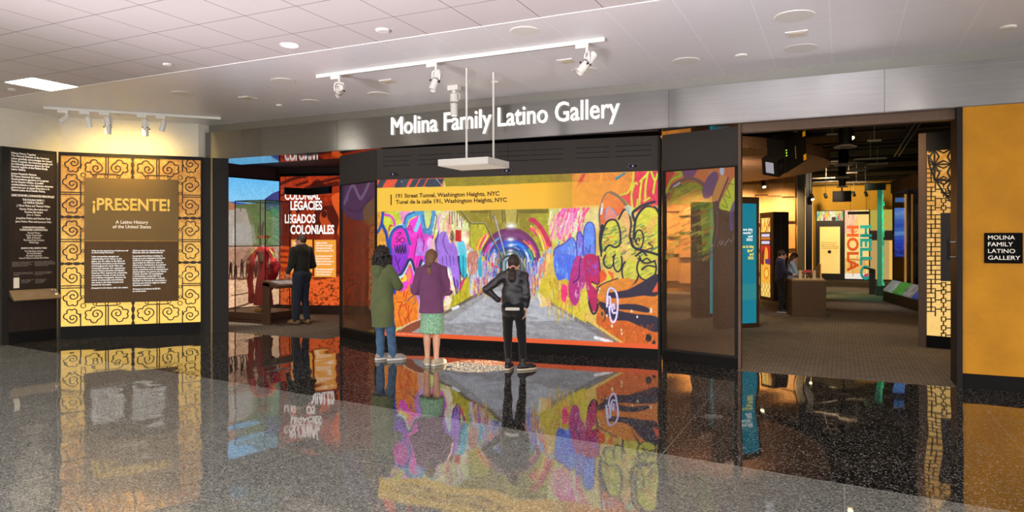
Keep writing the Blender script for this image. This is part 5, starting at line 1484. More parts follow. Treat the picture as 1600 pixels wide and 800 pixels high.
    for cx_, cy_, rx, ry in ((485, 40, 42, 60), (560, 50, 36, 80), (665, 130, 70, 105), (800, 100, 80, 100)):
        cv.ell(cx_, cy_, rx, ry, (208, 200, 60)); 
        cv.streaks((cx_ - rx * .7, cy_ - ry * .7, cx_ + rx * .6, cy_ + ry * .6), [(226, 150, 60), (150, 180, 70), (236, 220, 110), (110, 140, 80)], 16, 9, 6, 20, 0.8, slant=-2)
        cv.line([(cx_ + rx * math.cos(t), cy_ + ry * math.sin(t)) for t in np.linspace(-0.6, PI + 0.9, 14)], 13, (32, 28, 48))
    cv.line([(730, 20), (790, 60), (870, 40)], 14, (32, 28, 48)); cv.line([(760, 110), (810, 80), (870, 90)], 13, (32, 28, 48)); cv.line([(740, 0), (760, 40), (800, 20), (830, 40)], 12, (32, 28, 48))
    # orange creature with dark arms
    dk = (44, 34, 56)
    cv.poly([(400, 250), (560, 190), (700, 200), (650, 260), (520, 300), (460, 330), (400, 400), (390, 320)], (226, 136, 40), smooth=True)
    cv.line([(388, 300), (420, 240), (560, 185)], 9, dk)
    cv.poly([(465, 310), (520, 300), (640, 280), (740, 230), (892, 150), (892, 320), (760, 330), (600, 350), (480, 345)], dk, smooth=True)
    cv.poly([(560, 405), (700, 400), (800, 425), (825, 450), (800, 470), (680, 450), (560, 440)], dk, smooth=True)
    cv.poly([(400, 380), (480, 400), (560, 450), (700, 480), (892, 510), (892, 630), (760, 590), (640, 540), (520, 530), (440, 460)], dk, smooth=True)
    cv.poly([(440, 435), (500, 430), (560, 445), (540, 470), (470, 470)], dk); cv.ell(836, 452, 9, 24, (232, 226, 214)); cv.poly([(892, 215), (892, 300), (845, 300)], (236, 90, 50))
    cv.line([(395, 360), (420, 420), (445, 460), (455, 520), (435, 545)], 6, dk); cv.ell(430, 485, 22, 45, (206, 110, 40)); cv.ell(430, 480, 8, 18, dk)
    for x, y in ((410, 272), (402, 300), (470, 495), (510, 580), (675, 458), (722, 505)): cv.ell(x, y, 7, 12, (236, 226, 210))
    # white swirl tag
    for w, c in ((17, (176, 150, 226)), (9, (240, 236, 252))):
        cv.line([(470, 420), (475, 310), (500, 265), (545, 300), (560, 400), (545, 520), (515, 550), (495, 500), (490, 420)], w, c)
        cv.line([(475, 400), (480, 345), (497, 345), (500, 420)], w, c); cv.line([(545, 470), (520, 470), (510, 420), (525, 400), (530, 440)], w, c)
    for x, y in ((585, 610), (590, 640), (510, 580)): cv.poly([(x, y - 8), (x + 12, y - 4), (x + 8, y + 16), (x - 4, y + 12)], (240, 220, 180))
    cv.ell(815, 680, 26, 34, (30, 24, 24)); cv.ell(860, 720, 14, 20, (30, 24, 24))
    cv.streaks((400, 560, 880, 740), [(196, 80, 20), (236, 140, 60), (226, 110, 40), (160, 70, 26)], 120, 8, 8, 26, 0.5)
    # ---- concrete grain over everything painted
    cv.grain(3.0, 0.11, 2); cv.grain(16, 0.10, 3)
    # ---- banner, transparent towards its right end
    F()
    H, Wd = cv.H, cv.W
    P = cv.px([(588, 294), (735, 291), (860, 285.3), (935, 284)]); Q = cv.px([(588, 330.8), (735, 329), (860, 326), (935, 325.5)])
    xs = np.arange(Wd)
    top = np.interp(xs, P[:, 0], P[:, 1]); bot = np.interp(xs, Q[:, 0], Q[:, 1])
    yy = np.arange(H)[:, None] + 0.5
    inside = (yy > top[None, :]) & (yy < bot[None, :])
    u0, u1 = s_uv(850, 300)[0] * Wd, s_uv(945, 300)[0] * Wd
    fade = np.clip(1 - (xs - u0) / (u1 - u0), 0, 1)[None, :]
    m = (inside * fade)[..., None]
    base = np.array((246, 196, 62)) * (1 - (xs / Wd)[None, :, None] * 0.0) + np.array((6, -14, -22)) * np.clip((xs - Wd * .3) / (Wd * .5), 0, 1)[None, :, None]
    cv.a = cv.a * (1 - m) + base * m
    m2 = (inside * np.clip(1 - (xs - u1) / (Wd - u1), 0, 1)[None, :] * (1 - fade))[..., None] * 0.35
    cv.a = cv.a * (1 - m2) + np.array((250, 170, 60)) * m2
    # orange foot strip
    v0 = (sz1 - 0.222) / (sz1 - sz0)
    cv.a[int(v0 * H):] = (232, 92, 40)
    return cv
disp = picture('display', paint_tunnel(), vw, screen_mat('tunnel_screen', 1.0), sx0, sx1, sz0, sz1, -0.004)
M_CAP = mat('caption_brown', '#4a1c14', 0.6)
text('caption', '191 Street Tunnel, Washington Heights, NYC', disp, M_CAP, S_(618.7, 305)[0], S_(780.5, 305)[0], S_(620, 310.5)[1] - 0.010, S_(620, 303)[1] + 0.002, -0.006, 0.030)
text('caption', 'Tunel de la calle 191, Washington Heights, NYC', disp, M_CAP, S_(618.7, 315)[0], S_(792.3, 315)[0], S_(620, 319.5)[1] - 0.014, S_(620, 312.5)[1] + 0.002, -0.006, 0.030)
s_, zt_ = S_(610.5, 304); _, zb_ = S_(611.5, 320.5)
MB().box(s_, s_ + 0.02, -0.006, -0.004, zb_, zt_).build('caption', M_CAP, disp)
text('credit', 'Courtesy of the city of New York and the artists', disp, mat('credit_white', '#ffe9d8', 0.6), S_(602, 520)[0], S_(660, 520)[0], 0.172, 0.202, -0.006, 0.01)

# ------------------------------------------------------------------ angled glass panels either side of the screen
M_PANE = glass_mat('tinted_glass', (0.93, 0.88, 0.82), 0.025, 0.02)
M_PANE2 = glass_mat('tinted_glass_left', (0.80, 0.70, 0.66), 0.12, 0.02)
def glass_partition(P0, P1, label, pane_mat):
    r = wall_root('glass_partition', P0, P1, label, 'glass panel')
    L = math.dist(P0, P1)
    e = 0.045
    MB().box(0, L, 0, 0.05, 0, 0.14).build('plinth', M_BLACK, r, bevel=0.003)
    MB().box(0, L, 0, 0.05, 2.695, 3.20).build('fascia', MATS['fascia_grey'], r)
    MB().box(0, e, -0.004, 0.05, 0.14, 2.695).box(L - e, L, -0.004, 0.05, 0.14, 2.695).box(e, L - e, -0.004, 0.05, 0.14, 0.17).box(e, L - e, -0.004, 0.05, 2.675, 2.695).build('frame', M_CHAR, r)
    MB().box(e, L - e, 0.018, 0.026, 0.17, 2.675).build('pane', pane_mat, r)
    return r, L, e
G0, G1 = (-8.06, 9.88), (-6.905, 9.388)
H0, H1 = (-2.30, 9.866), (-1.228, 9.569)
gl_, glL, ge = glass_partition(G0, G1, 'narrow angled dark glass panel between the orange room and the big screen', M_PANE2)
gr_, grL, _ = glass_partition(H0, H1, 'angled glass panel with faint graffiti film between the big screen and the entrance', M_PANE)
def film(r, P0, P1, L, paint, alpha, res):
    z0, z1 = 0.172, 2.673
    Wf = W(P0, P1)
    def uv(px, py):
        s, z = Wf(px, py)
        return (s - ge) / (L - 2 * ge), (z1 - z) / (z1 - z0)
    cv = Canvas(res[0], res[1], uv, (150, 105, 70), alpha=alpha)
    paint(cv)
    return picture('graffiti_film', cv, r, film_mat('film_' + r.name, 0.3), ge, L - ge, z0, z1, 0.012)
def paint_right(cv):
    cv.at(1030, 230, 4.444)
    v = np.linspace(0, 1, cv.H)[:, None]
    cv.pen = 0.72
    cv.poly([(30, 100), (560, 100), (560, 380), (520, 420), (410, 400), (380, 330), (250, 225), (140, 230), (60, 330), (30, 330)], (206, 118, 66), 1)
    cv.poly([(30, 150), (110, 165), (60, 260), (40, 300)], (190, 50, 50)); cv.line([(50, 310), (85, 230), (160, 190), (105, 165)], 16, (170, 200, 40))
    cv.poly([(150, 160), (270, 150), (230, 220), (170, 215)], (110, 70, 130))
    cv.line([(50, 340), (90, 270), (170, 225), (250, 225), (330, 280), (375, 350), (400, 450), (400, 560), (370, 700), (300, 790)], 18, (104, 78, 84))
    cv.line([(100, 275), (140, 250)], 12, (170, 190, 236))
    cv.pen = 0.66
    cv.poly([(60, 380), (110, 290), (180, 245), (260, 245), (330, 300), (370, 400), (380, 560), (360, 690), (300, 760), (290, 600), (280, 430), (70, 390)], (140, 160, 40), 1, smooth=False)
    cv.pen = 0.6
    cv.streaks((80, 250, 370, 760), [(170, 190, 50), (120, 140, 40), (190, 110, 50), (90, 120, 60), (200, 200, 80)], 90, 12, 10, 40, 0.8, slant=-2.2)
    cv.pen = 0.85
    cv.ell(352, 265, 42, 102, (92, 62, 112), rot=22); cv.ell(432, 165, 16, 32, (176, 206, 236))
    cv.poly([(415, 210), (465, 215), (420, 350), (360, 370)], (196, 140, 70), smooth=True)
    cv.poly([(480, 270), (520, 220), (520, 430), (460, 440), (412, 410)], (190, 208, 50), smooth=True)
    cv.line([(475, 215), (440, 300), (405, 390)], 10, (70, 52, 84)); cv.line([(430, 400), (470, 420), (440, 330), (490, 350), (460, 260), (510, 260)], 4, (90, 100, 30)); cv.line([(415, 440), (450, 525), (495, 440)], 4, (96, 64, 40))
    cv.line([(520, 390), (495, 470), (500, 570)], 26, (92, 72, 150), 0.8)
    cv.pen = 0.6
    cv.line([(400, 690), (420, 650), (425, 680), (440, 650), (450, 680), (480, 640), (500, 660), (515, 610)], 4, (190, 190, 220), 0.9)
def paint_left(cv):
    cv.at(520, 280, 4.0)
    cv.pen = 0.75
    cv.poly([(40, 0), (270, 0), (270, 200), (160, 260), (60, 200)], (74, 66, 132), 0.9, smooth=True)
    cv.line([(70, 150), (120, 40), (170, 120), (220, 30)], 16, (150, 150, 206), 0.8); cv.line([(90, 190), (160, 200), (230, 120)], 12, (50, 40, 110), 0.8); cv.line([(100, 60), (90, 140)], 8, (120, 120, 190), 0.8)
    cv.poly([(190, 180), (270, 120), (270, 260), (200, 280)], (150, 130, 50), 0.6, smooth=True)
film(gr_, H0, H1, grL, paint_right, 0.16, (150, 300))
film(gl_, G0, G1, glL, paint_left, 0.20, (110, 240))
# ================================================================== THE GALLERY BEHIND THE ENTRANCE
M_KIOSK = mat('kiosk_brown', '#4a3626', 0.5, var=0.1, stretch=(6, 6, 0.4))
M_KIOSKD = mat('kiosk_dark', '#1d1a15', 0.5, var=0.1)
M_TEAL = glow('teal_screen', '#087f93', 0.9)
M_YTXT = glow('yellow_text', '#ffe24a', 1.1)

def teal_kiosk(P0, P1, label):
    k = wall_root('teal_kiosk', P0, P1, label, 'kiosk', 'teal screen kiosks')
    L = math.dist(P0, P1)
    MB().box(0, L, 0, 0.16, 0.0, 2.56).build('body', M_KIOSK, k, bevel=0.004)
    sc = MB().box(0.40, L - 0.085, -0.012, 0.0, 0.09, 2.43).build('screen', M_TEAL, k)
    MB().box(0.40, L - 0.085, -0.014, -0.012, 0.55, 0.86).build('screen_band', glow('teal_band', '#2a8f96', 0.8), sc)
    text('lettering', '“We are this\nworld.”\nand\n2022', sc, M_TEXT_W, 0.42, 0.83, 1.70, 1.95, -0.016, 0.025, 'RIGHT')
    text('lettering', '“Somos la idea\nigual”\nand\n2022', sc, M_YTXT, 0.42, 0.86, 1.34, 1.62, -0.016, 0.025, 'RIGHT')
    return k
teal_kiosk((-2.13, 13.74), (-1.46, 14.50), 'tall brown kiosk with teal screen just inside the entrance post')
teal_kiosk((-2.90, 15.56), (-2.23, 16.32), 'tall brown kiosk with teal screen seen behind the right glass panel')

# the tall lit kiosk
K0, K1 = (-2.17, 21.67), (-1.74, 20.92)
K_ = W(K0, K1)
kk = wall_root('picture_kiosk', K0, K1, 'tall dark kiosk with a bright column of red and yellow pictures', 'kiosk')
KL = math.dist(K0, K1)
MB().box(0, KL, 0, 0.46, 0.0, 2.53).build('body', M_KIOSK, kk)
MB().box(KL, KL + 0.02, 0.02, 0.22, 0.05, 2.52).box(KL, KL + 0.02, 0.25, 0.45, 0.05, 2.52).build('side_panel', M_KIOSKD, kk)
ks0, ks1 = 0.06 * KL / 0.86 + 0.05, KL - 0.16
kz0, kz1 = 0.10, 2.37
def k_uv(px, py):
    s, z = K_(px, py)
    return (s - ks0) / (ks1 - ks0), (kz1 - z) / (kz1 - kz0)
cv = Canvas(60, 200, lambda x, y: (x / 60, y / 200), (236, 176, 60)).at(0, 0, 1)
cv.poly([(0, 0), (60, 0), (60, 36), (0, 36)], (250, 206, 90)); cv.streaks((0, 0, 60, 34), [(226, 130, 40), (180, 70, 30), (255, 230, 150)], 24, 6, 4, 14)
cv.poly([(0, 36), (60, 36), (60, 70), (0, 70)], (70, 40, 34))
for y in (44, 62): cv.poly([(4, y - 3), (56, y - 3), (56, y + 4), (4, y + 4)], (210, 206, 240))
cv.poly([(0, 50), (60, 50), (60, 55), (0, 55)], (210, 120, 40))
cv.poly([(0, 70), (60, 70), (60, 118), (0, 118)], (196, 30, 36)); cv.poly([(30, 75), (45, 85), (42, 116), (20, 116)], (240, 170, 60), smooth=True); cv.poly([(5, 90), (20, 80), (18, 116), (4, 116)], (120, 20, 30), smooth=True)
cv.poly([(28, 104), (58, 104), (58, 116), (28, 116)], (80, 50, 110))
cv.ell(36, 140, 16, 16, (226, 130, 40)); cv.ell(36, 140, 10, 10, (250, 206, 90))
cv.poly([(0, 165), (60, 165), (60, 200), (0, 200)], (255, 214, 110))
for a in range(-20, 60, 20): cv.line([(a, 165), (a + 35, 200)], 1.5, (120, 60, 30)); cv.line([(a + 35, 165), (a, 200)], 1.5, (120, 60, 30))
picture('display', cv, kk, screen_mat('kiosk_display', 1.0), ks0, ks1, kz0, kz1, -0.01)

# wall of wooden shingles
M_SHINGLE = mat('oak_shingle', '#b8843c', 0.5, col2='#9a6a2c', vscale=3, stretch=(6, 6, 0.5))
rs = random.Random(4)
wb = MB().box(-7.34, -1.24, 23.62, 23.9, 0, 4.0)
x = -7.3
while x < -1.3:
    wdt = min(0.40, -1.24 - x)
    z = rs.uniform(-0.6, 0.0)
    while z < 3.95:
        h_ = rs.uniform(0.55, 0.95)
        z0, z1 = max(0.3, z), min(3.98, z + h_)
        if z1 - z0 > 0.1:
            d0, d1 = rs.uniform(0.10, 0.17), 0.03
            wb.add([(x, 23.62 - d0, z0), (x + wdt, 23.62 - d0, z0), (x + wdt, 23.62, z0), (x, 23.62, z0),
                    (x, 23.62 - d1, z1), (x + wdt, 23.62 - d1, z1), (x + wdt, 23.62, z1), (x, 23.62, z1)],
                   [(0, 1, 2, 3), (4, 5, 6, 7), (0, 1, 5, 4), (1, 2, 6, 5), (2, 3, 7, 6), (3, 0, 4, 7)])
        z += h_
    x += 0.40
structure(wb.build('wall_wood', M_SHINGLE))
structure(MB().box(-1.23, -1.04, 23.4, 23.9, 0, 4.25).build('wall_post', mat('olive_post', '#3a3527', 0.5, var=0.1)))
structure(MB().box(-1.10, -0.90, 25.9, 26.1, 0, 4.25).build('wall_post', mat('blue_black_post', '#1c2026', 0.4)))
for px in (1258.2, 1269.3):
    p = on_y(px, 380, 26.6)
    o = MB().box(-0.018, 0.018, -0.02, 0.02, -0.001, 3.3).build('light_strip', glow('warm_strip', '#ffb35a', 1.1), loc=(p.x, 26.6, 0))
    tag(o, 'thin warm light strip %s of the dark gallery column' % ('left' if px < 1260 else 'right'), 'light strip')

# round slatted canopy
ca = root('slatted_canopy', (-5.5, 17.7, 3.50), 0, 'round brown slatted wooden canopy under the dark ceiling behind the entrance', 'canopy')
CR, XL = 5.25, -1.78
M_SLAT = mat('slat_wood', '#8f6c50', 0.55, var=0.15, stretch=(0.5, 6, 6))
sl = MB()
y = -CR + 0.1
while y < CR:
    hw = math.sqrt(CR * CR - y * y)
    sl.box(max(XL, -hw), hw, y - 0.06, y + 0.06, 0.0, 0.035)
    y += 0.20
sl.build('slats', M_SLAT, ca)
arc = [(CR * math.cos(t), CR * math.sin(t)) for t in np.linspace(-math.acos(XL / CR), math.acos(XL / CR), 72)]
MB().prism(arc, 0.12, 0.16).build('backing', mat('canopy_back', '#1c1511', 0.7), ca)
rm = MB()
for a, b in zip(arc[:-1], arc[1:]):
    n = Vector(((a[0] + b[0]) / 2, (a[1] + b[1]) / 2)).normalized() * 0.03
    rm.prism([a, (a[0] + n.x, a[1] + n.y), (b[0] + n.x, b[1] + n.y), b], 0.0, 0.22)
rm.build('rim', M_SLAT, ca)

# projector under the canopy
rv, fv, uv_ = Vector((math.cos(YAW), math.sin(YAW), 0)), Vector((-math.sin(YAW), math.cos(YAW), 0)), Vector((0, 0, 1))
e1 = (0.50 * rv + 0.27 * uv_ + 0.30 * fv); e2 = (0.12 * rv - 0.54 * uv_ + 0.25 * fv)
l1, l2 = e1.length, e2.length
e1.normalize(); e2 = (e2 - e2.dot(e1) * e1).normalized(); e3 = e1.cross(e2).normalized()
if e3.dot(-fv) < 0: e3 = -e3
p0 = Vector((0, 0, EYE)) + ray(1243.5, 236) * 12.4
pr = root('video_projector', p0, 0, 'large black video projector with yellow corner labels tilted under the slatted canopy', 'projector')
def pbox(a0, a1, b0, b1, c0, c1):
    v = [e1 * a + e2 * b + e3 * c for c in (c0, c1) for b in (b0, b1) for a in (a0, a1)]
    return MB().add(v, [(0, 2, 3, 1), (4, 5, 7, 6), (0, 1, 5, 4), (2, 6, 7, 3), (0, 4, 6, 2), (1, 3, 7, 5)])
M_PJ = mat('projector_black', '#1b1916', 0.4)
h1, h2 = l1 / 2, l2 / 2
pbox(-h1, h1, -h2, h2, -0.36, 0).build('housing', M_PJ, pr, bevel=0.01)
pbox(-h1 - 0.20, -h1, -0.02, h2, -0.34, -0.02).build('lens_hood', M_PJ, pr, bevel=0.008)
pbox(-h1 - 0.205, -h1 - 0.20, 0.04, h2 - 0.06, -0.26, -0.10).build('lens', mat('lens_glass', '#c8cbe0', 0.1, metal=0.6, emit=0.35), pr)
ln = pbox(-h1 - 0.16, -h1 - 0.05, 0.08, h2 - 0.12, -0.02, -0.014).build('lens', mat('lens_dark', '#3a3340', 0.1, metal=0.4), pr)
for b0, b1 in ((-h2 + 0.03, -h2 + 0.12), (h2 - 0.14, h2 - 0.03)):
    pbox(h1 - 0.10, h1 - 0.02, b0, b1, 0, 0.003).build('warning_label', mat('yellow_sticker', '#e2a010', 0.5, emit=0.25), pr)
pbox(-0.02, 0.0, -0.10, 0.14, 0, 0.003).build('label_strip', mat('pale_label', '#9a8a4a', 0.5), pr)
for k in range(3):
    pbox(-h1 + 0.03, -h1 + 0.06, -0.13 + 0.05 * k, -0.11 + 0.05 * k, 0, 0.004).build('status_light', glow('green_led', '#b4ff3c', 1.2), pr)
MB().box(-0.04, 0.04, -0.04, 0.04, 0.25, 4.3 - p0.z - 0.01).build('pole', M_PJ, pr)

# yellow end wall with door and window into the lit room
YB = 34.0
structure(MB().box(-7.3, -1.02, YB, YB + 0.2, 0, 4.3).box(-1.02, 2.72, YB, YB + 0.2, 3.08, 4.3).build('wall_yellow', mat('deep_yellow_paint', '#b98a12', 0.7, var=0.05)))
dr = tag(root('door_1', (-0.465, YB, 0), 0), kind='structure')
M_DOORF = mat('black_door_frame', '#1b1511', 0.4)
z = lambda py: on_y(1296, py, YB).z
X = lambda px: on_y(px, 380, YB).x
f = MB()
gx0, gx1, gz0_, gz1_ = X(1281) + .465, X(1312.5) + .465, z(427.3), z(354)
tx0, tx1, tz0, tz1 = X(1276.5) + .465, X(1317) + .465, z(344.8), z(330)
f.box(-0.555, gx0, -0.05, 0.05, 0, tz0).box(gx1, 0.555, -0.05, 0.05, 0, tz0).box(gx0, gx1, -0.05, 0.05, 0, gz0_).box(gx0, gx1, -0.05, 0.05, gz1_, tz0)
f.box(-0.555, 0.555, -0.05, 0.05, tz1, 3.08).box(-0.555, tx0, -0.05, 0.05, tz0, tz1).box(tx1, 0.555, -0.05, 0.05, tz0, tz1)
f.build('door_frame', M_DOORF, dr)
M_CREAMGLOW = mat('lit_frosted_glass', '#f0cf7a', 0.3, col2='#e2b95c', vscale=1.2, emit=0.9)
dp = MB().box(gx0, gx1, 0.0, 0.02, gz0_, gz1_).build('pane', M_CREAMGLOW, dr)
cv = Canvas(80, 30, lambda x, y: (x / 80, y / 30), (240, 226, 170)).at(0, 0, 1)
cv.streaks((0, 0, 80, 24), [(90, 190, 180), (240, 110, 60), (250, 214, 60), (230, 80, 90), (120, 200, 120), (250, 240, 220)], 60, 5, 4, 16, 0.9)
cv.ell(52, 24, 7, 6, (40, 26, 20)); cv.ell(30, 12, 6, 9, (248, 200, 50))
picture('transom_picture', cv, dr, screen_mat('transom_light', 0.95), tx0, tx1, tz0, tz1, -0.01)
text('lettering', 'The Molina Family\nLearning Lounge\nSalón de aprendizaje\nde la Familia Molina', dp, mat('bronze_print', '#8a6a30', 0.5), X(1283) + .465, X(1310.5) + .465, z(389), z(378), -0.004, 0.01)
MB().lathe([(0.075, 0), (0.075, 0.01), (0.001, 0.012)], frame_from((X(1296) + .465, -0.004, z(393.5)), (0, -1, 0)), 20).build('round_mark', M_DOORF, dp)
wn2 = tag(root('window_1', (0.10, YB, 0), 0), kind='structure')
wx = lambda px: X(px) - 0.10
f = MB()
zt1 = z(329)
f.box(0, wx(1320), -0.05, 0.05, 0, 3.08).box(wx(1357.6), wx(1359.6), -0.05, 0.05, 0, 3.08).box(0, 2.6, -0.05, 0.05, zt1, 3.08).box(0, 2.6, -0.05, 0.05, 0, 0.06).box(2.5, 2.6, -0.05, 0.05, 0, 3.08)
f.build('window_frame', M_DOORF, wn2)
cv = Canvas(120, 200, lambda x, y: (x / 120, y / 200), (250, 214, 130)).at(0, 0, 1)
cv.poly([(0, 0), (60, 0), (40, 60), (0, 70)], (250, 190, 150)); cv.poly([(0, 140), (120, 140), (120, 200), (0, 200)], (232, 176, 84))
cv.poly([(0, 184), (120, 184), (120, 200), (0, 200)], (236, 226, 214)); cv.streaks((0, 130, 120, 180), [(246, 206, 120), (206, 150, 80), (240, 226, 190)], 20, 5, 4, 20, 0.7)
cv.line([(10, 142), (110, 146)], 3, (190, 120, 50)); cv.poly([(96, 186), (118, 182), (118, 196), (94, 196)], (200, 60, 90))
cv.streaks((0, 0, 60, 50), [(246, 120, 100), (250, 230, 190), (240, 170, 120)], 14, 6, 6, 20, 0.6); cv.line([(60, 20), (62, 60), (40, 62)], 2, (200, 130, 40))
picture('lit_pane', cv, wn2, screen_mat('lounge_light', 1.0), wx(1320), wx(1357.6), 0.06, zt1, 0.0)
cv = Canvas(60, 100, lambda x, y: (x / 60, y / 100), (196, 160, 96)).at(0, 0, 1)
cv.poly([(0, 30), (60, 30), (60, 44), (0, 44)], (40, 30, 22)); cv.poly([(30, 44), (60, 44), (60, 100), (30, 100)], (250, 190, 90)); cv.poly([(0, 0), (60, 0), (60, 28), (0, 28)], (190, 170, 70))
picture('lit_pane', cv, wn2, screen_mat('lounge_side_light', 0.9), wx(1359.6), 2.5, 0.06, zt1, 0.0)
def vtext(body, parent, mt, x0, x1, zt, zb, y, bold):
    me = text_mesh(body, bold)
    n = len(me.vertices); c = np.empty(n * 3); me.vertices.foreach_get('co', c); c = c.reshape(n, 3)
    a, b = c.min(0), c.max(0)
    nx = x0 + (c[:, 1] - a[1]) / (b[1] - a[1]) * (x1 - x0)
    nz = zt - (c[:, 0] - a[0]) / (b[0] - a[0]) * (zt - zb)
    me.vertices.foreach_set('co', np.stack([nx, np.full(n, y), nz], 1).ravel()); me.materials.clear(); me.update()
    return link_mesh('lettering', me, mt, parent)
vtext('HOLA', wn2, mat('orange_vinyl', '#dc5a1e', 0.5, emit=0.55), wx(1323), wx(1342), z(353), z(424), -0.02, 0.035)
vtext('HELLO', wn2, mat('teal_vinyl', '#1fa596', 0.5, emit=0.55), wx(1343.5), wx(1362.5), z(352.5), z(437) + 0.02, -0.06, 0.035)
o = MB().box(-0.40, 0.40, -0.03, 0.03, -0.12, 0).build('hanging_sign', M_BLACK, loc=(X(1340), YB - 1.2, z(331.5) - 0.04)); tag(o, 'long black box hanging on wires before the lit lounge window', 'hanging box')
for k in (-0.3, 0.3): MB().tube([(k, 0, 0), (k, 0, 4.29 - o.location.z)], 0.006, 6).build('wire', M_CHAR, o)

# model table with slanted panel
T0, T1 = (-1.00, 16.86), (-0.30, 17.02)
T_ = W(T0, T1)
tb2 = wall_root('model_table', T0, T1, 'brown box table with a tilted panel, in front of the two children', 'table')
TL = math.dist(T0, T1)
MB().box(0, TL, 0, 0.75, 0, 0.80).build('body', mat('table_brown', '#4a3822', 0.55, var=0.08), tb2, bevel=0.004)
MB().box(-0.005, TL + 0.005, -0.005, 0.755, 0.80, 0.83).build('table_top', mat('table_top_tan', '#8a6a40', 0.5, var=0.1), tb2)
MB().add([(TL - 0.28, 0.55, 0.83), (TL - 0.01, 0.55, 0.83), (TL - 0.01, 0.55, 1.17), (TL - 0.28, 0.72, 0.83), (TL - 0.01, 0.72, 0.83), (TL - 0.01, 0.72, 1.17)],
         [(0, 1, 2), (5, 4, 3), (0, 2, 5, 3), (1, 4, 5, 2), (0, 3, 4, 1)]).build('tilted_panel', mat('tilted_brown', '#5a431f', 0.5), tb2)
MB().box(TL - 0.01, TL + 0.012, 0.55, 0.72, 0.83, 1.18).build('lit_edge', glow('amber_edge', '#e59a3a', 0.9), tb2)
mb_ = wall_root('model_building', T0, T1, 'tiny cream model building with a red roof on the brown table', 'model', z=0.831)
MB().box(0.20, 0.27, 0.30, 0.37, 0, 0.20).box(0.49, 0.56, 0.30, 0.37, 0, 0.20).box(0.195, 0.275, 0.295, 0.375, 0.185, 0.20).box(0.485, 0.565, 0.295, 0.375, 0.185, 0.20).build('tower', mat('model_cream', '#dcc9a0', 0.6), mb_)
m_ = MB().box(0.27, 0.49, 0.32, 0.36, 0.0, 0.025).box(0.27, 0.49, 0.32, 0.36, 0.12, 0.14)
for k in range(6): m_.box(0.275 + 0.042 * k, 0.288 + 0.042 * k, 0.325, 0.35, 0.025, 0.12)
m_.build('colonnade', mat('model_brown', '#6a4a30', 0.6), mb_)
MB().add([(0.25, 0.28, 0.15), (0.51, 0.28, 0.15), (0.51, 0.42, 0.15), (0.25, 0.42, 0.15), (0.31, 0.35, 0.21), (0.45, 0.35, 0.21)], [(0, 1, 5, 4), (2, 3, 4, 5), (1, 2, 5), (3, 0, 4), (0, 3, 2, 1)]).build('roof', mat('model_red', '#a8342a', 0.6), mb_)
m_ = MB()
for k in range(22): m_.box(0.03 + 0.03 * k, 0.045 + 0.03 * k, 0.03, 0.045, 0, 0.035 + 0.01 * (k % 3))
m_.box(0.02, 0.69, 0.028, 0.047, 0.0, 0.012)
m_.build('fence', mat('model_cream', '#dcc9a0', 0.6), mb_)

# reading post, glass fin, display case on the right
rp = root('reading_rail', (0.90, 25.1, 0), 0, 'dark post with a small slanted top before the lounge window', 'stand')
MB().box(-0.09, 0.09, -0.05, 0.05, 0, 0.80).build('post', M_KIOSKD, rp, bevel=0.004)
MB().add([(-0.24, -0.2, 0.83), (0.06, -0.2, 0.77), (0.06, 0.3, 0.77), (-0.24, 0.3, 0.83), (-0.24, -0.2, 0.87), (0.06, -0.2, 0.81), (0.06, 0.3, 0.81), (-0.24, 0.3, 0.87)],
         [(0, 3, 2, 1), (4, 5, 6, 7), (0, 1, 5, 4), (1, 2, 6, 5), (2, 3, 7, 6), (3, 0, 4, 7)]).build('top', M_KIOSKD, rp)
gf = root('glass_fin', (1.12, 24.6, 0), 0, 'upright green glass fin with a ragged bright edge in a dark foot', 'glass fin')
MB().box(-0.14, 0.14, -0.08, 0.08, 0, 0.30).build('foot', mat('green_dark_metal', '#1d3a2e', 0.5), gf)
MB().box(-0.45, 0.14, -0.08, 0.08, 3.30, 3.50).build('top_bracket', mat('green_dark_metal', '#1d3a2e', 0.5), gf)
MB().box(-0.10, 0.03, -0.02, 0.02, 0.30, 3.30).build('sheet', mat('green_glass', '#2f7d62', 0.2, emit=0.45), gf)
rg = MB(); rr_ = random.Random(8)
zz = 0.32
while zz < 3.28:
    d_ = rr_.uniform(0.04, 0.11); w_ = rr_.uniform(0.015, 0.07)
    rg.box(0.03, 0.04 + w_, -0.02, 0.02, zz, min(3.29, zz + d_)); zz += d_
rg.build('bright_edge', mat('green_edge_light', '#5fe0a0', 0.3, col2='#128a58', vscale=4, emit=0.8), gf)

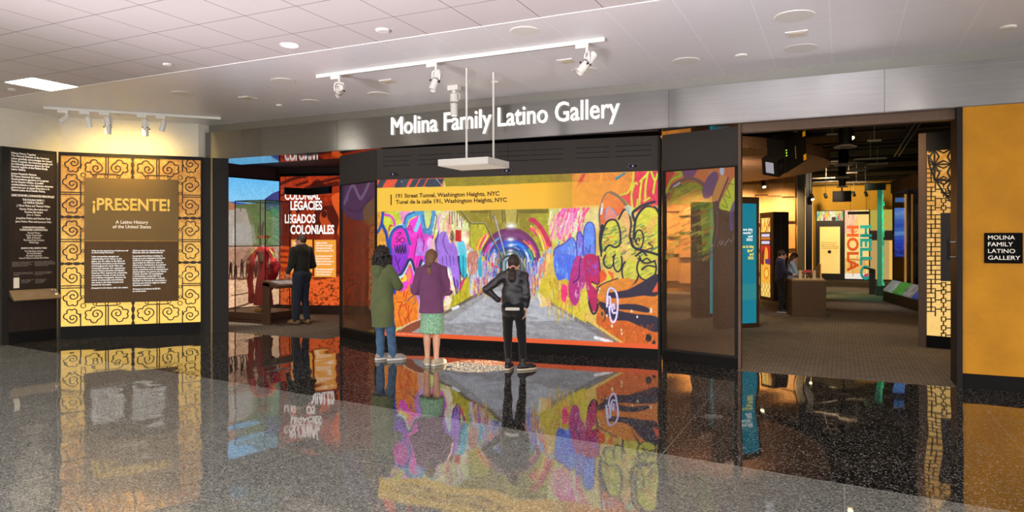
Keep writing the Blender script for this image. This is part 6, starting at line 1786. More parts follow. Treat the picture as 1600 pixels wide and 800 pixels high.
C0, C1 = (1.08, 22.5), (1.67, 19.3)
dc = wall_root('display_case', C0, C1, 'dark glass display case with a sloping strip of colour panels behind the lattice post', 'display case')
CL = math.dist(C0, C1)
MB().box(0, CL, 0.0, 0.95, 0, 0.28).build('base', M_KIOSKD, dc)
MB().box(0, CL, 0.90, 0.95, 0.28, 3.4).box(0, 0.04, 0.27, 0.90, 0.28, 3.05).build('back', mat('case_back', '#141312', 0.6), dc)
MB().box(0, CL, 0.20, 0.95, 3.05, 3.4).build('canopy', M_KIOSKD, dc)
for a, b, c, c2 in ((0.02, 0.9, '#b8c4c0', '#6f7a78'), (0.95, 1.85, '#4fae4a', '#2f7a30'), (1.9, 2.7, '#aeb0ae', '#5c5e5c'), (2.75, 3.22, '#3a56a8', '#2a3a80')):
    MB().add([(a, 0.0, 0.32), (b, 0.0, 0.32), (b, 0.235, 0.60), (a, 0.235, 0.60), (a, 0.02, 0.28), (b, 0.02, 0.28), (b, 0.236, 0.56), (a, 0.236, 0.56)],
             [(0, 1, 2, 3), (7, 6, 5, 4), (0, 4, 5, 1), (1, 5, 6, 2), (2, 6, 7, 3), (3, 7, 4, 0)]).build('graphic_panel', mat('panel_' + c[1:], c, 0.4, col2=c2, vscale=5, emit=0.35), dc)
MB().box(0, 0.03, 0.24, 0.27, 0.28, 3.4).box(1.55, 1.57, 0.24, 0.27, 0.6, 3.05).box(CL - 0.03, CL, 0.24, 0.27, 0.28, 3.4).build('posts', M_KIOSKD, dc)
MB().box(0.03, CL - 0.03, 0.25, 0.258, 0.6, 3.05).build('pane', glass_mat('dark_case_glass', (0.86, 0.88, 0.88), 0.06), dc)
un = Vector((C1[0] - C0[0], C1[1] - C0[1], 0)).normalized(); inn = Vector((-un.y, un.x, 0))
def case_pt(px, py, off):
    Q0 = Vector((*C0, 0)) + inn * off; Q1 = Vector((*C1, 0)) + inn * off
    return on_wall(px, py, (Q0.x, Q0.y), (Q1.x, Q1.y))
E0 = Vector((*C0, 0)) + inn * 0.27 + un * 0.075; E1 = Vector((*C0, 0)) + inn * 0.90 + un * 0.075
E_ = W((E0.x, E0.y), (E1.x, E1.y))
s0, za = E_(1397.5, 325); s1, zb = E_(1413.5, 401.5)
s0 = max(s0, 0.0)
sea = wall_root('sea_screen', (E0.x, E0.y), (E1.x, E1.y), 'tall blue screen of sea and sky inside the dark display case', 'screen')
cv = Canvas(60, 160, lambda x, y: (x / 60, y / 160), (70, 130, 230)).at(0, 0, 1)
for i, c in enumerate([(96, 150, 236), (120, 172, 244), (88, 144, 232), (60, 116, 220), (36, 92, 206), (60, 120, 222), (110, 166, 246), (50, 110, 226), (24, 84, 220), (16, 70, 206), (20, 60, 190), (10, 44, 150)]):
    cv.poly([(0, i * 13), (60, i * 13 - 3), (60, i * 13 + 17), (0, i * 13 + 16)], c, smooth=False)
cv.streaks((0, 120, 60, 158), [(90, 150, 240), (6, 30, 110), (40, 100, 220)], 40, 2.2, 1, 3, 0.7, slant=6)
cv.grain(8, 0.15)
MB().box(s0, s1 + 0.03, 0.0, 0.034, 0.285, za + 0.03).build('screen_frame', M_BLACK, sea)
MB().box(s0 + 0.02, s1, -0.01, 0.0, E_(1400, 316)[1], E_(1400, 309)[1]).build('small_display', glow('pale_blue_screen', '#5f9cf0', 0.9), sea)
picture('display', cv, sea, screen_mat('sea_light', 1.5), s0, s1, zb, za, -0.004)
for px0, px1, py0, py1, c, c2, lab in ((1413.5, 1419, 345, 380, '#6a5142', '#42352c', 'small brown banner right of the blue sea screen'),):
    s0, za = case_pt(px0, py0, 0.52); s1, zb = case_pt(px1, py1, 0.52)
    b = wall_root('hanging_banner', tuple((Vector((*C0, 0)) + inn * 0.52)[:2]), tuple((Vector((*C1, 0)) + inn * 0.52)[:2]), lab, 'banner')
    MB().box(s0, s1, -0.008, 0.008, zb, za).build('cloth', mat('banner_' + c[1:], c, 0.7, col2=c2, vscale=6, emit=0.25), b)
    MB().box((s0 + s1) / 2 - 0.01, (s0 + s1) / 2 + 0.01, -0.008, 0.008, za, 3.05).build('hanger', M_KIOSKD, b)
s0, za = case_pt(1388.5, 385, 0.6)
mq = root('bust_mannequin', Vector((*C0, 0.281)) + un * 0.95 + inn * 0.68, 0, 'grey headed bust form at the far end of the dark display case', 'mannequin')
MB().lathe([(0.16, 0.0), (0.16, 0.03), (0.05, 0.06), (0.05, 0.40), (0.15, 0.44), (0.20, 0.7), (0.24, 0.95), (0.20, 1.05), (0.07, 1.10), (0.06, 1.16), (0.09, 1.22), (0.11, 1.32), (0.08, 1.42), (0.02, 1.45)], n=20).build('form', mat('grey_form', '#6a665e', 0.6), mq, smooth=True)

# ------------------------------------------------------------------ backlit geometric lattice by the right jamb
Q0, Q1 = (1.13, 12.93), (2.73, 12.45)
Q_ = W(Q0, Q1)
ql = wall_root('geometric_lattice_panel', Q0, Q1, 'tall narrow golden lit panel with black geometric lattice beside the right entrance jamb', 'lit panel')
q0, q1 = Q_(1448.3, 400)[0], 1.60
qz0, qz1 = 0.19, 3.13
MB().box(0, q0, -0.04, 0.12, 0, 3.42).build('post', M_BROWN, ql, bevel=0.003)
MB().box(q0, q1, -0.03, 0.12, 0, qz0).build('plinth', M_BLACK, ql)
MB().box(q0, q1, -0.03, 0.12, qz1, 3.42).build('head_panel', M_BRONZE, ql)
MB().box(q0, q1, 0.0, 0.06, qz0, qz1).build('backlit_sheet', backlit('amber_backlight', '#c07a18', '#ffd27a', 0.9, 0.0, 3.0), ql)
li = MB()
def bar(pts, sc, x0, y0, w=0.016):
    q = [Q_(x0 + u / sc, y0 + v / sc) for u, v in pts]
    q = [(min(max(a, q0), q1), b) for a, b in q]
    li.ribbon(q, w, -0.028, 0.0)
za_ = (5.333, 1320, 180)
for pts in ([(748, 282), (748, 548)], [(748, 285), (786, 345), (748, 412), (708, 350), (748, 285)], [(748, 412), (825, 380), (886, 408), (825, 442), (748, 412)], [(748, 412), (886, 408)],
            [(762, 545), (825, 512), (886, 542), (825, 580), (762, 545)], [(762, 545), (886, 542)], [(758, 285), (825, 315), (886, 283)], [(886, 296), (858, 345), (886, 402)], [(886, 416), (858, 478), (886, 538)],
            [(886, 552), (858, 605), (886, 664)], [(696, 330), (704, 400), (724, 470), (762, 545), (820, 640), (886, 722)], [(700, 410), (748, 412)], [(748, 412), (790, 480), (762, 545)], [(700, 310), (748, 285)],
            [(696, 372), (748, 412)], [(820, 645), (886, 690)], [(820, 645), (886, 652)], [(845, 690), (886, 660)], [(726, 470), (748, 412)]):
    bar(pts, *za_, w=0.024)
zb_ = (4.0, 1370, 280)
for i in range(-4, 14):
    v = 50 + 57.6 * i
    def ok(u, vv): return True
    for (ua, ub) in ((341, 367),):
        if v < -115: continue
        bar([(ua, v), (ub, v), (ub, v + 27), (ua, v + 27), (ua, v)], *zb_)
        bar([(314, v), (341, v)], *zb_); bar([(314, v + 27), (354, v + 27)], *zb_)
        bar([(367, v + 27), (367, v + 57.6)] if i % 2 else [(341, v + 27), (341, v + 57.6)], *zb_)
        if v > 640 or v < 190:
            bar([(367, v + 13), (405, v + 13)], *zb_)
        else:
            bar([(354, v + 27), (400, v + 27)], *zb_); bar([(367, v), (400, v)], *zb_)
for v in (-60, 0, 60, 120, 165, 645, 690, 745, 800, 860, 915, 960):
    if v < 0: continue
    bar([(405, v), (432, v), (432, v + 27), (405, v + 27), (405, v)], *zb_)
    bar([(432, v + 14), (474, v + 14)], *zb_); bar([(418, v + 27), (418, v + 52)], *zb_)
li.build('lattice', mat('lattice_black', '#1c1209', 0.5), ql)
s0, za = Q_(1470.5, 333); _, zb = Q_(1470.5, 439)
MB().box(s0, q1, -0.045, -0.02, zb, za).build('dark_board', mat('dark_plaque', '#2a211c', 0.5), ql)

# door pull on the right jamb and the wall sign
dh = root('pull_handle', (1.205, 9.47, 0), 0, 'short upright metal pull handle on the right entrance jamb', 'handle')
zt, zb = on_y(1490, 374, 9.47).z, on_y(1490, 405.5, 9.47).z
MB().tube([(-0.075, 0.02, zb), (-0.075, 0.02, zt)], 0.016, 12).build('grip', M_CHAR, dh)
MB().tube([(-0.075, 0.02, zt - 0.03), (0.0, 0.02, zt - 0.03)], 0.012, 10).build('standoff', M_CHROME, dh)
MB().tube([(-0.075, 0.02, zb + 0.03), (0.0, 0.02, zb + 0.03)], 0.012, 10).build('standoff', M_CHROME, dh)
a, b = on_y(1537.5, 362.5, HY), on_y(1597.5, 412.5, HY)
zt, zb = on_y(1537.5, 364, HY).z, on_y(1537.5, 411, HY).z
ws = root('wall_sign', (a.x, HY - 0.002, 0), 0, 'square black wall sign with white capital letters on the yellow plaster wall', 'sign')
MB().box(0, b.x - a.x, -0.02, 0.0, zb, zt).build('plate', mat('sign_black', '#0a0908', 0.7, spec=0.08), ws, bevel=0.002)
n_ = 4
for k, wd in enumerate(('MOLINA', 'FAMILY', 'LATINO', 'GALLERY')):
    pxr = (1585, 1582, 1585.5, 1593.5)[k]
    zl = zt - (zt - zb) * (0.085 + 0.222 * k)
    text('lettering', wd, ws, mat('sign_white', '#efe9dc', 0.5, emit=0.25), 0.035, on_y(pxr, 390, HY).x - a.x, zl - (zt - zb) * 0.135, zl, -0.0215, 0.006)

# ------------------------------------------------------------------ dark ceiling of the gallery
for i, y in enumerate(np.arange(12.2, 33.5, 1.15)):
    o = MB().tube([(-7.2, y, 4.12 + 0.05 * (i % 3)), (2.6, y, 4.12 + 0.05 * (i % 3))], 0.028 + 0.014 * (i % 2), 8).build('ceiling_pipe', mat('dark_pipe', '#38322a', 0.4, metal=0.4))
    origin_to(o, (-2.3, y, 4.15))
    tag(o, 'dark pipe running across the black gallery ceiling', 'pipe', 'pipes under the black gallery ceiling')
for px, py, Y, lab in ((1331, 229, 14.0, 'nearest'), (1318, 257.5, 18.0, 'second'), (1316, 277, 22.5, 'third'), (1316, 292, 27.0, 'farthest')):
    p = on_y(px - (10 if lab == 'nearest' else 0), py, Y)
    r = root('pendant_light', p, 0, '%s dark drum pendant in the row under the black gallery ceiling' % lab, 'pendant light', 'drum pendants in the gallery')
    MB().lathe([(0.09, 0.06), (0.10, 0.0), (0.09, -0.01)] if False else [(0.11, 0.0), (0.11, 0.34), (0.05, 0.36), (0.05, 4.29 - p.z)], n=24).build('drum', mat('pendant_dark', '#070605', 0.7, spec=0.1), r)
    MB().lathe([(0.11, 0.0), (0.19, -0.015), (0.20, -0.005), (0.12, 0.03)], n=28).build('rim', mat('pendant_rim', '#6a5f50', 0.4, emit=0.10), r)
def head(px, py, Y, lab, glowing=False):
    p = on_y(px, py, Y)
    r = root('gallery_spotlight', p, 0, lab, 'spotlight')
    d = Vector((0.25, -0.5, -0.8)).normalized()
    MB().lathe([(0.05, -0.12), (0.065, -0.1), (0.065, 0.10), (0.055, 0.10)], frame_from((0, 0, 0), d), 16).build('barrel', M_PJ, r)
    MB().tube([(0, 0, 0.02), (0, 0, 4.29 - p.z)], 0.012, 8).build('stem', M_PJ, r)
    if glowing:
        MB().lathe([(0.001, 0.104), (0.052, 0.104), (0.052, 0.10)], frame_from((0, 0, 0), d), 16).build('lens', glow('spot_lens', '#ffe2a8', 8.0), r)
head(1328.5, 210, 15.5, 'black ceiling spotlight glaring brightly in the dark gallery', True)
head(1268.5, 308, 25.5, 'black spotlight with a glowing lens beside the dark column', True)
head(1290, 306, 32.5, 'black spotlight left over the yellow end wall')
head(1334, 303, 32.5, 'black spotlight over the lounge window')
head(1353, 303, 32.5, 'black spotlight at the right over the yellow end wall')
head(1193, 288, 22.0, 'black spotlight lighting the shingled wood wall', True)
o = MB().box(-0.35, 0.35, -0.1, 0.1, -0.22, 0.22).build('ceiling_box', M_PJ, loc=on_y(1315.5, 307, 31.5)); tag(o, 'black box hanging before the yellow end wall', 'box')
MB().tube([(0, 0, 0.2), (0, 0, 4.29 - o.location.z)], 0.03, 8).build('stem', M_PJ, o)
for i, (px, py, Y, wd) in enumerate(((1360, 249, 19.0, 0.7), (1371, 257, 21.0, 0.5), (1334, 268, 23.0, 0.7), (1291, 279, 24.0, 0.8), (1290, 285, 26.0, 0.8), (1338, 285.5, 26.0, 0.6), (1352, 285, 26.5, 0.3), (1366, 221, 15.5, 0.25), (1300, 211, 15.5, 0.2), (1326, 271, 24.5, 0.5))):
    p = on_y(px, py, Y)
    o = MB().box(-wd / 2, wd / 2, -0.02, 0.02, 0.0, 0.035).box(-0.006, 0.006, -0.006, 0.006, 0.035, 4.29 - p.z).build('ceiling_fitting', mat('fitting_glow', '#6a5c44', 0.4, emit=0.12), loc=p)  # faint glow put into the material
    tag(o, 'short faintly glowing fitting under the black gallery ceiling', 'ceiling fitting', 'pale fittings under the black gallery ceiling')
o = MB().box(-0.05, -0.02, -4, 4, 0, 0.05).box(0.05, 0.08, -4, 4, 0, 0.05).box(-0.05, 0.08, -0.02, 0.02, 0.05, 0.29).build('lighting_track', mat('dark_track', '#4a4038', 0.4, metal=0.3), loc=(1.34, 17.6, 4.0)); tag(o, 'dark double track running back along the black gallery ceiling', 'lighting track')

# lamps and added fills of the gallery
g = GALLERY_W
for x in (-6.2, -4.4, -2.9, -1.7):
    lamp('SPOT', 'wood_wall_light', (x, 22.2, 3.45), 190 * g, (1, 0.70, 0.34), target=(x, 23.6, 1.9), size=0.04, angle=95, blend=0.9)
lamp('SPOT', 'yellow_wall_light', (-0.4, 31.5, 4.0), 150 * g, (1, 0.76, 0.40), target=(0.2, 34, 3.4), size=0.1, angle=110, blend=0.9)
for x, y, tx, ty, w_, a_ in ((-0.2, 13.2, 0.0, 11.6, 95, 70), (0.6, 16.5, 0.5, 15.0, 60, 45), (-2.8, 17.4, -2.6, 16.2, 90, 50), (-3.6, 20.5, -3.4, 19.4, 120, 55), (0.4, 21.5, 0.2, 20.5, 60, 40), (-0.2, 27.5, 0.0, 27.0, 150, 60), (-0.8, 18.8, -0.8, 18.2, 40, 40)):
    lamp('SPOT', 'carpet_light', (x, y, 3.3 if x < -1 else 4.0), w_ * g, (1, 0.74, 0.46), target=(tx, ty, 0), size=0.06, angle=a_, blend=0.8)
lamp('SPOT', 'canopy_fill', (-2.6, 16.15, 2.60), 75 * g, (1, 0.76, 0.55), target=(-2.7, 16.6, 3.5), size=0.06, angle=150, blend=0.9)  # added spot with no fixture, brightens the slats above
lamp('SPOT', 'table_light', (-0.9, 17.0, 3.3), 26 * g, (0.8, 0.85, 1.0), target=(-1.0, 17.6, 1.0), size=0.05, angle=38, blend=0.7)
for x, y, tx, ty, tz, w_, a_ in ((-1.9, 10.6, -2.3, 15.5, 1.0, 150, 70), (0.4, 10.6, 0.0, 16.5, 0.6, 150, 60), (-4.6, 10.8, -4.6, 17.5, 0.4, 150, 70), (-5.0, 17.5, -4.2, 24.0, 1.2, 240, 80), (-0.2, 22.5, -0.2, 34.0, 1.0, 300, 60)):
    lamp('SPOT', 'gallery_fill', (x, y, 4.12 if y < 12 else (3.42 if x < -1 else 4.0)), w_ * g, (1, 0.74, 0.48), target=(tx, ty, tz), size=0.12, angle=a_, blend=0.9)  # added fill without a fixture, brightens kiosks and gallery interior
lamp('SPOT', 'green_fin_light', (1.0, 23.6, 4.0), 60 * g, (0.25, 1.0, 0.6), target=(1.0, 24.4, 0), size=0.1, angle=70)
lamp('SPOT', 'jamb_light', (0.3, 11.2, 3.3), 40 * g, (1, 0.66, 0.34), target=(-1.15, 9.7, 1.4), size=0.05, angle=60, blend=0.8)
lamp('SPOT', 'case_glow', (1.5, 20.6, 3.0), 20 * g, (0.85, 0.9, 1.0), target=(1.45, 20.8, 0.4), size=0.05, angle=80, blend=0.8)
# ================================================================== PEOPLE
class Field:
    """smoothly blended rounded shapes, meshed as one continuous surface"""
    def __init__(s): s.p = []
    def cone(s, a, b, ra, rb, k=0.02, sc=(1, 1, 1)): s.p.append(('c', np.array(a, float), np.array(b, float), ra, rb, k, np.array(sc, float))); return s
    def chain(s, pts, rs, k=0.02, sc=(1, 1, 1)):
        for i in range(len(pts) - 1): s.cone(pts[i], pts[i + 1], rs[i], rs[i + 1], k, sc)
        return s
    def ell(s, c, r, k=0.02, rot=None): s.p.append(('e', np.array(c, float), np.array(r, float), rot, k)); return s
    def bounds(s):
        lo, hi = np.full(3, 9.0), np.full(3, -9.0)
        for q in s.p:
            if q[0] == 'c':
                r = max(q[3], q[4]) * q[6].max()
                lo = np.minimum(lo, np.minimum(q[1], q[2]) - r); hi = np.maximum(hi, np.maximum(q[1], q[2]) + r)
            else:
                r = q[2] if q[3] is None else np.full(3, q[2].max())
                lo = np.minimum(lo, q[1] - r); hi = np.maximum(hi, q[1] + r)
        return lo, hi
    def mesh(s, h, cuts=(), fold=None, grow=0.0):
        lo, hi = s.bounds()
        lo = lo - 4 * h - grow; hi = hi + 4 * h + grow
        n = np.ceil((hi - lo) / h).astype(int) + 1
        F = np.full(n, 0.12, np.float32)
        ax = [lo[i] + h * np.arange(n[i]) for i in range(3)]
        for q in s.p:
            k = q[5] if q[0] == 'c' else q[4]
            pad = k + 3 * h + grow
            if q[0] == 'c':
                r = max(q[3], q[4]) * q[6].max()
                l, u = np.minimum(q[1], q[2]) - r - pad, np.maximum(q[1], q[2]) + r + pad
            else:
                r = q[2] if q[3] is None else np.full(3, q[2].max())
                l, u = q[1] - r - pad, q[1] + r + pad
            i0 = np.maximum(0, ((l - lo) / h).astype(int)); i1 = np.minimum(n, ((u - lo) / h).astype(int) + 2)
            X = ax[0][i0[0]:i1[0], None, None]; Y = ax[1][None, i0[1]:i1[1], None]; Z = ax[2][None, None, i0[2]:i1[2]]
            if q[0] == 'c':
                sc = q[6]
                a, b = q[1] / sc, q[2] / sc
                px, py, pz = X / sc[0] - a[0], Y / sc[1] - a[1], Z / sc[2] - a[2]
                d = b - a
                l2 = max(1e-9, float(d @ d))
                t = np.clip((px * d[0] + py * d[1] + pz * d[2]) / l2, 0, 1)
                D = np.sqrt((px - t * d[0]) ** 2 + (py - t * d[1]) ** 2 + (pz - t * d[2]) ** 2) - (q[3] + (q[4] - q[3]) * t)
                D = D * sc.min()
            else:
                px, py, pz = X - q[1][0], Y - q[1][1], Z - q[1][2]
                if q[3] is not None:
                    m = np.array(q[3].to_matrix()).T if isinstance(q[3], Euler) else np.array(q[3]).T
                    px, py, pz = (m[i, 0] * px + m[i, 1] * py + m[i, 2] * pz for i in range(3))
                r = q[2]
                k0 = np.sqrt((px / r[0]) ** 2 + (py / r[1]) ** 2 + (pz / r[2]) ** 2)
                k1 = np.sqrt((px / r[0] ** 2) ** 2 + (py / r[1] ** 2) ** 2 + (pz / r[2] ** 2) ** 2) + 1e-6
                D = k0 * (k0 - 1) / k1
            S = F[i0[0]:i1[0], i0[1]:i1[1], i0[2]:i1[2]]
            D = D.astype(np.float32)
            hh = np.maximum(k - np.abs(S - D), 0) / k
            S[...] = np.minimum(S, D) - hh * hh * k * 0.25
        P = (ax[0][:, None, None], ax[1][None, :, None], ax[2][None, None, :])
        if grow: F -= grow
        if fold is not None: F += fold(*P).astype(np.float32)
        for nv, dd in cuts:                    # keep what lies behind the plane n.p = d
            F = np.maximum(F, (P[0] * nv[0] + P[1] * nv[1] + P[2] * nv[2] - dd).astype(np.float32))
        F[0], F[-1] = 0.1, 0.1; F[:, 0], F[:, -1] = 0.1, 0.1; F[:, :, 0], F[:, :, -1] = 0.1, 0.1
        return surface(F, lo, h)

def surface(F, lo, h):
    ins = F < 0
    nx, ny, nz = F.shape
    c = np.zeros((nx - 1, ny - 1, nz - 1), np.uint8)
    for i in (0, 1):
        for j in (0, 1):
            for k in (0, 1): c += ins[i:nx - 1 + i, j:ny - 1 + j, k:nz - 1 + k]
    act = np.argwhere((c > 0) & (c < 8))
    idx = np.full(c.shape, -1, np.int32); idx[act[:, 0], act[:, 1], act[:, 2]] = np.arange(len(act))
    acc = np.zeros((len(act), 3)); cnt = np.zeros(len(act))
    cor = [(i, j, k) for i in (0, 1) for j in (0, 1) for k in (0, 1)]
    val = {o: F[act[:, 0] + o[0], act[:, 1] + o[1], act[:, 2] + o[2]] for o in cor}
    for a in cor:
        for d in range(3):
            if a[d]: continue
            b = tuple(1 if i == d else a[i] for i in range(3))
            fa, fb = val[a], val[b]
            m = (fa < 0) != (fb < 0)
            t = np.where(m, fa / np.where(m, fa - fb, 1), 0)
            p = np.tile(np.array(a, float), (len(act), 1)); p[:, d] += t
            acc[m] += p[m]; cnt[m] += 1
    v = lo + h * (act + acc / cnt[:, None])
    quads = []
    for d in range(3):
        sl0 = [slice(None)] * 3; sl1 = [slice(None)] * 3
        sl0[d] = slice(0, -1); sl1[d] = slice(1, None)
        e = np.argwhere(ins[tuple(sl0)] != ins[tuple(sl1)])
        u, w = (d + 1) % 3, (d + 2) % 3
        q = []
        for du, dw in ((-1, -1), (0, -1), (0, 0), (-1, 0)):
            g = e.copy(); g[:, u] += du; g[:, w] += dw
            q.append(idx[g[:, 0], g[:, 1], g[:, 2]])
        q = np.stack(q, 1)
        flip = ~ins[e[:, 0], e[:, 1], e[:, 2]]
        q[flip] = q[flip][:, ::-1]
        quads.append(q[(q >= 0).all(1)])
    return v, np.concatenate(quads)

def surf_obj(name, vf, mt, parent, smooth_it=2):
    v, q = vf
    me = bpy.data.meshes.new(name)
    me.vertices.add(len(v)); me.vertices.foreach_set('co', v.astype(np.float32).ravel())
    me.loops.add(q.size); me.loops.foreach_set('vertex_index', q.ravel().astype(np.int32))
    me.polygons.add(len(q)); me.polygons.foreach_set('loop_start', np.arange(0, q.size, 4, dtype=np.int32))
    me.update(calc_edges=True)
    o = link_mesh(name, me, mt, parent, smooth=True)
    if smooth_it:
        m = o.modifiers.new('smooth', 'SMOOTH'); m.factor = 0.5; m.iterations = smooth_it
    return o

def lerp(a, b, t): return tuple(x + (y - x) * t for x, y in zip(a, b))

def add_hand(f, wrist, d, n, side, s=1.0, curl=0.35):
    """palm, four unequal bent fingers and a thumb; d towards the fingers, n the way the palm faces, side the thumb's side"""
    d, n = Vector(d).normalized(), Vector(n)
    n = (n - d * n.dot(d)).normalized()
    t = d.cross(n).normalized() * side
    w = Vector(wrist)
    for off in (-0.024, -0.008, 0.008, 0.024):
        f.cone(w + d * 0.01 + t * off * 0.6 * s, w + d * 0.085 * s + t * off * s, 0.016 * s, 0.0125 * s, 0.012)
    for off, L in ((0.029, 0.068), (0.010, 0.077), (-0.010, 0.071), (-0.029, 0.056)):
        p = w + d * 0.082 * s + t * off * s
        dd = d.copy(); r = 0.0092 * s
        for seg, fr in enumerate((0.44, 0.31, 0.25)):
            ang = curl * (0.7 + 0.5 * seg)
            ax = d.cross(n)
            dd = (Matrix.Rotation(-ang if ax.length else 0, 3, ax.normalized()) @ dd) if False else (dd * math.cos(ang) + (n - dd * n.dot(dd)).normalized() * math.sin(ang)).normalized()
            q = p + dd * L * fr * s
            f.cone(p, q, r, r * 0.92, 0.004); p = q; r *= 0.92
    a = w + d * 0.028 * s + t * 0.024 * s
    b = a + (d * 0.55 + t * 0.75 + n * 0.25).normalized() * 0.042 * s
    c = b + (d * 0.85 + t * 0.30 + n * 0.35).normalized() * 0.034 * s
    f.cone(a, b, 0.013 * s, 0.0105 * s, 0.010); f.cone(b, c, 0.0105 * s, 0.008 * s, 0.005)

class Figure:
    """joints of one person in their own frame: +y is where they face, +x their right hand, z up; sizes for a height of 1.6 m scaled by k"""
    def __init__(s, H, shoulder=0.165, hip=0.085, head=1.0):
        s.k = H / 1.6; k = s.k
        s.H = H; s.hs = head * k
        s.sh = {g: (g * shoulder * k, -0.005 * k, 1.315 * k) for g in (-1, 1)}
        s.hp = {g: (g * hip * k, 0.0, 0.87 * k) for g in (-1, 1)}
        s.kn = {g: (g * (hip + 0.005) * k, 0.015 * k, 0.46 * k) for g in (-1, 1)}
        s.an = {g: (g * (hip + 0.005) * k, -0.02 * k, 0.085 * k) for g in (-1, 1)}
        s.toe = {g: (0.03 * g, 1.0) for g in (-1, 1)}
        s.el, s.wr, s.hand = {}, {}, {}
        s.yaw, s.pitch, s.leg = 0.0, 0.0, 0.68
        s.hc = Vector((0, 0.012 * k, 1.49 * k))
    def hpnt(s, p):
        """point of the head, given about the head's centre for an upright head"""
        m = Matrix.Rotation(s.yaw, 3, 'Z') @ Matrix.Rotation(-s.pitch, 3, 'X')
        return tuple(s.hc + m @ (Vector(p) * s.hs))
    def hrot(s): return Matrix.Rotation(s.yaw, 3, 'Z') @ Matrix.Rotation(-s.pitch, 3, 'X')
    def body(s):
        k, f = s.k, Field()
        hr, hs = s.hrot(), s.hs
        f.ell(s.hpnt((0, -0.005, 0.015)), np.array((0.074, 0.092, 0.098)) * hs, 0.02, hr)
        f.ell(s.hpnt((0, 0.034, -0.045)), np.array((0.054, 0.060, 0.064)) * hs, 0.03, hr)
        f.ell(s.hpnt((0, 0.075, -0.082)), np.array((0.022, 0.02, 0.018)) * hs, 0.02, hr)
        f.cone(s.hpnt((0, 0.088, 0.012)), s.hpnt((0, 0.108, -0.022)), 0.009 * hs, 0.013 * hs, 0.012)
        f.ell(s.hpnt((0, 0.093, -0.052)), np.array((0.021, 0.009, 0.006)) * hs, 0.008, hr)
        for g in (-1, 1):
            f.ell(s.hpnt((g * 0.075, -0.008, -0.012)), np.array((0.010, 0.021, 0.031)) * hs, 0.008, hr)
            f.ell(s.hpnt((g * 0.033, 0.078, 0.024)), np.array((0.022, 0.012, 0.008)) * hs, 0.012, hr)
        f.cone((0, -0.012 * k, 1.33 * k), tuple(Vector(s.hpnt((0, -0.02, -0.06)))), 0.050 * k, 0.047 * k, 0.03)
        f.cone((0, -0.01 * k, 1.30 * k), (0, 0, 1.08 * k), 0.125 * k, 0.105 * k, 0.06, (1, 0.72, 1))
        f.cone((0, 0, 1.08 * k), (0, -0.01 * k, 0.92 * k), 0.105 * k, 0.135 * k, 0.06, (1, 0.75, 1))
        for g in (-1, 1):
            sh = s.sh[g]
            f.cone((0, -0.012 * k, 1.345 * k), sh, 0.045 * k, 0.046 * k, 0.04)
            e, w = s.el[g], s.wr[g]
            f.chain([sh, e, w], [0.045 * k, 0.036 * k, 0.024 * k], 0.02)
            f.cone(e, lerp(e, w, 0.35), 0.034 * k, 0.036 * k, 0.02)
            d, n, side, curl = s.hand[g]
            add_hand(f, w, d, n, side, s.k, curl)
            q = s.leg
            f.chain([s.hp[g], s.kn[g], s.an[g]], [0.082 * k * q, 0.052 * k * q, 0.034 * k * q], 0.03)
            kk_, aa = s.kn[g], s.an[g]
            c = lerp(kk_, aa, 0.3); f.ell((c[0], c[1] - 0.02 * k * q, c[2]), (0.043 * k * q, 0.046 * k * q, 0.11 * k), 0.03)
            tx, ty = s.toe[g]; l = math.hypot(tx, ty); tx, ty = tx / l, ty / l
            f.cone((aa[0] - tx * 0.04 * k, aa[1] - ty * 0.04 * k, 0.05 * k), (aa[0] + tx * 0.15 * k, aa[1] + ty * 0.15 * k, 0.038 * k), 0.034 * k, 0.026 * k, 0.03)
        return f
    def torso_cloth(s, extra=0.0, hem=0.85, hemr=None, chest=0.0):
        """closed garment round the trunk down to hem (fraction of 1.6 m)"""
        k, f = s.k, Field()
        hemr = hemr or 0.145
        f.cone((0, -0.012 * k, 1.29 * k), (0, 0, 1.08 * k), (0.138 + chest) * k, (0.128 + extra) * k, 0.06, (1, 0.76, 1))
        f.cone((0, 0, 1.08 * k), (0, -0.012 * k, (hem - 0.12) * k), (0.128 + extra) * k, hemr * k, 0.06, (1, 0.78, 1))
        for g in (-1, 1): f.cone((0, -0.014 * k, 1.345 * k), s.sh[g], 0.055 * k, 0.060 * k, 0.05)
        f.cone((0, -0.014 * k, 1.34 * k), (0, -0.012 * k, 1.385 * k), 0.062 * k, 0.056 * k, 0.02)
        return f
    def sleeves(s, f, r0=0.062, r1=0.052, r2=0.036, upto=0.93):
        k = s.k
        for g in (-1, 1):
            e, w = s.el[g], lerp(s.el[g], s.wr[g], upto)
            f.chain([s.sh[g], e, w], [r0 * k, r1 * k, r2 * k], 0.012)
        return f
    def trousers(s, r=(0.098, 0.066, 0.050), bottom=0.06):
        k, f = s.k, Field()
        f.cone((0, 0, 1.0 * k), (0, -0.015 * k, 0.90 * k), 0.128 * k, 0.145 * k, 0.05, (1, 0.78, 1))
        for g in (-1, 1):
            a = s.an[g]
            f.chain([s.hp[g], s.kn[g], (a[0], a[1], bottom * k)], [r[0] * k, r[1] * k, r[2] * k], 0.03)
            f.ell((s.hp[g][0] * 0.9, -0.06 * k, 0.86 * k), (0.085 * k, 0.075 * k, 0.10 * k), 0.04)
        return f

def waves(amp, fx=26, fz=18, ph=0.0):
    def w(X, Y, Z):
        return amp * (np.sin(fz * Z + 5 * X + 9 * Y + ph) * np.sin(fx * X + 7 * Z) + 0.6 * np.sin(2.1 * fz * Z - 6 * Y + 3 * X + ph) * np.sin(1.3 * fx * Y + 4 * Z))
    return w

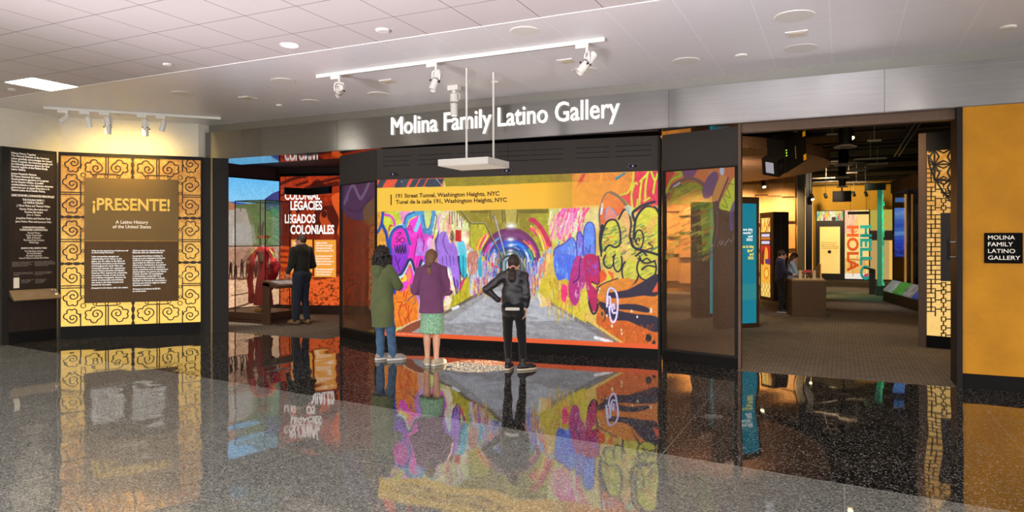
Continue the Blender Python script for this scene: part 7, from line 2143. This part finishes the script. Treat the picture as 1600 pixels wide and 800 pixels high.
def shoe(fig, g, parent, upper, sole, high=0.0, lift=0.0, long=1.0):
    k = fig.k
    a = fig.an[g]; tx, ty = fig.toe[g]; l = math.hypot(tx, ty); tx, ty = tx / l, ty / l
    P = lambda u, v, z: (a[0] + tx * u * k + ty * v * k, a[1] + ty * u * k - tx * v * k, z * k)
    f = Field()
    f.chain([P(-0.045, 0, 0.055), P(0.03, 0, 0.055), P(0.11 * long, 0, 0.042), P(0.165 * long, 0, 0.036)], [0.040 * k, 0.043 * k, 0.043 * k, 0.033 * k], 0.03)
    f.cone(P(-0.01, 0, 0.06), P(-0.005, 0, 0.085 + high), 0.040 * k, (0.043 if high else 0.037) * k, 0.02)
    up = surf_obj('shoe', f.mesh(0.006, cuts=(((0, 0, -1), -0.022 * k), ((0, 0, 1), (0.10 + high) * k))), upper, parent)
    f = Field()
    f.chain([P(-0.05, 0, 0.02), P(0.04, 0, 0.02), P(0.11 * long, 0.0, 0.02), P(0.17 * long, 0, 0.02)], [0.042 * k, 0.042 * k, 0.047 * k, 0.036 * k], 0.03)
    surf_obj('sole', f.mesh(0.006, cuts=(((0, 0, -1), -0.001), ((0, 0, 1), 0.030 * k))), sole, up, 1)
    return up

def eyes(fig, parent, col='#2a1a10'):
    k = fig.hs
    for g in (-1, 1):
        MB().lathe([(0.001, -0.006 * k), (0.006 * k, -0.003 * k), (0.0072 * k, 0.002 * k), (0.003 * k, 0.006 * k)], frame_from(fig.hpnt((g * 0.033, 0.083, 0.012)), fig.hrot() @ Vector((0, 1, 0))), 10).build('eye', mat('eye_' + col[1:], col, 0.2), parent, smooth=True)

def hair_cap(fig, back=0.012, r=(0.086, 0.104, 0.108), face=0.062, k=0.02):
    f = Field()
    f.ell(fig.hpnt((0, -back, 0.024)), np.array(r) * fig.hs, k, fig.hrot())
    nrm = fig.hrot() @ Vector((0, 1, -0.55)); nrm.normalize()
    c = Vector(fig.hpnt((0, face, 0.03)))
    return f, (tuple(nrm), nrm.dot(c))

M_SKIN = mat('skin_light', '#d9a386', 0.5, var=0.05, vscale=14)
M_SKIN2 = mat('skin_tan', '#b98562', 0.5, var=0.05, vscale=14)
def fabric(name, col, var=0.1, bump=0.25, scale=240, rough=0.85, col2=None, sheen=0.2, vscale=7):
    return mat(name, col, rough, var=var, vscale=vscale, bump=bump, bscale=scale, sheen=sheen, spec=0.2, col2=col2)
def person(loc, az, label):
    return root('person', loc, -R(az), label, 'person')

# ---- olive hooded coat, arms folded
p = person((-5.87, 8.14, 0), 14, 'person with dark curly hair in a long olive hooded coat and blue jeans, arms folded')
F = Figure(1.575, 0.150, 0.075)
k = F.k
F.an[-1] = (-0.075 * k, 0.02 * k, 0.085 * k); F.an[1] = (0.10 * k, 0.10 * k, 0.085 * k); F.kn[1] = (0.095 * k, 0.06 * k, 0.46 * k)
F.toe[-1] = (0.25, 1); F.toe[1] = (0.45, 1)
F.el = {1: (0.205 * k, 0.115 * k, 1.075 * k), -1: (-0.215 * k, 0.115 * k, 1.06 * k)}
F.wr = {1: (0.01 * k, 0.215 * k, 1.10 * k), -1: (0.03 * k, 0.19 * k, 1.06 * k)}
F.hand = {1: ((-1, 0.12, 0.1), (0, -1, 0), 1, 0.3), -1: ((1, 0.12, 0.05), (0, -1, 0), -1, 0.4)}
F.yaw, F.pitch = R(-8), R(-3)
surf_obj('body', F.body().mesh(0.006), M_SKIN2, p)
f = F.torso_cloth(0.022, 0.86, 0.165, 0.01)
f.cone((0, -0.02 * k, 0.95 * k), (0.005 * k, 0.0, 0.40 * k), 0.158 * k, 0.168 * k, 0.06, (1, 0.86, 1))
F.sleeves(f, 0.070, 0.066, 0.044)
M_OLIVE = fabric('olive_cotton', '#5c6642', 0.16, 0.3)
ct = surf_obj('coat', f.mesh(0.008, cuts=(((0, 0.10, -1), -0.50 * k),), fold=waves(0.0045, 16, 13)), M_OLIVE, p)
f = Field()
for t in np.linspace(-2.5, 2.5, 13):
    f.ell((0.082 * k * math.sin(t), -0.035 * k - 0.080 * k * math.cos(t), (1.375 - 0.035 * math.cos(t)) * k), (0.036 * k, 0.036 * k, 0.030 * k), 0.03)
f.ell((0, -0.105 * k, 1.285 * k), (0.085 * k, 0.045 * k, 0.085 * k), 0.04)
f.ell((0, -0.115 * k, 1.335 * k), (0.10 * k, 0.04 * k, 0.03 * k), 0.03)
surf_obj('hood', f.mesh(0.007, fold=waves(0.003, 30, 40)), M_OLIVE, ct)
surf_obj('jeans', F.trousers((0.092, 0.066, 0.056), 0.075).mesh(0.008, fold=waves(0.004, 30, 34)), fabric('blue_denim', '#4f7192', 0.3, 0.3, 300, col2='#33516f', vscale=12), p)
for g in (-1, 1): shoe(F, g, p, fabric('grey_knit_shoe', '#9a958c', 0.08), mat('white_sole', '#dcd9d2', 0.6))
eyes(F, p)
f, cut = hair_cap(F, 0.02, (0.096, 0.108, 0.112), 0.045)
hr_ = random.Random(3)
for i in range(150):
    t, v = hr_.uniform(-2.35, 2.35), hr_.uniform(-0.185, 0.14)
    rad = (0.106 + 0.018 * (v < 0)) * math.sqrt(max(0.05, 1 - (max(v, 0) / 0.145) ** 2))
    c = F.hpnt((rad * math.sin(t), -0.018 - rad * math.cos(t) * 1.02, v + 0.01))
    f.ell(c, np.array((1, 1, 1.25)) * hr_.uniform(0.016, 0.030), 0.008)
M_CURL = mat('dark_curls', '#1d1613', 0.5, var=0.3, vscale=40, bump=0.8, bscale=90)
nrm = F.hrot() @ Vector((0, 1, 0)); cc_ = Vector(F.hpnt((0, 0.07, 0)))
surf_obj('hair', f.mesh(0.006, cuts=((tuple(nrm), nrm.dot(cc_)),), fold=waves(0.004, 90, 80)), M_CURL, p, 1)

# ---- purple cardigan and green skirt
p = person((-5.06, 8.14, 0), -27, 'person with brown ponytail in a purple cardigan and pale green patterned skirt')
F = Figure(1.565, 0.160, 0.075)
k = F.k; F.leg = 1.0
F.an[-1] = (-0.062 * k, 0.0, 0.085 * k); F.an[1] = (0.066 * k, -0.06 * k, 0.085 * k); F.kn = {g: (g * 0.066 * k, -0.01 * k, 0.46 * k) for g in (-1, 1)}
F.toe[-1] = (-0.15, 1); F.toe[1] = (0.75, 1)
F.el = {1: (0.235 * k, -0.02 * k, 1.03 * k), -1: (-0.235 * k, -0.02 * k, 1.04 * k)}
F.wr = {1: (0.07 * k, 0.17 * k, 0.97 * k), -1: (-0.06 * k, 0.17 * k, 0.99 * k)}
F.hand = {1: ((-1, 0.25, 0), (0, -1, 0.2), 1, 0.4), -1: ((1, 0.3, -0.05), (0, -1, 0.2), -1, 0.45)}
F.yaw, F.pitch = R(-24), R(-2)
surf_obj('body', F.body().mesh(0.006), M_SKIN, p)
f = F.torso_cloth(0.030, 0.80, 0.176, 0.022)
F.sleeves(f, 0.070, 0.062, 0.046)
M_PURP = fabric('purple_knit', '#6f4167', 0.1, 0.4, 160)
cg = surf_obj('cardigan', f.mesh(0.008, cuts=(((0, 0.05, -1), -0.735 * k),), fold=waves(0.005, 15, 15, 1.0)), M_PURP, p)
f = Field()
f.cone((0, -0.005 * k, 0.95 * k), (0, -0.005 * k, 0.42 * k), 0.140 * k, 0.172 * k, 0.03, (1, 0.8, 1))
def skirt_mat():
    m, nt, pb = principled('green_print')
    tc = node(nt, 'ShaderNodeTexCoord'); vo = node(nt, 'ShaderNodeTexVoronoi'); vo.inputs['Scale'].default_value = 62
    nt.links.new(tc.outputs['Object'], vo.inputs['Vector'])
    r = node(nt, 'ShaderNodeValToRGB'); nt.links.new(vo.outputs['Distance'], r.inputs[0])
    r.color_ramp.elements[0].position, r.color_ramp.elements[0].color = 0.28, (*srgb('#cfe3cf'), 1)
    r.color_ramp.elements[1].position, r.color_ramp.elements[1].color = 0.42, (*srgb('#6fa884'), 1)
    nt.links.new(r.outputs[0], pb.inputs['Base Color']); pb.inputs['Roughness'].default_value = 0.85
    return m
surf_obj('skirt', f.mesh(0.008, cuts=(((0, 0, -1), -0.445 * k), ((0, 0, 1), 0.97 * k)), fold=waves(0.004, 22, 6)), skirt_mat(), p)
for g in (-1, 1): shoe(F, g, p, fabric('beige_canvas', '#b9ab90', 0.1), mat('cream_sole', '#d9d2c0', 0.6))
eyes(F, p)
f, cut = hair_cap(F, 0.014, (0.082, 0.100, 0.106), 0.05)
b0_ = Vector(F.hpnt((0, -0.085, -0.05)))
f.ell(F.hpnt((0, -0.07, -0.045)), np.array((0.062, 0.045, 0.05)) * k, 0.03, F.hrot())
f.chain([b0_, b0_ + Vector((0.004, -0.045, -0.055)) * k, b0_ + Vector((0.012, -0.05, -0.13)) * k, b0_ + Vector((0.012, -0.035, -0.20)) * k, b0_ + Vector((0.010, -0.03, -0.245)) * k], [0.030 * k, 0.024 * k, 0.032 * k, 0.028 * k, 0.008 * k], 0.012)
M_BRN = mat('brown_hair', '#5b3d28', 0.45, col2='#8a6442', vscale=30, bump=0.5, bscale=120, stretch=(5, 5, 0.6))
hr1 = surf_obj('hair', f.mesh(0.006, cuts=(cut,), fold=waves(0.0025, 100, 20)), M_BRN, p, 1)
t_ = b0_ + Vector((0.004, -0.046, -0.058)) * k
MB().lathe([(0.020, -0.012), (0.029, -0.006), (0.029, 0.006), (0.020, 0.012)], frame_from(t_, (0.05, -0.1, -1)), 16).build('hair_tie', mat('dark_tie', '#3a2530', 0.7), hr1, smooth=True)

# ---- black jacket, hand on hip
p = person((-3.90, 8.30, 0), -20, 'person with dark ponytail and pink hair tie in shiny black jacket, hand on hip')
F = Figure(1.50, 0.145, 0.080)
k = F.k
F.an[-1] = (-0.075 * k, -0.02 * k, 0.085 * k); F.an[1] = (0.135 * k, -0.05 * k, 0.085 * k); F.kn[1] = (0.115 * k, -0.01 * k, 0.46 * k)
F.toe[-1] = (0.15, 1); F.toe[1] = (1.0, 0.75)
F.el = {1: (0.185 * k, -0.035 * k, 1.03 * k), -1: (-0.375 * k, -0.06 * k, 1.125 * k)}
F.wr = {1: (0.160 * k, -0.01 * k, 0.795 * k), -1: (-0.215 * k, 0.0, 0.975 * k)}
F.hand = {1: ((-0.05, 0.12, -1), (-1, 0.1, 0), -1, 0.28), -1: ((0.75, 0.55, -0.25), (0.6, -0.5, 0.5), -1, 0.3)}
F.yaw, F.pitch = R(2), R(3)
surf_obj('body', F.body().mesh(0.005), M_SKIN, p)
f = F.torso_cloth(0.022, 0.98, 0.152, 0.012)
F.sleeves(f, 0.066, 0.056, 0.042, 0.95)
jk = surf_obj('jacket', f.mesh(0.008, cuts=(((0, 0, -1), -0.865 * k),), fold=waves(0.0055, 24, 26, 2.0)), mat('shiny_black_jacket', '#26252a', 0.28, var=0.2, vscale=9, bump=0.35, bscale=30, sheen=0.1), p)
f = Field()
f.cone((0, -0.012 * k, 0.89 * k), (0, -0.014 * k, 0.82 * k), 0.154 * k, 0.154 * k, 0.02, (1.16, 0.96, 1))
surf_obj('shirt_hem', f.mesh(0.008, cuts=(((0, 0, -1), -0.842 * k), ((0, 0, 1), 0.885 * k))), fabric('white_shirt', '#d8d4cc', 0.05), p)
f = Field()
for t in np.linspace(-2.4, 2.4, 13):
    f.ell((0.080 * k * math.sin(t), -0.035 * k - 0.072 * k * math.cos(t), (1.372 - 0.03 * math.cos(t)) * k), (0.032 * k, 0.032 * k, 0.026 * k), 0.03)
f.ell((0, -0.112 * k, 1.27 * k), (0.090 * k, 0.038 * k, 0.10 * k), 0.04)
surf_obj('hood', f.mesh(0.007, fold=waves(0.004, 40, 40)), fabric('dark_grey_jersey', '#55565a', 0.12), jk)
surf_obj('trousers', F.trousers((0.092, 0.060, 0.044), 0.15).mesh(0.008, fold=waves(0.003, 30, 30)), fabric('black_denim', '#121214', 0.2), p)
for g in (-1, 1): shoe(F, g, p, mat('black_leather', '#15151a', 0.4, bump=0.1), mat('bone_sole', '#cdbfa8', 0.6), high=0.07, long=1.12)
eyes(F, p)
f, cut = hair_cap(F, 0.016, (0.083, 0.102, 0.108), 0.05)
b0_ = Vector(F.hpnt((0, -0.098, -0.045)))
f.chain([b0_, b0_ + Vector((0.0, -0.045, -0.03)) * k, b0_ + Vector((-0.006, -0.07, -0.10)) * k, b0_ + Vector((-0.012, -0.06, -0.17)) * k, b0_ + Vector((-0.01, -0.05, -0.215)) * k], [0.030 * k, 0.026 * k, 0.052 * k, 0.050 * k, 0.016 * k], 0.012)
M_DKH = mat('dark_brown_hair', '#20150f', 0.4, col2='#3b271b', vscale=30, bump=0.5, bscale=120, stretch=(5, 5, 0.6))
hr2 = surf_obj('hair', f.mesh(0.006, cuts=(cut,), fold=waves(0.003, 90, 24)), M_DKH, p, 1)
f = Field()
ft = Vector((0, -0.80, -0.45)).normalized()
q0_ = b0_ + Vector((0, -0.03, -0.02)) * k
for t in np.linspace(0, 2 * PI, 10, endpoint=False):
    f.ell(tuple(q0_ + Vector((math.cos(t) * 0.03, 0.45 * math.sin(t) * 0.03, -0.89 * math.sin(t) * 0.03)) * k), (0.014 * k,) * 3, 0.008)
surf_obj('hair_tie', f.mesh(0.005), mat('pink_scrunchie', '#d8a08e', 0.8, bump=0.4, bscale=150), hr2)

# ---- man at the reading stand
p = person((-9.93, 10.98, 0), -84, 'person in dark jacket, dark jeans and tan shoes standing at the reading stand')
F = Figure(1.83, 0.178, 0.082, 0.96)
k = F.k
F.hc = Vector((0, 0.014 * k, 1.49 * k))
F.an[1] = (0.09 * k, -0.05 * k, 0.085 * k); F.an[-1] = (-0.08 * k, 0.05 * k, 0.085 * k)
F.toe[-1] = (-0.1, 1); F.toe[1] = (0.35, 1)
F.el = {1: (0.245 * k, -0.03 * k, 1.05 * k), -1: (-0.235 * k, 0.0, 1.05 * k)}
F.wr = {1: (0.13 * k, 0.165 * k, 0.965 * k), -1: (-0.17 * k, 0.16 * k, 0.93 * k)}
F.hand = {1: ((-0.8, 0.5, -0.2), (-0.3, -0.6, -0.4), 1, 0.35), -1: ((0.2, 0.5, -0.8), (0.9, 0, 0.1), 1, 0.3)}
F.yaw, F.pitch = R(18), R(2)
surf_obj('body', F.body().mesh(0.006), M_SKIN, p)
f = F.torso_cloth(0.022, 0.92, 0.150, 0.02)
F.sleeves(f, 0.074, 0.058, 0.042)
surf_obj('jacket', f.mesh(0.009, cuts=(((0, 0, -1), -0.79 * k),), fold=waves(0.004, 18, 15)), fabric('dark_olive_jacket', '#23231b', 0.15), p)
surf_obj('jeans', F.trousers((0.098, 0.068, 0.056), 0.08).mesh(0.009, fold=waves(0.004, 28, 26)), fabric('indigo_denim', '#232b38', 0.2), p)
for g in (-1, 1): shoe(F, g, p, mat('tan_leather', '#8a6a42', 0.5), mat('brown_sole', '#4a3826', 0.6))
eyes(F, p)
f, cut = hair_cap(F, 0.012, (0.080, 0.098, 0.100), 0.05)
surf_obj('hair', f.mesh(0.006, cuts=(cut,), fold=waves(0.003, 120, 60)), mat('short_brown_hair', '#4a3526', 0.5, var=0.25, vscale=40, bump=0.5, bscale=150), p, 1)
f = Field(); f.cone((0, -0.012 * k, 1.36 * k), (0, -0.008 * k, 1.40 * k), 0.060 * k, 0.054 * k, 0.01)
surf_obj('collar', f.mesh(0.007, cuts=(((0, 0, 1), 1.405 * k), ((0, 0, -1), -1.35 * k))), fabric('pale_collar', '#b9c2cc', 0.05), p)

# ---- two children at the model table
p = person((-1.30, 17.72, 0), 78, 'boy with short dark hair in a navy sweater at the model table')
F = Figure(1.47, 0.150, 0.070, 1.06)
k = F.k
F.el = {1: (0.20 * k, 0.07 * k, 1.06 * k), -1: (-0.19 * k, 0.08 * k, 1.06 * k)}
F.wr = {1: (0.11 * k, 0.25 * k, 1.00 * k), -1: (-0.09 * k, 0.26 * k, 1.00 * k)}
F.hand = {1: ((-0.1, 1, -0.1), (0, 0, -1), -1, 0.3), -1: ((0.1, 1, -0.1), (0, 0, -1), 1, 0.3)}
F.an[-1] = (-0.07 * k, 0.09 * k, 0.085 * k)
F.pitch = R(16); F.hc = Vector((0, 0.035 * k, 1.485 * k))
surf_obj('body', F.body().mesh(0.007), M_SKIN, p)
f = F.torso_cloth(0.03, 0.86, 0.150, 0.015); F.sleeves(f, 0.068, 0.058, 0.042)
surf_obj('sweater', f.mesh(0.009, cuts=(((0, 0, -1), -0.80 * k),), fold=waves(0.004, 18, 18)), fabric('navy_sweater', '#2e3047', 0.15), p)
surf_obj('trousers', F.trousers((0.092, 0.066, 0.056), 0.09).mesh(0.009, fold=waves(0.004, 26, 26)), fabric('charcoal_trousers', '#1e2022', 0.15), p)
for g in (-1, 1): shoe(F, g, p, mat('dark_sneaker', '#3a2a2c', 0.6), mat('white_sole', '#dcd9d2', 0.6))
eyes(F, p)
f, cut = hair_cap(F, 0.012, (0.084, 0.102, 0.105), 0.05)
surf_obj('hair', f.mesh(0.007, cuts=(cut,), fold=waves(0.004, 80, 60)), M_DKH, p, 1)

p = person((-1.08, 18.36, 0), 78, 'girl with long dark hair in a pale blue top behind the boy')
F = Figure(1.39, 0.140, 0.068, 1.06)
k = F.k
F.el = {1: (0.19 * k, 0.08 * k, 1.05 * k), -1: (-0.18 * k, 0.09 * k, 1.05 * k)}
F.wr = {1: (0.10 * k, 0.27 * k, 1.02 * k), -1: (-0.08 * k, 0.28 * k, 1.02 * k)}
F.hand = {1: ((-0.1, 1, -0.1), (0, 0, -1), -1, 0.3), -1: ((0.1, 1, -0.1), (0, 0, -1), 1, 0.3)}
F.pitch = R(22); F.hc = Vector((0, 0.05 * k, 1.48 * k))
surf_obj('body', F.body().mesh(0.007), M_SKIN, p)
f = F.torso_cloth(0.028, 0.86, 0.145, 0.01); F.sleeves(f, 0.066, 0.058, 0.042)
surf_obj('top', f.mesh(0.009, cuts=(((0, 0, -1), -0.80 * k),), fold=waves(0.004, 18, 18)), fabric('pale_blue_top', '#9fb6cc', 0.1), p)
surf_obj('trousers', F.trousers((0.090, 0.062, 0.050), 0.09).mesh(0.009, fold=waves(0.004, 26, 26)), fabric('grey_trousers', '#8a8f94', 0.15), p)
for g in (-1, 1): shoe(F, g, p, mat('pale_sneaker', '#a7a3a0', 0.6), mat('white_sole', '#dcd9d2', 0.6))
eyes(F, p)
f, cut = hair_cap(F, 0.018, (0.088, 0.106, 0.110), 0.045)
b0_ = Vector(F.hpnt((0, -0.06, -0.04)))
for g in (-1, 0, 1):
    f.chain([b0_ + Vector((0.05 * g, 0, 0.02)) * k, b0_ + Vector((0.065 * g, -0.045, -0.12)) * k, b0_ + Vector((0.07 * g, -0.05, -0.28)) * k], [0.045 * k, 0.045 * k, 0.025 * k], 0.03)
surf_obj('hair', f.mesh(0.007, cuts=(cut,), fold=waves(0.004, 90, 14)), M_DKH, p, 1)

# ================================================================== RED DRESS IN THE CASE
dm = root('red_dress_figure', (-11.06, 11.08, 0.216), R(20), 'headless mannequin in a long red robe with wide sleeves inside the glass case', 'mannequin')
F = Figure(1.6, 0.16); k = 0.98
M_RED = fabric('red_silk', '#a3121b', 0.25, 0.15, 120, 0.45, vscale=10)
f = Field()
f.cone((0, 0, 1.29 * k), (0, 0, 1.00 * k), 0.135 * k, 0.105 * k, 0.05, (1, 0.75, 1))
f.cone((0, 0, 1.00 * k), (0.0, 0, 0.15 * k), 0.105 * k, 0.20 * k, 0.05, (1, 0.8, 1))
for g in (-1, 1): f.cone((0, 0, 1.33 * k), (g * 0.16, 0, 1.29 * k), 0.05, 0.06, 0.04)
def pleat(X, Y, Z): return 0.010 * np.sin(14 * np.arctan2(Y, X)) * np.clip((1.0 - Z) / 0.7, 0, 1) + 0 * Z
surf_obj('robe', f.mesh(0.009, cuts=(((0, 0, -1), -0.13),), fold=pleat), M_RED, dm)
f = Field()
f.chain([(-0.16, 0, 1.28), (-0.24, -0.04, 1.08), (-0.15, -0.22, 0.98)], [0.062, 0.066, 0.075], 0.03)
f.chain([(-0.24, -0.06, 1.02), (-0.26, -0.05, 0.7), (-0.25, -0.04, 0.22)], [0.07, 0.06, 0.07], 0.04, (1, 0.6, 1))
surf_obj('sleeve', f.mesh(0.009, cuts=(((0, 0, -1), -0.16),), fold=waves(0.008, 26, 10)), fabric('red_gauze', '#b52a26', 0.3, 0.2, 140, 0.6, vscale=6), dm)
f = Field()
f.chain([(0.16, 0, 1.28), (0.25, -0.05, 1.08), (0.30, -0.20, 1.00)], [0.062, 0.062, 0.06], 0.03)
f.cone((0.20, -0.05, 0.96), (0.33, -0.16, 0.92), 0.09, 0.10, 0.05, (1, 0.5, 1)); f.cone((0.30, -0.14, 0.92), (0.20, -0.05, 0.50), 0.11, 0.05, 0.06, (1, 0.45, 1))
surf_obj('sleeve', f.mesh(0.009, fold=waves(0.008, 26, 12)), M_RED, dm)
for g, a, b in ((-1, (-0.14, -0.05, 1.32), (-0.30, -0.07, 1.06)), (1, (0.16, -0.05, 1.30), (0.305, -0.09, 1.06))):
    f = Field(); f.chain([a, ((a[0] + b[0]) / 2 - 0.01 * g * -1, -0.07, (a[2] + b[2]) / 2 + 0.02), b, (b[0] * 0.72, -0.24, 1.0)], [0.022, 0.026, 0.028, 0.022], 0.02, (1, 0.7, 1))
    surf_obj('embroidered_band', f.mesh(0.008), mat('bright_embroidery', '#e0b64a', 0.6, col2='#3f8a5a', vscale=26), dm)
f = Field(); f.cone((0, -0.005, 1.345), (0, 0.0, 1.40), 0.075, 0.06, 0.02, (1, 0.85, 1))
surf_obj('collar', f.mesh(0.007, cuts=(((0, 0, 1), 1.405),)), fabric('white_collar', '#e9e2d6', 0.05), dm)
f = Field(); f.cone((0, -0.085, 1.26), (0, -0.10, 1.06), 0.035, 0.05, 0.02, (1, 0.5, 1))
surf_obj('mantle', f.mesh(0.008), mat('dark_mantle', '#3a2420', 0.7, col2='#6a4a36', vscale=20), dm)
MB().box(-0.13, 0.02, -0.17, -0.06, 0.0, 0.07).build('boot', mat('gold_boot', '#b57f22', 0.5), dm, bevel=0.02)
MB().tube([(0, 0, 0), (0, 0, 0.3)], 0.03, 10).build('stand', M_CHAR, dm)
ht = root('feathered_headdress', (-11.06, 11.08, 1.66), R(20), 'small dark red headdress with one feather held above the red robe', 'headdress')
MB().lathe([(0.11, 0.10), (0.12, 0.10), (0.125, 0.15), (0.11, 0.15)], n=28).build('band', mat('orange_red_band', '#8a2c1c', 0.6, col2='#c8702a', vscale=30), ht)
MB().plate([(-0.03, 0.15), (-0.01, 0.15), (0.0, 0.30), (0.02, 0.43), (-0.01, 0.46), (-0.04, 0.38), (-0.05, 0.26)], -0.006, 0.006).build('feather', mat('brown_feather', '#4a3426', 0.7, col2='#2a1a12', vscale=20), ht)
for x in (-0.05, 0.05): MB().tube([(x, 0, -0.035), (x * 1.9, 0, 0.11)], 0.004, 6).build('rod', M_CHAR, ht)
